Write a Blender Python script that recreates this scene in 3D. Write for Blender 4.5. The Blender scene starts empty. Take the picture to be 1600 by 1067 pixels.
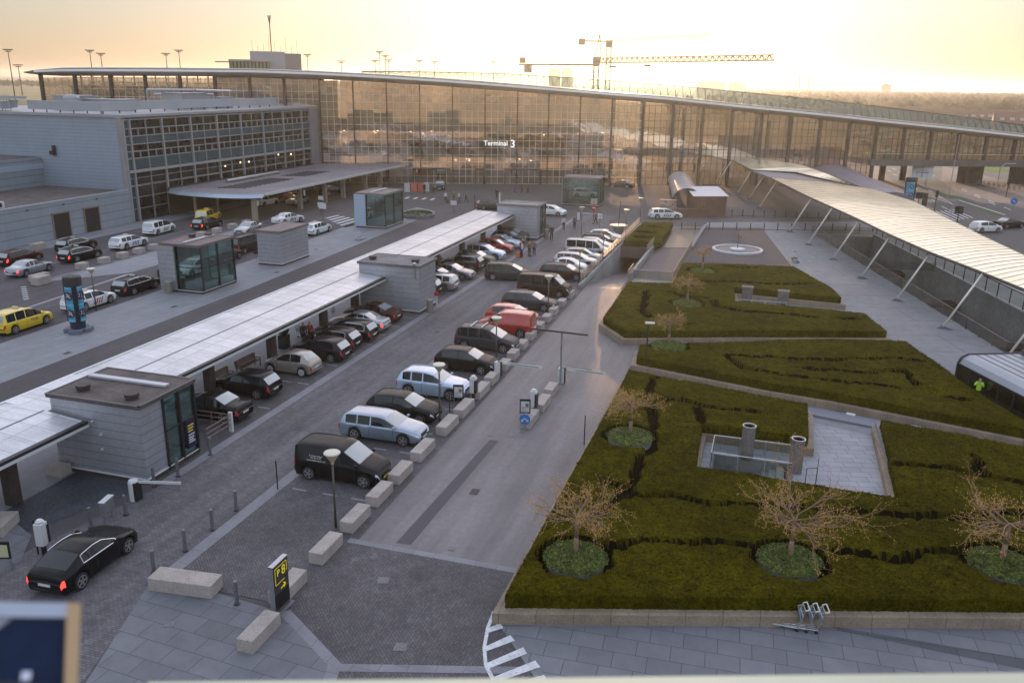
import bpy, bmesh, math, random
import numpy as np
from mathutils import Vector, Matrix
random.seed(7); rng=np.random.default_rng(7)
R=math.radians
C=bpy.context.scene.collection
sc=bpy.context.scene
# ---------------- camera ----------------
CH=18.6
def make_camera():
    pitch,yaw,roll=R(17.1636),R(16.8041),R(.8594)
    F=Vector((-math.sin(yaw)*math.cos(pitch),math.cos(yaw)*math.cos(pitch),-math.sin(pitch)))
    r=Vector((math.cos(yaw),math.sin(yaw),0)); u=r.cross(F)
    c,s=math.cos(roll),math.sin(roll)
    r2=c*r+s*u; u2=-s*r+c*u
    cd=bpy.data.cameras.new('camera'); o=bpy.data.objects.new('camera',cd); C.objects.link(o)
    M=Matrix((r2,u2,-F)).transposed().to_4x4(); M.translation=Vector((0,0,CH))
    o.matrix_world=M
    cd.sensor_width=36; cd.lens=1316/1600*36; cd.clip_start=.05; cd.clip_end=9000
    cd.dof.use_dof=True; cd.dof.focus_distance=70; cd.dof.aperture_fstop=5.0
    sc.camera=o
make_camera()
# ---------------- sky, sun, exposure ----------------
SUN_EL,SUN_AZ=6.0,-10.      # azimuth clockwise from +Y
w=bpy.data.worlds.new('World'); sc.world=w; w.use_nodes=True
nt=w.node_tree; nt.nodes.clear()
sky=nt.nodes.new('ShaderNodeTexSky'); sky.sky_type='NISHITA'; sky.sun_disc=False
sky.sun_elevation=R(SUN_EL); sky.sun_rotation=R(SUN_AZ); sky.air_density=1.0; sky.dust_density=1.0; sky.ozone_density=3.0
bg=nt.nodes.new('ShaderNodeBackground'); bg.inputs[1].default_value=.15
wo=nt.nodes.new('ShaderNodeOutputWorld'); gm=nt.nodes.new('ShaderNodeGamma'); gm.inputs[1].default_value=.56; hs=nt.nodes.new('ShaderNodeHueSaturation'); hs.inputs['Saturation'].default_value=.85
tc_=nt.nodes.new('ShaderNodeTexCoord'); sx_=nt.nodes.new('ShaderNodeSeparateXYZ'); cr_=nt.nodes.new('ShaderNodeValToRGB'); ml_=nt.nodes.new('ShaderNodeMix'); ml_.data_type='RGBA'; ml_.blend_type='MULTIPLY'; ml_.inputs[0].default_value=1
cr_.color_ramp.elements[0].position=0; cr_.color_ramp.elements[0].color=(.70,.575,.52,1); cr_.color_ramp.elements[1].position=.16; cr_.color_ramp.elements[1].color=(1.0,.93,.91,1)
e_=cr_.color_ramp.elements.new(.45); e_.color=(3.3,2.6,2.35,1)
nt.links.new(tc_.outputs['Generated'],sx_.inputs[0]); nt.links.new(sx_.outputs[2],cr_.inputs[0])
nt.links.new(sky.outputs[0],gm.inputs[0]); nt.links.new(gm.outputs[0],hs.inputs['Color']); nt.links.new(hs.outputs[0],ml_.inputs[6]); nt.links.new(cr_.outputs[0],ml_.inputs[7]); nt.links.new(ml_.outputs[2],bg.inputs[0]); nt.links.new(bg.outputs[0],wo.inputs[0])
sl=bpy.data.lights.new('sun','SUN'); sl.energy=2.2; sl.angle=R(.5); sl.color=(1,.76,.54)
so=bpy.data.objects.new('sun',sl); C.objects.link(so)
sd=Vector((math.sin(R(SUN_AZ))*math.cos(R(SUN_EL)),math.cos(R(SUN_AZ))*math.cos(R(SUN_EL)),math.sin(R(SUN_EL))))
so.rotation_euler=sd.to_track_quat('Z','Y').to_euler(); so.location=(0,0,60)
sc.view_settings.view_transform='Standard'; sc.view_settings.look='None'
sc.view_settings.exposure=1.36; sc.view_settings.gamma=1
sc.render.engine='CYCLES'
cy=sc.cycles; cy.use_denoising=True; cy.max_bounces=8; cy.diffuse_bounces=3; cy.glossy_bounces=4; cy.transmission_bounces=4; cy.transparent_max_bounces=24
cy.volume_bounces=0; cy.sample_clamp_indirect=6; cy.caustics_reflective=False; cy.caustics_refractive=False
# ---------------- materials ----------------
MATS={}
def mat(name,col,rough=.7,metal=0.,noise=None,bump=None,brick=None,lines=None,coat=0.,spec=.5,emit=0,vlines=None,stain=None,streak=None):
    if name in MATS: return MATS[name]
    m=bpy.data.materials.new(name); m.use_nodes=True; n=m.node_tree; N=n.nodes; L=n.links; N.clear()
    out=N.new('ShaderNodeOutputMaterial'); b=N.new('ShaderNodeBsdfPrincipled'); L.new(b.outputs[0],out.inputs[0])
    b.inputs['Roughness'].default_value=rough; b.inputs['Metallic'].default_value=metal
    b.inputs['Coat Weight'].default_value=coat; b.inputs['Coat Roughness'].default_value=.06
    b.inputs['Specular IOR Level'].default_value=spec
    col=tuple(col)+(1,)
    geo=N.new('ShaderNodeNewGeometry'); cur=None
    def vec(rot=0.,sc_=1.):
        mp=N.new('ShaderNodeMapping'); mp.inputs['Rotation'].default_value=(0,0,rot); mp.inputs['Scale'].default_value=(sc_,)*3
        L.new(geo.outputs['Position'],mp.inputs[0]); return mp.outputs[0]
    def mixc(f,a,bb,mode='MIX'):
        x=N.new('ShaderNodeMix'); x.data_type='RGBA'; x.blend_type=mode
        for s,v in ((0,f),(6,a),(7,bb)):
            if isinstance(v,(float,int)): x.inputs[s].default_value=v
            elif isinstance(v,tuple): x.inputs[s].default_value=v
            else: L.new(v,x.inputs[s])
        return x.outputs[2]
    def ramp(src,a,bb,ca=(0,0,0,1),cb=(1,1,1,1)):
        r=N.new('ShaderNodeValToRGB'); L.new(src,r.inputs[0]); e=r.color_ramp.elements
        e[0].position=a; e[1].position=bb; e[0].color=ca; e[1].color=cb; return r.outputs[0]
    def tex_noise(scale,detail=4,rough_=.6):
        t=N.new('ShaderNodeTexNoise'); t.inputs['Scale'].default_value=scale; t.inputs['Detail'].default_value=detail; t.inputs['Roughness'].default_value=rough_
        L.new(vec(),t.inputs['Vector']); return t
    cur=col; hts=[]
    if brick:
        t=N.new('ShaderNodeTexBrick'); t.inputs['Scale'].default_value=1
        t.inputs['Brick Width'].default_value=brick['w']; t.inputs['Row Height'].default_value=brick['h']
        t.inputs['Mortar Size'].default_value=brick.get('m',.01); t.inputs['Mortar Smooth'].default_value=.1
        t.offset=brick.get('off',.5); v=brick.get('var',.15)
        t.inputs['Color1'].default_value=tuple(min(1,c*(1+v)) for c in col[:3])+(1,)
        t.inputs['Color2'].default_value=tuple(c*(1-v) for c in col[:3])+(1,)
        mc=brick.get('mc',.45); t.inputs['Mortar'].default_value=tuple(c*mc for c in col[:3])+(1,)
        L.new(vec(R(brick.get('rot',0))),t.inputs['Vector']); cur=t.outputs['Color']
        if brick.get('herring'):
            t2=N.new('ShaderNodeTexBrick'); t2.inputs['Scale'].default_value=1
            for k in ('Brick Width','Row Height','Mortar Size','Mortar Smooth','Color1','Color2','Mortar'): t2.inputs[k].default_value=t.inputs[k].default_value
            L.new(vec(R(brick.get('rot',0)+90)),t2.inputs['Vector'])
            ck=N.new('ShaderNodeTexChecker'); ck.inputs['Scale'].default_value=1/(brick['w']*.5); L.new(vec(R(brick.get('rot',0)+45)),ck.inputs['Vector'])
            cur=mixc(ck.outputs['Fac'],t.outputs['Color'],t2.outputs['Color'])
    for ln,ax in ((lines,2),(vlines,None)):
        if not ln: continue
        sp=N.new('ShaderNodeSeparateXYZ')
        if ax==2: L.new(geo.outputs['Position'],sp.inputs[0]); s=sp.outputs[2]
        else:
            L.new(vec(R(ln[3])),sp.inputs[0]); s=sp.outputs[0]
        d=N.new('ShaderNodeMath'); d.operation='DIVIDE'; d.inputs[1].default_value=ln[0]; L.new(s,d.inputs[0])
        fr=N.new('ShaderNodeMath'); fr.operation='FRACT'; L.new(d.outputs[0],fr.inputs[0])
        lt=N.new('ShaderNodeMath'); lt.operation='LESS_THAN'; lt.inputs[1].default_value=ln[1]/ln[0]; L.new(fr.outputs[0],lt.inputs[0])
        k=ln[2]; cur=mixc(lt.outputs[0],cur,mixc(1.,cur,(k,k,k,1),'MULTIPLY'))
        hts.append((lt.outputs[0],-.6))
    if noise:
        for s,a in ([noise] if not isinstance(noise[0],tuple) else noise):
            t=tex_noise(s)
            lo=max(0,1-a); hi=1+a
            cur=mixc(1.,cur,ramp(t.outputs[0],.32,.68,(lo,lo,lo,1),(hi,hi,hi,1)),'MULTIPLY')
    if streak:
        mp=N.new('ShaderNodeMapping'); mp.inputs['Scale'].default_value=(streak[0],streak[1],streak[0]); L.new(geo.outputs['Position'],mp.inputs[0])
        t=N.new('ShaderNodeTexNoise'); t.inputs['Scale'].default_value=1; t.inputs['Detail'].default_value=5; t.inputs['Roughness'].default_value=.65; L.new(mp.outputs[0],t.inputs['Vector'])
        lo=1-streak[2]; hi=1+streak[2]; cur=mixc(1.,cur,ramp(t.outputs[0],.36,.64,(lo,lo,lo,1),(hi,hi,hi,1)),'MULTIPLY')
    if stain and len(stain)==3:
        t=tex_noise(stain[0],6,.7); cur=mixc(ramp(t.outputs[0],stain[1],stain[1]+.1),cur,tuple(stain[2])+(1,))
    if isinstance(cur,tuple): b.inputs['Base Color'].default_value=cur
    else: L.new(cur,b.inputs['Base Color'])
    if bump:
        t=tex_noise(bump[0],5); bp=N.new('ShaderNodeBump'); bp.inputs['Strength'].default_value=bump[1]; bp.inputs['Distance'].default_value=bump[2] if len(bump)>2 else .02
        L.new(t.outputs[0],bp.inputs['Height']); L.new(bp.outputs[0],b.inputs['Normal'])
    if emit: 
        b.inputs['Emission Color'].default_value=col; b.inputs['Emission Strength'].default_value=emit
    MATS[name]=m; return m
def glass(name,tint=(.8,.9,.88),fac=.25,rough=.03,gcol=(1,1,1),grad=None,panes=None):
    """thin pane: part see-through, part mirror, more mirror at a grazing angle"""
    if name in MATS: return MATS[name]
    m=bpy.data.materials.new(name); m.use_nodes=True; n=m.node_tree; N=n.nodes; L=n.links; N.clear()
    out=N.new('ShaderNodeOutputMaterial'); mx=N.new('ShaderNodeMixShader'); tr=N.new('ShaderNodeBsdfTransparent'); gl=N.new('ShaderNodeBsdfGlossy')
    tr.inputs[0].default_value=tuple(tint)+(1,); gl.inputs['Roughness'].default_value=rough; gl.inputs[0].default_value=tuple(gcol)+(1,)
    fr=N.new('ShaderNodeFresnel'); fr.inputs[0].default_value=1.45
    ad=N.new('ShaderNodeMath'); ad.operation='ADD'; ad.use_clamp=True; ad.inputs[1].default_value=fac; L.new(fr.outputs[0],ad.inputs[0])
    if grad:
        t=N.new('ShaderNodeTexNoise'); t.inputs['Scale'].default_value=grad; geo=N.new('ShaderNodeNewGeometry'); L.new(geo.outputs['Position'],t.inputs['Vector'])
        bp=N.new('ShaderNodeBump'); bp.inputs['Strength'].default_value=.35; bp.inputs['Distance'].default_value=.05; L.new(t.outputs[0],bp.inputs['Height']); L.new(bp.outputs[0],gl.inputs['Normal'])
    if panes:
        geo=N.new('ShaderNodeNewGeometry'); mp=N.new('ShaderNodeMapping'); mp.inputs['Rotation'].default_value=(0,0,R(-21.02)); sp=N.new('ShaderNodeSeparateXYZ'); cb=N.new('ShaderNodeCombineXYZ'); bt=N.new('ShaderNodeTexBrick'); bt.inputs['Scale'].default_value=1; bt.offset=0; bt.inputs['Mortar Size'].default_value=0; bt.inputs['Brick Width'].default_value=1.19; bt.inputs['Row Height'].default_value=1.32
        bt.inputs['Color1'].default_value=(0,0,0,1); bt.inputs['Color2'].default_value=(panes,panes,panes,1); L.new(geo.outputs['Position'],mp.inputs[0]); L.new(mp.outputs[0],sp.inputs[0]); L.new(sp.outputs[0],cb.inputs[0]); L.new(sp.outputs[2],cb.inputs[1]); L.new(cb.outputs[0],bt.inputs['Vector'])
        a2=N.new('ShaderNodeMath'); a2.operation='ADD'; a2.use_clamp=True; L.new(ad.outputs[0],a2.inputs[0]); L.new(bt.outputs['Color'],a2.inputs[1]); ad=a2
        bp2=N.new('ShaderNodeBump'); bp2.inputs['Strength'].default_value=.25; bp2.inputs['Distance'].default_value=.04; L.new(bt.outputs['Color'],bp2.inputs['Height'])
        L.new(bp.outputs[0],bp2.inputs['Normal']); L.new(bp2.outputs[0],gl.inputs['Normal'])
    L.new(ad.outputs[0],mx.inputs[0]); L.new(tr.outputs[0],mx.inputs[1]); L.new(gl.outputs[0],mx.inputs[2]); L.new(mx.outputs[0],out.inputs[0])
    MATS[name]=m; return m
asphalt=mat('asphalt',(.16,.147,.155),.6,streak=(.9,.05,.2),noise=((.12,.16),(3.,.1),(40.,.18)),bump=(60,.3,.01))
asphalt_d=mat('asphalt_patch',(.085,.078,.085),.8,noise=((.3,.1),(30.,.2)),bump=(60,.3,.01))
asphalt_far=mat('asphalt_far',(.075,.072,.075),.8,noise=((.05,.2),(1.5,.12)))
paver=mat('herringbone_pavers',(.1,.092,.1),.72,noise=((.2,.3),(1.3,.2),(25.,.25)),brick=dict(w=.21,h=.105,m=.012,rot=45,var=.25,mc=.45,herring=1),bump=(30,.4,.01),stain=(.3,.62,(.19,.19,.21)))
paver_lane=mat('lane_pavers',(.13,.123,.135),.75,streak=(1.1,.06,.22),stain=(.8,.66,(.085,.08,.085)),noise=((.15,.18),(2.,.14),(25.,.2)),brick=dict(w=.21,h=.105,m=.01,rot=0,var=.2,mc=.5),bump=(30,.3,.01))
paver_blue=mat('dark_setts',(.06,.068,.085),.7,noise=((.5,.25),(6.,.3)),brick=dict(w=.12,h=.1,m=.012,rot=10,var=.3,mc=.4),bump=(30,.5,.01))
flag=mat('granite_flagstones',(.165,.168,.19),.7,noise=((.12,.14),(1.5,.08),(30.,.1)),brick=dict(w=1.15,h=.82,m=.014,rot=-3,var=.08,mc=.45,off=.35),bump=(40,.15,.01))
flag2=mat('granite_slabs',(.155,.16,.18),.7,noise=((.2,.15),(1.5,.1),(30.,.1)),brick=dict(w=1.2,h=.85,m=.014,rot=4,var=.1,mc=.45,off=.4),bump=(40,.15,.01))
bus_m=mat('dark_asphalt_lane',(.075,.066,.074),.8,streak=(.8,.04,.2),noise=((.12,.2),(3.,.12),(40.,.2)))
flag_pl=mat('platform_flagstones',(.23,.235,.26),.7,noise=((.1,.15),(1.,.08),(20.,.1)),brick=dict(w=2.4,h=.8,m=.012,rot=90,var=.06,mc=.6),bump=(40,.15,.01))
flag_w=mat('walkway_flagstones',(.2,.205,.225),.7,noise=((.15,.14),(1.2,.1),(20.,.1)),brick=dict(w=9.,h=4.3,m=.05,rot=-15,var=.03,mc=.6),bump=(40,.15,.01))
band=mat('light_granite_band',(.21,.21,.235),.7,noise=((.8,.12),(20.,.12)),brick=dict(w=1.0,h=.9,m=.012,rot=90,var=.06,mc=.6))
kerbm=mat('kerb_stone',(.2,.2,.215),.7,noise=((2.,.12),(20.,.15)))
plinthm=mat('warm_lit_granite',(.27,.21,.155),.75,noise=((.8,.2),(12.,.18)),brick=dict(w=1.3,h=40,m=.012,rot=-3,var=.07,mc=.5,off=0))  # tan tint puts warm reflected light into the stone colour
stone=mat('block_granite',(.38,.335,.31),.75,noise=((1.2,.15),(14.,.16),(60.,.15)),bump=(50,.3,.01),stain=(1.1,.62,(.17,.15,.145)))
concrete=mat('concrete',(.27,.275,.27),.8,noise=((.25,.22),(3.,.15)),bump=(20,.2,.01),stain=(.5,.6,(.16,.155,.15)))
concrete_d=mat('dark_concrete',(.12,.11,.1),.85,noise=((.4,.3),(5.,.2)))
white_paint=mat('road_paint',(.62,.63,.66),.6,noise=((3.,.2),(30.,.2)),stain=(6,.58,(.2,.2,.23)))
dash_paint=mat('worn_road_paint',(.26,.26,.29),.6,noise=((30.,.2)))
metal_clad=mat('aluminium_cladding',(.42,.43,.47),.4,.5,lines=(.42,.022,.35),streak=(3.,.4,.05),noise=((.6,.07),(4.,.06)))
metal_fine=mat('ribbed_cladding',(.33,.39,.47),.45,.3,lines=(.45,.06,.72),vlines=(4.,.04,.75,0),noise=((.3,.06)))
metal_panel=mat('panel_cladding',(.3,.34,.38),.5,.2,lines=(.95,.05,.35),vlines=(3.,.03,.7,90),noise=((.4,.07)))
roof_brown=mat('bitumen_roof',(.1,.082,.078),.8,noise=((.8,.3),(3.,.2),(12.,.15)),stain=(1.3,.62,(.15,.13,.125)))
roof_grey=mat('roof_felt',(.17,.165,.175),.75,noise=((.6,.25),(6.,.15)),stain=(1.3,.62,(.1,.095,.09)))
canopy_m=mat('canopy_sheet',(.6,.6,.63),.33,.3,streak=(.25,2.2,.1),noise=((.35,.15),(5.,.07)),brick=dict(w=1.22,h=2.42,m=.025,mc=.62,var=.06,off=0,rot=90))
canopy_e=mat('canopy_edge',(.75,.76,.78),.35,.3)
steel=mat('galvanised_steel',(.42,.43,.45),.35,.8,noise=((6.,.1)))
steel_w=mat('white_steel',(.62,.62,.62),.4,.1)
dark=mat('dark_metal',(.035,.035,.04),.45,.5)
darkbrown=mat('weathered_dark_post',(.075,.055,.05),.6,.2,noise=((3.,.2)))
black=mat('black_plastic',(.015,.015,.018),.4)
wood=mat('bench_wood',(.16,.09,.06),.6,noise=((8.,.3)))
hedge_m=mat('clipped_hedge',(.058,.05,.002),.9,noise=((.22,.28),(1.6,.3),(7.,.45),(28.,.7)),bump=(30,1.,.05),stain=(2.2,.66,(.07,.04,.006)),spec=.03)
twigm=mat('twig_bark',(.33,.18,.075),.7,noise=((6.,.3)))
gully_shade=mat('gully_shade_soil',(.012,.010,.005),.95,spec=0.,noise=((5.,.3)))  # shade of the hedge gullies put into a near-black soil colour
shrub_m=mat('variegated_leaves',(.1,.125,.03),.7,noise=((12.,.8),(3.,.4)),spec=.15,stain=(16,.58,(.34,.36,.2)))
bark=mat('pale_bark',(.24,.15,.1),.75,noise=((10.,.3)))
bud=mat('golden_buds',(.5,.29,.07),.6,noise=((9.,.35)))
rust=mat('brown_boarding',(.13,.075,.055),.7,noise=((1.,.2)),vlines=(.3,.03,.6,30))
zinc=mat('zinc_roof',(.34,.33,.37),.4,.5,noise=((.5,.1)))
grass_m=mat('mown_grass',(.1,.15,.03),.9,noise=((.1,.25),(2.,.3)),spec=.1)
field_m=mat('winter_fields',(.11,.1,.06),.95,noise=((.004,.35),(.05,.3)),spec=.1)
wood_m=mat('bare_woodland',(.055,.042,.028),.95,noise=((.02,.35),(.3,.35)),spec=.1)
tyre_m=mat('tyre_rubber',(.018,.018,.02),.75)
rim_m=mat('wheel_alloy',(.5,.5,.52),.3,.85)
chrome=mat('chrome_trim',(.75,.75,.77),.15,1.)
carglass=mat('car_glass',(.012,.016,.02),.05,0,spec=.55,coat=.2)
wsglass=mat('windscreen_glass',(.3,.33,.34),.07,.55,coat=1.)
carunder=mat('car_underbody',(.008,.008,.009),.8)
red_l=mat('red_lamp',(.45,.02,.02),.2,coat=1.)
red_on=mat('red_lamp_lit',(.9,.04,.03),.2,emit=1.2)
head_l=mat('headlamp_glass',(.55,.57,.6),.12,.3,coat=1.)
plate_m=mat('number_plate',(.6,.6,.58),.5)
g_fac=glass('facade_glass',(.76,.66,.56),.3,.03,(1,.86,.76),grad=.45,panes=.3)
def screen(name,col,tr):
    m=bpy.data.materials.new(name); m.use_nodes=True; n=m.node_tree; N=n.nodes; L=n.links; N.clear(); out=N.new('ShaderNodeOutputMaterial'); mx=N.new('ShaderNodeMixShader'); a=N.new('ShaderNodeBsdfDiffuse'); b=N.new('ShaderNodeBsdfTranslucent')
    a.inputs[0].default_value=tuple(col)+(1,); b.inputs[0].default_value=tuple(col)+(1,); mx.inputs[0].default_value=tr
    t=N.new('ShaderNodeTexNoise'); t.inputs['Scale'].default_value=.12; t.inputs['Detail'].default_value=6; geo=N.new('ShaderNodeNewGeometry'); L.new(geo.outputs['Position'],t.inputs['Vector']); r=N.new('ShaderNodeValToRGB'); L.new(t.outputs[0],r.inputs[0]); r.color_ramp.elements[0].position=.35; r.color_ramp.elements[1].position=.65
    r.color_ramp.elements[0].color=tuple(c*.45 for c in col)+(1,); r.color_ramp.elements[1].color=tuple(c for c in col)+(1,); L.new(r.outputs[0],a.inputs[0]); L.new(r.outputs[0],b.inputs[0])
    L.new(a.outputs[0],mx.inputs[1]); L.new(b.outputs[0],mx.inputs[2]); L.new(mx.outputs[0],out.inputs[0]); return m
glow_scr=screen('glow_screen_translucent',(.64,.52,.41),.45)  # added screen, glows with the sun behind it to brighten the facade
g_back=glass('rear_facade_glass',(.6,.53,.44),.04)
g_kiosk=glass('kiosk_glass',(.42,.62,.58),.26,.04,(.7,.95,.92))
g_office=glass('office_glass',(.2,.26,.27),.1,.05)
g_rail=glass('balustrade_glass',(.66,.72,.68),.02)
g_sky=glass('skylight_glass',(.45,.55,.48),.15,.15,(.5,.6,.55))
skin_m=mat('skin',(.42,.26,.19),.6); hair_m=mat('hair',(.04,.025,.018),.7)
# ---------------- mesh helpers ----------------
def wl(o):
    v=Vector((0,0,0))
    while o is not None: v=v+o.location; o=o.parent
    return v
class MB:
    def __init__(s): s.v=[]; s.f=[]; s.mi=[]; s.k=0
    def face(s,pts):
        i=len(s.v); s.v+= [tuple(p) for p in pts]; s.f.append(tuple(range(i,i+len(pts)))); s.mi.append(s.k); return s
    def add(s,vs,fs):
        i=len(s.v); s.v+=[tuple(p) for p in vs]; s.f+=[tuple(a+i for a in f) for f in fs]; s.mi+=[s.k]*len(fs); return s
    def bx(s,x0,y0,z0,x1,y1,z1):
        return s.add([(x0,y0,z0),(x1,y0,z0),(x1,y1,z0),(x0,y1,z0),(x0,y0,z1),(x1,y0,z1),(x1,y1,z1),(x0,y1,z1)],[(0,3,2,1),(4,5,6,7),(0,1,5,4),(1,2,6,5),(2,3,7,6),(3,0,4,7)])
    def obx(s,c,size,rz=0.,ax=None):
        """oriented box: centre, size, rotation about z (or 3 axes)"""
        if ax is None:
            a=(math.cos(rz),math.sin(rz),0); b=(-math.sin(rz),math.cos(rz),0); d=(0,0,1)
        else: a,b,d=ax
        a,b,d=Vector(a),Vector(b),Vector(d); c=Vector(c); h=[x/2 for x in size]
        P=[c+a*h[0]*i+b*h[1]*j+d*h[2]*k for k in(-1,1) for (i,j) in((-1,-1),(1,-1),(1,1),(-1,1))]
        return s.add(P,[(0,3,2,1),(4,5,6,7),(0,1,5,4),(1,2,6,5),(2,3,7,6),(3,0,4,7)])
    def beam(s,p,q,wd,hh):
        p,q=Vector(p),Vector(q); d=q-p; L=d.length
        if L<1e-6: return s
        a=d/L; up=Vector((0,0,1)) if abs(a.z)<.95 else Vector((1,0,0)); b=up.cross(a).normalized(); c=a.cross(b)
        return s.obx((p+q)/2,(L,wd,hh),ax=(a,b,c))
    def tube(s,p,q,r0,r1=None,n=8,cap=True):
        r1=r0 if r1 is None else r1
        p,q=Vector(p),Vector(q); a=(q-p).normalized(); up=Vector((0,0,1)) if abs(a.z)<.95 else Vector((1,0,0)); b=up.cross(a).normalized(); c=a.cross(b)
        V=[]
        for (o,r) in((p,r0),(q,r1)):
            for i in range(n):
                t=2*math.pi*i/n; V.append(o+b*(math.cos(t)*r)+c*(math.sin(t)*r))
        Fs=[(i,(i+1)%n,n+(i+1)%n,n+i) for i in range(n)]
        if cap: Fs+=[tuple(range(n-1,-1,-1)),tuple(range(n,2*n))]
        return s.add(V,Fs)
    def path(s,pts,r,n=6):
        for a,b in zip(pts[:-1],pts[1:]): s.tube(a,b,r,n=n)
        return s
    def lathe(s,prof,o=(0,0,0),n=24):
        V=[];Fs=[]
        for (r,z) in prof:
            for i in range(n):
                t=2*math.pi*i/n; V.append((o[0]+r*math.cos(t),o[1]+r*math.sin(t),o[2]+z))
        for j in range(len(prof)-1):
            for i in range(n): Fs.append((j*n+i,j*n+(i+1)%n,(j+1)*n+(i+1)%n,(j+1)*n+i))
        Fs+=[tuple(range(n-1,-1,-1)),tuple((len(prof)-1)*n+i for i in range(n))]
        return s.add(V,Fs)
    def prism(s,poly,z0,z1):
        n=len(poly); V=[(x,y,z0) for x,y in poly]+[(x,y,z1) for x,y in poly]
        return s.add(V,[tuple(range(n-1,-1,-1)),tuple(range(n,2*n))]+[(i,(i+1)%n,n+(i+1)%n,n+i) for i in range(n)])
    def sheetslab(s,A,B,th):
        """slab between two polylines A,B (same length) with thickness downwards"""
        n=len(A); V=[tuple(p) for p in A]+[tuple(p) for p in B]+[(p[0],p[1],p[2]-th) for p in A]+[(p[0],p[1],p[2]-th) for p in B]
        Fs=[]
        for i in range(n-1):
            Fs+=[(i,i+1,n+i+1,n+i),(2*n+i,3*n+i,3*n+i+1,2*n+i+1),(i,2*n+i,2*n+i+1,i+1),(n+i,n+i+1,3*n+i+1,3*n+i)]
        Fs+=[(0,n,3*n,2*n),(n-1,3*n-1,4*n-1,2*n-1)]
        return s.add(V,Fs)
    def build(s,name,mats,parent=None,w=0,smooth=False,bevel=0,label=None,cat=None,group=None,kind=None,origin=True):
        me=bpy.data.meshes.new(name)
        V=np.array(s.v,dtype=float).reshape(-1,3)
        off=Vector((0,0,0))
        if parent is not None and w: off=wl(parent)
        if parent is None and origin and len(V): off=Vector(((V[:,0].min()+V[:,0].max())/2,(V[:,1].min()+V[:,1].max())/2,V[:,2].min()))
        V=V-np.array(off)
        me.from_pydata(V.tolist(),[],s.f)
        mats=mats if isinstance(mats,(list,tuple)) else [mats]
        for m in mats: me.materials.append(m)
        if len(mats)>1: me.polygons.foreach_set('material_index',s.mi)
        if smooth: me.polygons.foreach_set('use_smooth',[True]*len(me.polygons))
        me.update()
        o=bpy.data.objects.new(name,me); C.objects.link(o)
        if parent is not None: o.parent=parent
        else: o.location=off
        if bevel:
            b=o.modifiers.new('bevel','BEVEL'); b.width=bevel; b.segments=2; b.limit_method='ANGLE'
        if label: o['label']=label
        if cat: o['category']=cat
        if group: o['group']=group
        if kind: o['kind']=kind
        return o
def thing(name,label,cat,loc=(0,0,0),rz=0.,group=None):
    o=bpy.data.objects.new(name,None); C.objects.link(o); o.location=loc; o.rotation_euler=(0,0,rz); o.empty_display_size=.3
    o['label']=label; o['category']=cat
    if group: o['group']=group
    return o
def kids(o): return [c for c in bpy.data.objects if c.parent==o]
def dup(root,loc,rz=0.,label=None,group=None,tree=None):
    tree=tree or collect(root)
    def cp(o,par):
        c=o.copy(); C.objects.link(c); c.parent=par
        for ch in tree.get(o.name,[]): cp(ch,c)
        return c
    r=cp(root,None); r.location=loc; r.rotation_euler=(0,0,rz)
    if label: r['label']=label
    if group: r['group']=group
    return r
def collect(root):
    t={}
    for o in C.objects:
        if o.parent: t.setdefault(o.parent.name,[]).append(o)
    return t
ORD=['first','second','third','fourth','fifth','sixth','seventh','eighth','ninth','tenth','eleventh','twelfth','thirteenth','fourteenth','fifteenth','sixteenth','seventeenth','eighteenth','nineteenth','twentieth','twenty-first','twenty-second','twenty-third','twenty-fourth','twenty-fifth','twenty-sixth','twenty-seventh','twenty-eighth','twenty-ninth','thirtieth']
def sheet(name,poly,z,m,holes=(),kind='structure',label=None,cat=None):
    bm=bmesh.new(); ed=[]
    for lp in [poly]+list(holes):
        vs=[bm.verts.new((x,y,z)) for x,y in lp]
        ed+=[bm.edges.new((vs[i],vs[(i+1)%len(vs)])) for i in range(len(vs))]
    bmesh.ops.triangle_fill(bm,use_beauty=True,use_dissolve=False,edges=ed,normal=(0,0,1))
    for f in bm.faces:
        if f.normal.z<0: f.normal_flip()
    me=bpy.data.meshes.new(name); bm.to_mesh(me); bm.free(); me.materials.append(m)
    o=bpy.data.objects.new(name,me); C.objects.link(o)
    if kind: o['kind']=kind
    if label: o['label']=label; o['category']=cat
    return o
def offset_poly(P,d):
    n=len(P); area=sum(P[i][0]*P[(i+1)%n][1]-P[(i+1)%n][0]*P[i][1] for i in range(n)); sg=1 if area>0 else -1
    out=[]
    for i in range(n):
        a=Vector(P[i-1]);b=Vector(P[i]);c=Vector(P[(i+1)%n])
        e1=(b-a).normalized();e2=(c-b).normalized(); n1=Vector((e1.y,-e1.x))*sg;n2=Vector((e2.y,-e2.x))*sg
        m=(n1+n2); k=d/max(.35,(1+n1.dot(n2))) 
        out.append((b.x+m.x*k,b.y+m.y*k))
    return out
def text(body,name,size,mtx,m,parent=None,extrude=.01,align='CENTER',font=None):
    cu=bpy.data.curves.new(name,'FONT'); cu.body=body; cu.size=size; cu.extrude=extrude; cu.align_x=align; cu.align_y='CENTER'
    o=bpy.data.objects.new(name,cu); C.objects.link(o); bpy.context.view_layer.update()
    me=bpy.data.meshes.new_from_object(o.evaluated_get(bpy.context.evaluated_depsgraph_get())); bpy.data.objects.remove(o)
    me.materials.clear(); me.materials.append(m)
    o=bpy.data.objects.new(name,me); C.objects.link(o); o.parent=parent; o.matrix_local=mtx; return o
def facing(c,ux,uy,uz=(0,0,1)):
    """matrix: text x axis along (ux,uy), up along uz"""
    x=Vector((ux,uy,0)).normalized(); y=Vector(uz).normalized(); z=x.cross(y)
    M=Matrix((x,y,z)).transposed().to_4x4(); M.translation=Vector(c); return M
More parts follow.
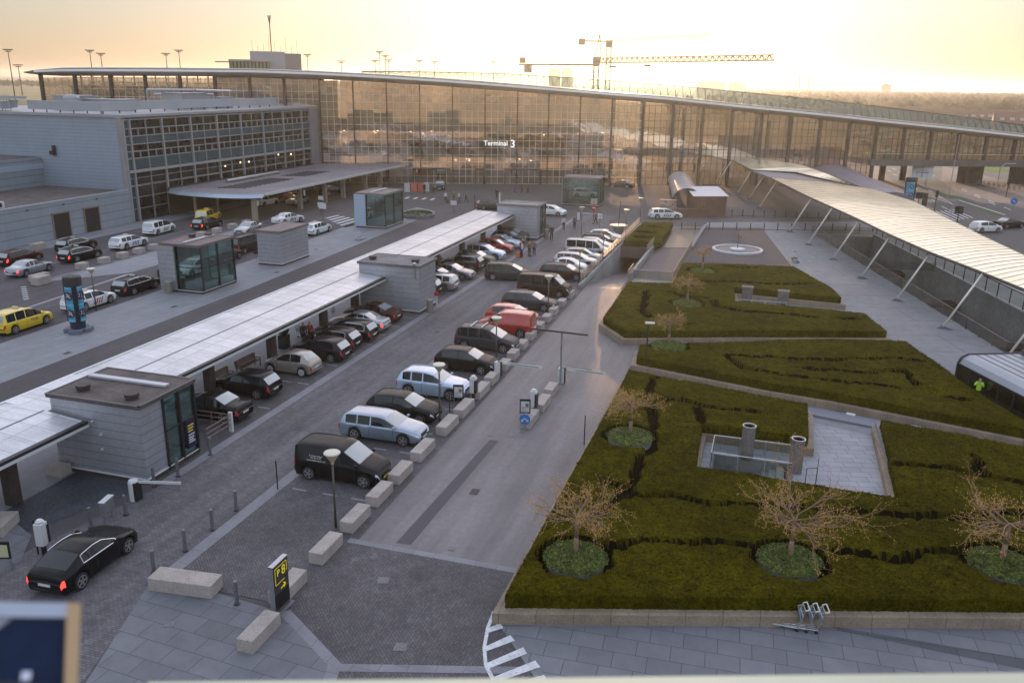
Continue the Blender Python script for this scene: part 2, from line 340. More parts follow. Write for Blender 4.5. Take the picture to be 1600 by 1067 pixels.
# ================= GROUND =================
TR=[(6.0,116.2),(13.2,117.2),(24.6,66.5),(17.9,66.5)]           # train cutting
RAMP=[(-16.2,77.),(-12.7,77.),(-12.7,97.6),(-16.2,97.6)]          # car ramp
PIT=[(-1.45,40.15),(2.2,40.15),(2.2,42.),(-1.45,42.)]             # stair well
holes=[TR,RAMP,PIT]
sheet('ground',[(-5200,-800),(5200,-800),(5200,6500),(-5200,6500)],-.03,field_m,holes)
sheet('asphalt_apron',[(-140,-20),(60,-20),(60,330),(-140,330)],-.012,asphalt_far,holes)
sheet('plaza_paving',[(-8.05,82),(-8.05,119),(-13,119),(14,131),(33,60),(33,5),(-7.6,5),(-5.0,21.4),(-7.7,24.6),(-7.95,58),(-11.9,63),(-12.2,76.8),(-12.2,82)],-.004,flag_w,[TR,PIT])
sheet('front_pavement',[(-7.75,24.55),(-5.2,22.3),(-4.6,17.),(-4.,5),(26,5),(26,36)],.0,flag)
sheet('exit_road',[(-15.35,28.2),(-8.05,28.2),(-8.05,60),(-12.0,64.6),(-12.4,77.),(-16.4,77.),(-15.9,50)],.0,asphalt)
sheet('road_patch',[(-13.6,28.6),(-12.95,28.65),(-12.75,40.),(-13.25,40.)],.004,asphalt_d)
sheet('granite_strip',[(-15.6,28.0),(-8.05,28.0),(-8.05,28.35),(-15.6,28.35)],.008,band)
sheet('entry_paving',[(-15.6,28.0),(-8.05,28.0),(-7.75,24.5),(-6.0,22.6),(-4.4,12),(-9.5,12),(-12.1,21.0),(-15.3,23.1),(-16.3,24.6)],.004,paver)
sheet('entry_kerb_strip',[(-15.3,23.1),(-12.1,21.0),(-10.,14),(-10.5,14),(-12.5,20.8),(-15.6,22.8)],.010,band)
sheet('cross_band',[(-12.1,21.0),(-6.4,22.7),(-6.35,22.35),(-12.1,20.6)],.012,band)
sheet('forecourt_slabs',[(-21.5,23.45),(-15.6,22.9),(-12.5,20.8),(-10.5,14),(-9,5),(-19.,5),(-19.2,17)],.0065,flag2)
sheet('bay_paving',[(-21.2,23.3),(-15.2,23.3),(-15.2,28.2),(-15.9,74.),(-16.6,104),(-20.75,104),(-20.75,30.5),(-21.2,28)],.003,paver)
sheet('granite_line',[(-21.35,23.4),(-20.75,23.4),(-20.7,108),(-21.15,108)],.008,band)
sheet('parking_lane',[(-30,5),(-19.2,5),(-19.,16),(-21.35,23.4),(-21.1,30),(-21.1,122),(-26.3,122),(-26.3,30),(-27.6,22.8)],.0,paver_lane)
sheet('granite_edge',[(-26.65,30),(-26.1,30),(-26.2,118),(-26.75,118)],.008,band)
sheet('parking_bays',[(-31.2,36.),(-26.6,36.),(-26.7,101),(-31.2,101)],.002,paver)
sheet('walk_under_canopy',[(-38,5),(-31.2,5),(-31.2,110),(-38,110)],.004,flag_pl)
sheet('setts',[(-31.2,5),(-28.2,5),(-29,24),(-26.9,29.4),(-31.2,29.8)],.002,paver_blue)
sheet('slab_corner',[(-33,5),(-28.6,5),(-27.2,22.6),(-28.4,24.3),(-33,26.2)],.010,flag2)
sheet('bus_lane',[(-45.1,5),(-38,5),(-38,110),(-40,125),(-47.4,125),(-46.3,103),(-45.1,66)],.0,bus_m)
sheet('taxi_platform',[(-51.9,5),(-45.1,5),(-45.1,66),(-46.3,103),(-47.2,116),(-51.3,119),(-53.2,100),(-52.2,75)],.006,flag_pl)
sheet('taxi_lane',[(-64.5,5),(-51.9,5),(-52.2,75),(-53.2,100),(-54,118),(-64.5,118)],-.002,bus_m)
sheet('drop_off_island',[(-64.6,60.5),(-59.6,67.),(-59.8,90),(-64.6,92)],.010,flag_pl)
sheet('drop_off_lane',[(-76.5,5),(-64.6,5),(-64.6,135),(-76.5,135)],.0,bus_m)
sheet('terminal_pavement',[(-80.3,5),(-76.5,5),(-76.5,136),(-80.3,136)],.008,flag_pl)
sheet('lane_marking',[(-58.1,49.6),(-57.75,49.6),(-59.2,66.4),(-59.6,66.4)],.006,dash_paint)
sheet('lane_marking',[(-65.0,60),(-64.8,60),(-64.8,100),(-65.0,100)],.014,dash_paint)
sheet('lane_marking',[(-70.1,66),(-69.95,66),(-69.95,100),(-70.1,100)],.006,dash_paint)
sheet('paved_square',[(-19.8,108),(-8.2,112),(-8.2,127),(14,132),(10,170),(-30,150),(-60,136),(-60,128),(-21,128)],.002,asphalt_far)
sheet('ramp_walk',[(-12.2,99.5),(-8.4,101),(-8.4,117),(-12.2,116)],.006,mat('wet_asphalt',(.09,.08,.07),.28,noise=((.4,.2),(5.,.1))))
sheet('ramp_walk',[(-12.2,82.2),(-8.4,83),(-8.4,100.4),(-12.2,99.)],.006,mat('brown_setts',(.1,.08,.085),.7,brick=dict(w=.8,h=.5,m=.03,rot=5,var=.1,mc=.6)))
sheet('fountain_court',[(-8.1,90.5),(2.85,94.6),(-.75,119.3),(-7.95,116.8)],.006,mat('dark_gravel',(.075,.066,.075),.85,noise=((.5,.12),(30.,.2))))
sheet('court_kerb',[(2.85,94.6),(3.15,94.6),(-.45,119.4),(-.75,119.3)],.010,band)
sheet('patio',[(-2.15,38.2),(6.9,37.9),(7.0,47.3),(3.3,48.5),(3.2,43.6),(-2.2,43.6)],.0,mat('patio_slabs',(.3,.31,.345),.7,noise=((.5,.1),(20.,.1)),brick=dict(w=.95,h=.55,m=.014,rot=-14,var=.07,mc=.4,off=.3)),[PIT])
for i in range(6):   # zebra bars beside the platform
    f=i/5; x=-59.0+5.8*f; y0=104.3-5.7*f; y1=y0+3.2+2.4*f
    sheet('zebra_bar',[(x,y0),(x+.5,y0),(x+.75,y1),(x+.25,y1)],.006,white_paint)
for i in range(4):
    x=-57.3+1.5*i; sheet('zebra_bar',[(x,127.3),(x+.5,127.3),(x+.2,129.6),(x-.3,129.6)],.006,white_paint)
for (x,y) in ((-47.2,57.5),(-46.4,72.),(-48.8,84.),(-45.9,44.5),(-42.,60.),(-41.5,85.),(-23.8,38.),(-23.6,58.),(-23.7,82.),(-12.,34.),(-10.6,53.),(-58.,62.),(-69.4,84.)):
    sheet('drain_grate',[(x-.2,y-.3),(x+.2,y-.3),(x+.2,y+.3),(x-.2,y+.3)],.013,mat('drain_iron',(.05,.048,.05),.6,.3))
for row in (0,1):
    for i in range(7):
        x=-63.5+i*.55; y=57.2+i*.25
for i in range(7):
    sheet('dotted_marking',[(-60.9-i*.62,55.2+i*.55),(-60.65-i*.62,55.1+i*.55),(-60.45-i*.62,55.5+i*.55),(-60.7-i*.62,55.6+i*.55)],.006,white_paint)
# hatched island at the near end of the garden
arc=[(-8.24,25.32),(-8.16,24.35),(-7.92,23.26),(-7.57,22.39),(-7.11,21.77),(-6.65,21.28),(-6.0,20.7)]
arc2=[(-8.11,25.36),(-8.03,24.39),(-7.80,23.29),(-7.47,22.47),(-7.0,21.87),(-6.55,21.37),(-5.9,20.8)]
sheet('edge_marking',arc+arc2[::-1],.016,white_paint)
for q in ([(-8.03,24.03),(-8.04,24.38),(-7.75,24.75),(-7.56,24.5)],[(-7.76,23.07),(-7.82,23.36),(-7.21,24.2),(-6.96,23.95)],[(-7.38,22.27),(-7.52,22.53),(-6.59,23.7),(-6.37,23.41)],[(-6.95,21.7),(-7.07,21.96),(-6.01,23.16),(-5.76,22.89)],[(-6.42,21.4),(-6.57,21.67),(-5.54,22.56),(-5.3,22.25)]):
    sheet('hatch_bar',q,.018,white_paint)
sheet('dark_paving_band',[(3.32,28.31),(9.86,28.47),(20,28.7),(20,27.9),(9.71,27.83),(4.06,28.12)],.006,mat('dark_slabs',(.085,.088,.1),.7,noise=((.5,.12),(20.,.12)),brick=dict(w=1.15,h=.82,m=.014,rot=-3,var=.06,mc=.5)))
# bay dashes
for i in range(30):
    y=34.1+2.42*i-.0
    for x in (-25.9+5.3,):
        pass
for y in [31.5,34.9,36.9,39.6,43.3,47.7,52.6,57.6]:
    for x in (-20.3,-18.7,-17.2): sheet('bay_marking',[(x,y),(x+.75,y-.02),(x+.75,y+.1),(x,y+.12)],.010,dash_paint)
for y in [40.0,44.4,48.2,50.85,53.35,55.85,58.4,61.,70.2,72.5,75.,77.7,82.,84.8,88.5]:
    for x in (-30.4,-28.9,-27.7): sheet('bay_marking',[(x,y),(x+.8,y-.02),(x+.8,y+.1),(x,y+.12)],.010,dash_paint)
for (x,y,s,r) in ((-12.9,25.9,.62,.3),(-10.6,22.4,.6,.2),(-18.9,21.0,.5,.2),(-11.2,28.9,.4,0),(-12.3,40.9,.5,0),(-13.4,40.6,.4,0)):
    p=[(x+s*.5*(math.cos(r+a)),y+s*.5*math.sin(r+a)) for a in (0.78,2.35,3.92,5.5)]
    sheet('manhole_cover',p,.019,mat('cast_iron_cover',(.17,.165,.175),.6,.3,noise=((20.,.35))))
# right-hand road beyond the train cutting
sheet('main_road',[(17.,165),(24.,120),(34,60),(75,60),(75,330),(24,330),(17,230)],.0,asphalt_far)
sheet('cycle_pavement',[(14.,190),(18.,160),(24.,135),(26,140),(23.5,175),(26,330),(17.,330),(14,230)],.008,mat('orange_paving',(.2,.145,.115),.8,noise=((.3,.15),(8.,.1))))
sheet('grass_verge',[(30.0,176),(30.7,176),(33.9,144.5),(33.3,144.5)],.012,grass_m)
sheet('far_pavement',[(34.,197),(33,176),(52,120),(60,120),(48,200),(40,235)],.008,mat('pinkish_paving',(.2,.15,.13),.8,noise=((.3,.12),(8.,.1))))
sheet('grass_bank',[(41.5,285),(44.5,240),(48.,222),(54,226),(53.,262),(44,300)],.016,grass_m)
for i in range(5):
    x=26.2+i*.75; sheet('lane_marking',[(x,137+i*1.),(x+.22,137+i*1.),(x-1.2+.22,146+i*1.),(x-1.2,146+i*1.)],.014,white_paint)
sheet('lane_marking',[(31.0,163.5),(31.25,163.5),(35.,146.5),(34.7,146.5)],.014,white_paint)
for i in range(9):
    for k,(x0,x1) in enumerate(((27.2,25.5),(37.,33.),(29.2,27.2),(36.0,31.6))):
        y=150+i*9+k*3; x=x0+(x1-x0)*(i/8); sheet('lane_marking',[(x,y),(x+.2,y),(x-.1+.0,y+3.2),(x-.3,y+3.2)],.014,white_paint)
# ---- train cutting ----
mb=MB(); D=-6.2
a,b,c,d=[Vector((x,y,0)) for x,y in TR]
def wall(mb,p,q,z0,z1,th):
    p,q=Vector(p[:2]),Vector(q[:2]); e=(q-p).normalized(); n=Vector((e.y,-e.x))
    mb.prism([tuple(p),tuple(q),tuple(q+n*th),tuple(p+n*th)],z0,z1)
wall(mb,a,b,D,-.05,-.4) ; wall(mb,b,c,D,.35,-.5); wall(mb,d,a,D,-.05,-.4); wall(mb,c,d,D,-.05,-.4)
mb.build('cutting_wall',concrete,kind='structure')
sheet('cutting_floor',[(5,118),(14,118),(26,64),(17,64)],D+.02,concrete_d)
mb=MB(); 
for t in (.22,.5,.78):   # brown struts and ledges down in the cutting
    p=a.lerp(d,t); q=b.lerp(c,t); mb=MB(); mb.beam((p.x,p.y,-2.3),(q.x,q.y,-2.3),2.2,.35); mb.build('platform_bridge',mat('rust_brown',(.075,.045,.03),.8,noise=((1.,.3))),label={.22:'far',.5:'middle',.78:'nearest'}[t]+' brown footbridge across the sunken train cutting',cat='footbridge')
pass
mb=MB()
for t in (.36,.38,.40,.42): 
    p=a.lerp(b,t*1.2); q=d.lerp(c,t*1.2); mb.beam((p.x,p.y,D+.12),(q.x,q.y,D+.12),.08,.16)
mb.build('rail_track',steel,label='rail tracks on the floor of the train cutting',cat='rail track')
# ---- car ramp ----
mb=MB(); mb.face([(-16.2,77,-.03),(-12.7,77,-.03),(-12.7,97.6,-2.9),(-16.2,97.6,-2.9)]); mb.face([(-16.2,97.6,-2.9),(-12.7,97.6,-2.9),(-12.7,114,-3.1),(-16.2,114,-3.1)]); mb.build('ramp_surface',asphalt,kind='structure',origin=False)
mb=MB(); mb.prism([(-16.5,75.8),(-16.2,75.8),(-16.2,114),(-16.5,114)],-3.2,.42); w1=mb.build('ramp_wall',concrete,label='tall stained concrete wall along the left of the underpass ramp',cat='retaining wall')
mb=MB(); mb.prism([(-12.7,82),(-12.4,82),(-12.4,99.),(-12.7,99.)],-3.2,.55); mb.build('ramp_wall',concrete,label='low concrete wall between the underpass ramp and the walkway',cat='retaining wall')
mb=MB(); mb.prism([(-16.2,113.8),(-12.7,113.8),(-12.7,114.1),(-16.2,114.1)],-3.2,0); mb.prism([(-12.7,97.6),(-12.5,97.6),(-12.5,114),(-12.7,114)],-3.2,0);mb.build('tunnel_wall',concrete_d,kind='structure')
# ---- stair pit in the garden ----
mb=MB()
for i in range(9): mb.bx(-1.2+i*.36,40.2,-2.6,-1.2+(i+1)*.36,41.95,-.18*(9-i)+.0)
mb.bx(-1.45,40.0,-2.6,2.35,40.15,-.02);mb.bx(-1.45,42.,-2.6,2.35,42.15,-.02);mb.bx(-1.6,40.,-2.6,-1.45,42.15,-.02)
mb.build('stair_steps',concrete,kind='structure')
# ================= HEDGES =================
H1=[(-7.69,25.05),(-7.57,51.15),(3.25,48.6),(3.17,43.55),(-2.31,43.66),(-2.16,38.06),(6.87,37.78),(7.05,47.36),(21.43,44.24),(22.5,34.5)]
H2=[(-7.76,56.93),(-2.,59.7),(5,63.),(10.41,64.26),(11.82,59.66),(12.79,55.36),(14.6,50.33),(15.3,48.5),(14.45,48.55),(4.72,51.17),(.99,51.77),(-7.54,54.09)]
H3=[(-11.6,63.18),(-11.83,75.95),(-7.89,77.15),(-7.94,86.67),(2.89,89.13),(6.19,80.25),(6.8,76.66),(-2.35,77.32),(-1.97,71.99),(5.77,71.92),(8.29,71.56),(9.42,66.7),(-.5,63.3),(-9.32,59.93)]
C1=[[(-5.78,52.2),(-5.73,46.71),(-4.76,42.93),(-4.53,40.31),(-4.71,38.21),(-4.82,35.96),(-4.99,34.34)],[(-4.97,34.21),(-2.87,34.6),(-1.46,34.44),(1.25,35.04),(4.7,35.6),(8.62,36.44),(11.92,38.02),(16.87,38.51)],[(-5.37,46.28),(-3.58,46.79),(-1.36,46.08),(.38,46.38)],[(-2.76,45.8),(-2.22,43.61)],[(-4.9,29.36),(-3.64,30.29),(-1.18,31.06),(.81,31.26)],[(3.49,32.0),(6.1,32.18),(8.64,33.72),(8.94,33.47)],[(7.17,41.49),(9.51,41.91),(10.27,41.43),(12.66,41.17)],[(10.99,43.8),(11.01,41.68)],[(-6.17,35.15),(-4.74,34.62)],[(-5.84,32.06),(-4.91,33.91)]]
C2=[[(-1.79,56.45),(4.63,57.56),(9.24,59.63),(10.85,59.76)],[(-1.79,56.45),(-.63,54.02),(3.31,53.43),(8.53,53.41)],[(3.36,55.43),(6.88,55.6),(9.34,57.13),(9.75,54.45)],[(9.26,59.78),(10.83,59.61)],[(11.26,52.62),(12.28,52.53)]]
C3=[[(-9.67,72.99),(-9.11,68.43),(-9.19,66.21),(-8.17,64.52)],[(-7.79,73.69),(-6.5,72.19),(-4.33,72.27)],[(-3.74,71.55),(-3.33,69.44),(-.75,68.87),(2.72,69.1),(4.18,69.02)],[(-5.71,78.47),(-2.28,79.48),(2.29,80.09),(4.57,81.22)],[(-3.9,86.79),(-1.97,85.89),(-.76,87.0)],[(-6.18,76.11),(-5.24,76.47)],[(3.15,80.96),(4.29,81.39)],[(6.36,69.41),(7.57,69.65)],[(-6.31,63.62),(-5.06,63.31)]]
PL=[(-5.85,28.34),(2.12,30.75),(10.0,33.13),(-5.76,40.66),(-5.82,57.36),(-5.82,69.97),(-5.7,83.48)]
def hedge(name,P,z0,z1,chan,step,label,cw=.2,planters=(),chips=0):
    P=np.array(P,float)
    if np.sum(P[:,0]*np.roll(P[:,1],-1)-np.roll(P[:,0],-1)*P[:,1])<0: P=P[::-1]
    Q=np.roll(P,-1,0)
    x=np.arange(P[:,0].min()-step,P[:,0].max()+step,step); y=np.arange(P[:,1].min()-step,P[:,1].max()+step,step)
    X,Y=np.meshgrid(x,y,indexing='ij')
    def inside(px,py):
        r=np.zeros(px.shape,bool)
        for (ax,ay),(bx,by) in zip(P,Q):
            if ay==by: continue
            c=((ay>py)!=(by>py))&(px<(bx-ax)*(py-ay)/(by-ay)+ax); r^=c
        return r
    def segd(px,py,a,b):
        ax,ay=a;bx,by=b; dx,dy=bx-ax,by-ay; t=np.clip(((px-ax)*dx+(py-ay)*dy)/(dx*dx+dy*dy+1e-9),0,1)
        cx,cy_=ax+t*dx,ay+t*dy; return np.hypot(px-cx,py-cy_),cx,cy_
    cc=inside(X[:-1,:-1]+step/2,Y[:-1,:-1]+step/2)
    used=np.zeros(X.shape,int); used[:-1,:-1]+=cc;used[1:,:-1]+=cc;used[:-1,1:]+=cc;used[1:,1:]+=cc
    bd=(used>0)&(used<4)
    best=np.full(X.shape,1e9); BX=X.copy();BY=Y.copy()
    for a,b in zip(P,Q):
        d,cx,cy_=segd(X,Y,a,b); k=d<best; best[k]=d[k];BX[k]=cx[k];BY[k]=cy_[k]
    XX=np.where(bd,BX,X);YY=np.where(bd,BY,Y)
    XX=XX+np.where(bd,0,rng.normal(0,step*.18,X.shape)); YY=YY+np.where(bd,0,rng.normal(0,step*.18,X.shape))
    def sn(f,ph): return np.sin(X*f+ph+1.7*np.sin(Y*f*.7+ph*2))*np.sin(Y*f*1.1+ph*1.3+1.3*np.sin(X*f*.8))
    Z=z1+.022*sn(.9,1.)+.014*sn(2.3,2.)+.008*sn(5.5,.4)+rng.normal(0,.010,X.shape)
    Z-= np.clip(rng.random(X.shape)-.97,0,1)*5
    Z=Z+.03*sn(.45,.7)-np.where(bd,.06,0)
    for pl in chan:
        for a,b in zip(pl[:-1],pl[1:]):
            wob=.09*np.sin(X*2.1+Y*1.3)+.07*np.sin(Y*3.7-X)+.05*np.sin(X*7+Y*5)
            d,_,_=segd(X+wob,Y-wob*.8,a,b); ww=cw*(.75+.5*np.sin(X*.7+Y*.9)**2)
            f_=np.clip((d-ww)/.11,0,1); f_=f_*f_*(3-2*f_); Z=np.where(~bd,np.minimum(Z,(z0+.12)*(1-f_)+(Z-.0)*f_),Z)
    for (cx,cy_) in planters:
        d=np.hypot(X-cx,Y-cy_)+.05*np.sin(np.arctan2(Y-cy_,X-cx)*7); Z=np.where((d<1.48)&~bd,z0+.05,Z)
    idx=-np.ones(X.shape,int); m=used>0; idx[m]=np.arange(m.sum())
    V=np.stack([XX[m],YY[m],Z[m]],1)
    i,j=np.nonzero(cc); F_=np.stack([idx[i,j],idx[i+1,j],idx[i+1,j+1],idx[i,j+1]],1).tolist()
    # skirt
    V=V.tolist(); n0=len(V); low={}
    def lowv(k,lv):
        if (k,lv) not in low:
            p=V[k]; fr=(0,.33,.66,1)[lv]; low[(k,lv)]=len(V); V.append([p[0]+random.gauss(0,.018),p[1]+random.gauss(0,.018),p[2]*(1-fr)+z0*fr])
        return low[(k,lv)]
    pad=np.pad(cc,1)
    for (i_,j_) in zip(i,j):
        for (di,dj,a,b) in ((-1,0,(0,1),(0,0)),(1,0,(1,0),(1,1)),(0,-1,(0,0),(1,0)),(0,1,(1,1),(0,1))):
            if not pad[i_+1+di,j_+1+dj]:
                p=int(idx[i_+a[0],j_+a[1]]);q=int(idx[i_+b[0],j_+b[1]])
                pr,qr=p,q
                for lv in (1,2,3):
                    p2,q2=lowv(p,lv),lowv(q,lv); F_.append([q2,qr,pr,p2][::-1]); pr,qr=p2,q2
    for _ in range(chips):
        k=random.randrange(n0 if random.random()<.85 else len(V)) ; p=V[k]
        if p[2]<z0+.1: continue
        c=Vector((p[0]+random.uniform(-step,step)*.5,p[1]+random.uniform(-step,step)*.5,p[2]+random.uniform(-.01,.035)))
        u=Vector((random.gauss(0,1),random.gauss(0,1),random.gauss(0,.7))).normalized(); v_=u.cross(Vector((random.gauss(0,1),random.gauss(0,1),random.gauss(0,1)))).normalized(); q=random.uniform(.018,.04); b_=len(V)
        V+= [list(c-u*q),list(c+v_*q*.6),list(c+u*q),list(c-v_*q*.6)]; F_.append([b_,b_+1,b_+2,b_+3])
    zz=np.array([v[2] for v in V]); nt_=int(cc.sum()); mb=MB(); mb.v=[tuple(v) for v in V]; mb.f=[tuple(f) for f in F_]; mb.mi=[1 if (k<nt_ and np.mean(zz[list(f)])<z1-.2) else 0 for k,f in enumerate(F_)]  # low faces take the painted gully shade
    return mb.build(name,[hedge_m,gully_shade],label=label,cat='hedge',group='clipped hedges of the sunken garden')
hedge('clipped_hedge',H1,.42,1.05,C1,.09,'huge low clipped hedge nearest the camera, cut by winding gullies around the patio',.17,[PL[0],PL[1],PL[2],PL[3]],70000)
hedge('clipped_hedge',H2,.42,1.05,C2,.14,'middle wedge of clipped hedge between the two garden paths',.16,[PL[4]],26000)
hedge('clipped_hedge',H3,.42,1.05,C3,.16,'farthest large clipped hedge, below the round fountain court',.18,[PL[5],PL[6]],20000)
def plinth(P,label,z=.45,d=.34):
    mb=MB(); mb.prism(offset_poly(P,d),-.02,z); return mb.build('stone_plinth',plinthm,bevel=.02,label=label,cat='plinth',group='stone plinths under the hedges')
plinth(H1[:2]+[(3.25,48.6),(3.17,43.75),(-2.4,43.86),(-2.36,37.86)]+[(6.97,37.58),(7.05,47.36),(21.43,44.24),(22.5,34.5)],'long stone kerb plinth under the nearest hedge')
plinth(H2,'stone plinth under the middle wedge of hedge')
plinth(H3,'grey stone plinth under the farthest large hedge')
mb=MB(); mb.prism([(7.0,37.9),(7.5,37.9),(7.45,48.0),(6.9,48.)],0,.62); mb.build('garden_wall',kerbm,bevel=.02,label='low grey granite wall on the right of the garden patio',cat='low wall')
# raised path edge with light slots between hedge 1 and 2
mb=MB(); mb.prism([(-7.8,51.9),(-7.7,53.6),(1.,51.2),(15.6,47.8),(22,46.2),(22,45.2),(14,46.9),(3.4,49.4)],0,.12); mb.build('garden_path',mat('path_granite',(.2,.2,.24),.65,noise=((.8,.12),(15.,.12))),kind='structure')
for (x,y) in [(-4.53,54.2),(-1.05,53.3),(2.4,52.4),(5.78,51.5),(9.16,50.7),(12.49,49.7)]:
    pass
lt=mat('frosted_light_slot',(.75,.75,.8),.4)
for i,(x,y) in enumerate([(-4.5,52.6),(-1.0,51.75),(2.4,50.9),(5.8,50.05),(9.2,49.2),(12.5,48.4)]):
    MB().obx((x,y,.155),(.5,.22,.07),R(-14)).build('path_light',lt,label='white light slot set in the garden path, %s from the exit road'%ORD[i],cat='path light',group='light slots along the garden path')
# ---- planters and bare trees ----
def leafclump(mb,n,r,z0,dome,s=.07):
    for _ in range(n):
        a=random.random()*6.283; q=math.sqrt(random.random())*r; z=z0+dome*(1-(q/r)**2.5)+random.uniform(-.05,.05)
        c=Vector((q*math.cos(a),q*math.sin(a),z)); u=Vector((random.gauss(0,1),random.gauss(0,1),random.gauss(0,.6))).normalized(); v=u.cross(Vector((random.gauss(0,1),random.gauss(0,1),random.gauss(0,1)))).normalized()
        k=s*random.uniform(.6,1.3); mb.face([c-u*k,c+v*k*.5,c+u*k,c-v*k*.5])
def make_tree(i,x,y,size,label,pl_label,lvl,seed,lean=(0,0)):
    random.seed(seed)
    pt=thing('round_planter',pl_label,'planter',(x,y,.60),group='round planters in the hedges')
    MB().lathe([(1.12,0),(1.14,.3),(1.13,.38),(1.02,.38),(1.0,.25)],n=40).build('planter_ring',concrete,pt,smooth=False)
    mb=MB(); mb.lathe([(1.08,.2),(1.16,.36),(1.0,.48),(.6,.56),(.2,.58)],n=24); leafclump(mb,3400 if size>.7 else 1800,1.28,.36,.26,.05)
    mb.build('planter_shrubs',shrub_m,pt)
    t=thing('bare_tree',label,'tree',(x,y,1.05),group='pollarded trees in round planters')
    H=1.62
    top=Vector((lean[0],lean[1],H))
    mb=MB(); mb.tube((0,0,-.1),(lean[0]*.3,lean[1]*.3,H*.5),.11,.09,10); mb.tube((lean[0]*.3,lean[1]*.3,H*.5),top,.09,.075,10); mb.build('trunk',bark,t,smooth=True)
    br=MB(); tw=MB(); bd=MB()
    def limb(p,d,L,r,depth):
        segs=3 if depth<2 else 2; q=p
        for k in range(segs):
            d=(d+Vector((random.gauss(0,.26),random.gauss(0,.26),random.gauss(0,.15)+(.05 if depth else .02)-.03*k))).normalized(); n_=q+d*(L/segs)
            (br if depth<2 else tw).tube(q,n_,r*(1-.25*k/segs),r*(1-.25*(k+1)/segs),5 if depth<2 else 3,False)
            q=n_
            if depth<lvl and (k>0 or depth==0):
                for _ in range(2 if depth<2 else 1):
                    dd=(d+Vector((random.gauss(0,.6),random.gauss(0,.6),random.gauss(.05,.35)))).normalized(); limb(q,dd,L*random.uniform(.45,.7),r*.55,depth+1)
            if depth>=2:
                for _ in range(1+(random.random()<.4)):
                    c=q+Vector((random.gauss(0,.05),random.gauss(0,.05),random.gauss(0,.05))); s=random.uniform(.010,.022)
                    bd.face([c+Vector((s,0,0)),c+Vector((0,s,s)),c+Vector((-s,0,.0)),c+Vector((0,-s,-s))])
    n=10
    for k in range(n):
        a=k/n*6.283+random.uniform(-.25,.25); e=random.uniform(-.05,.42)
        d=Vector((math.cos(a)*math.cos(e),math.sin(a)*math.cos(e),math.sin(e)))
        limb(top+Vector((0,0,random.uniform(-.12,.08))),d,size*random.uniform(1.1,1.75),.032,0)
    br.build('branches',bark,t,smooth=True); tw.build('twigs',twigm,t); bd.build('buds',bud,t)
TL=[('bare branching tree with golden buds at the near left corner of the hedge','leafy round planter under the near left bare tree'),
('widest bare tree, centre front of the hedge, above the trolleys','leafy round planter behind the luggage trolleys'),
('bare tree at the right edge of the near hedge','leafy round planter at the right edge of the near hedge'),
('bare tree beside the exit road, left of the patio stairs','round planter beside the exit road left of the patio'),
('tall thin bare tree beside the angled floodlight post in the middle hedge','round planter in the left end of the middle hedge'),
('thin bare tree in the middle of the farthest hedge','round planter in the middle of the farthest hedge'),
('smallest bare tree near the ramp rail at the top of the farthest hedge','round planter by the ramp rail at the top of the farthest hedge')]
for i,((x,y),(a,b)) in enumerate(zip(PL,TL)):
    sz=[.8,1.0,.85,.62,.5,.5,.42][i]; make_tree(i,x,y,sz,a,b,3 if i<4 else 2,11+i)
random.seed(99)
# pillars, rails on patio
for i,(x,y,lb) in enumerate(((.15,41.8+.35,'left weathered concrete vent pillar on the patio'),(2.55,41.2,'right weathered concrete vent pillar on the patio'))):
    t=thing('vent_pillar',lb,'vent pillar',(x,y,0),group='round vent pillars on the patio')
    MB().lathe([(.33,0),(.33,1.75),(.33,1.78),(.26,1.78),(.26,1.3)],n=28).build('shaft',mat('weathered_concrete',(.17,.15,.14),.8,noise=((1.5,.25),(12.,.2))),t,smooth=False)
    MB().lathe([(.345,1.74),(.35,1.82),(.3,1.82),(.28,1.74)],n=28).build('steel_rim',steel,t)
for i,(x,y,lb) in enumerate(((-1.1,74.4,'left square concrete vent box in the notch of the farthest hedge'),(1.9,73.9,'right square concrete vent box in the notch of the farthest hedge'))):
    mb=MB(); mb.bx(x-.45,y-.35,0,x+.45,y+.35,1.75); mb.bx(x-.5,y-.4,1.75,x+.5,y+.4,1.85); mb.build('vent_box',MATS['weathered_concrete'],bevel=.02,label=lb,cat='vent box',group='square vent boxes in the far hedge')
def railing(name,pts,h,posts,m,label,glassm=None,bars=1,pr=.022,cat='railing',inset=None):
    t=thing(name,label,cat,(pts[0][0],pts[0][1],pts[0][2] if len(pts[0])>2 else 0))
    P3=[Vector((p[0],p[1],p[2] if len(p)>2 else 0)) for p in pts]
    rb=MB(); pb=MB(); gb=MB()
    for a,b in zip(P3[:-1],P3[1:]):
        for k in range(bars): 
            z=h*(1-k/max(1,bars)*.8); rb.tube(a+Vector((0,0,z)),b+Vector((0,0,z)),pr,n=6)
        n=max(1,int((b-a).length/posts+.5))
        for i in range(n+1):
            q=a.lerp(b,i/n); pb.tube(q,q+Vector((0,0,h)),pr,n=6)
        if glassm: 
            gb.face([a+Vector((0,0,.1)),b+Vector((0,0,.1)),b+Vector((0,0,h-.06)),a+Vector((0,0,h-.06))])
    rb.build('handrail',m,t,w=1); pb.build('posts',m,t,w=1)
    if glassm: gb.build('glass_panels',glassm,t,w=1)
    return t
railing('stair_railing',[(-1.55,42.2),(-1.55,39.95),(2.35,39.95)],1.0,1.2,steel,'steel and glass railing round the garden stairs, in front',g_rail,1)
railing('stair_railing',[(-1.55,42.25),(2.35,42.25)],1.0,1.3,steel,'steel and glass railing behind the garden stairs',g_rail,1)
railing('stair_railing',[(3.0,39.8),(3.5,40.0),(3.6,41.2)],.9,.8,dark,'thin dark handrail loop right of the garden stairs',None,1)
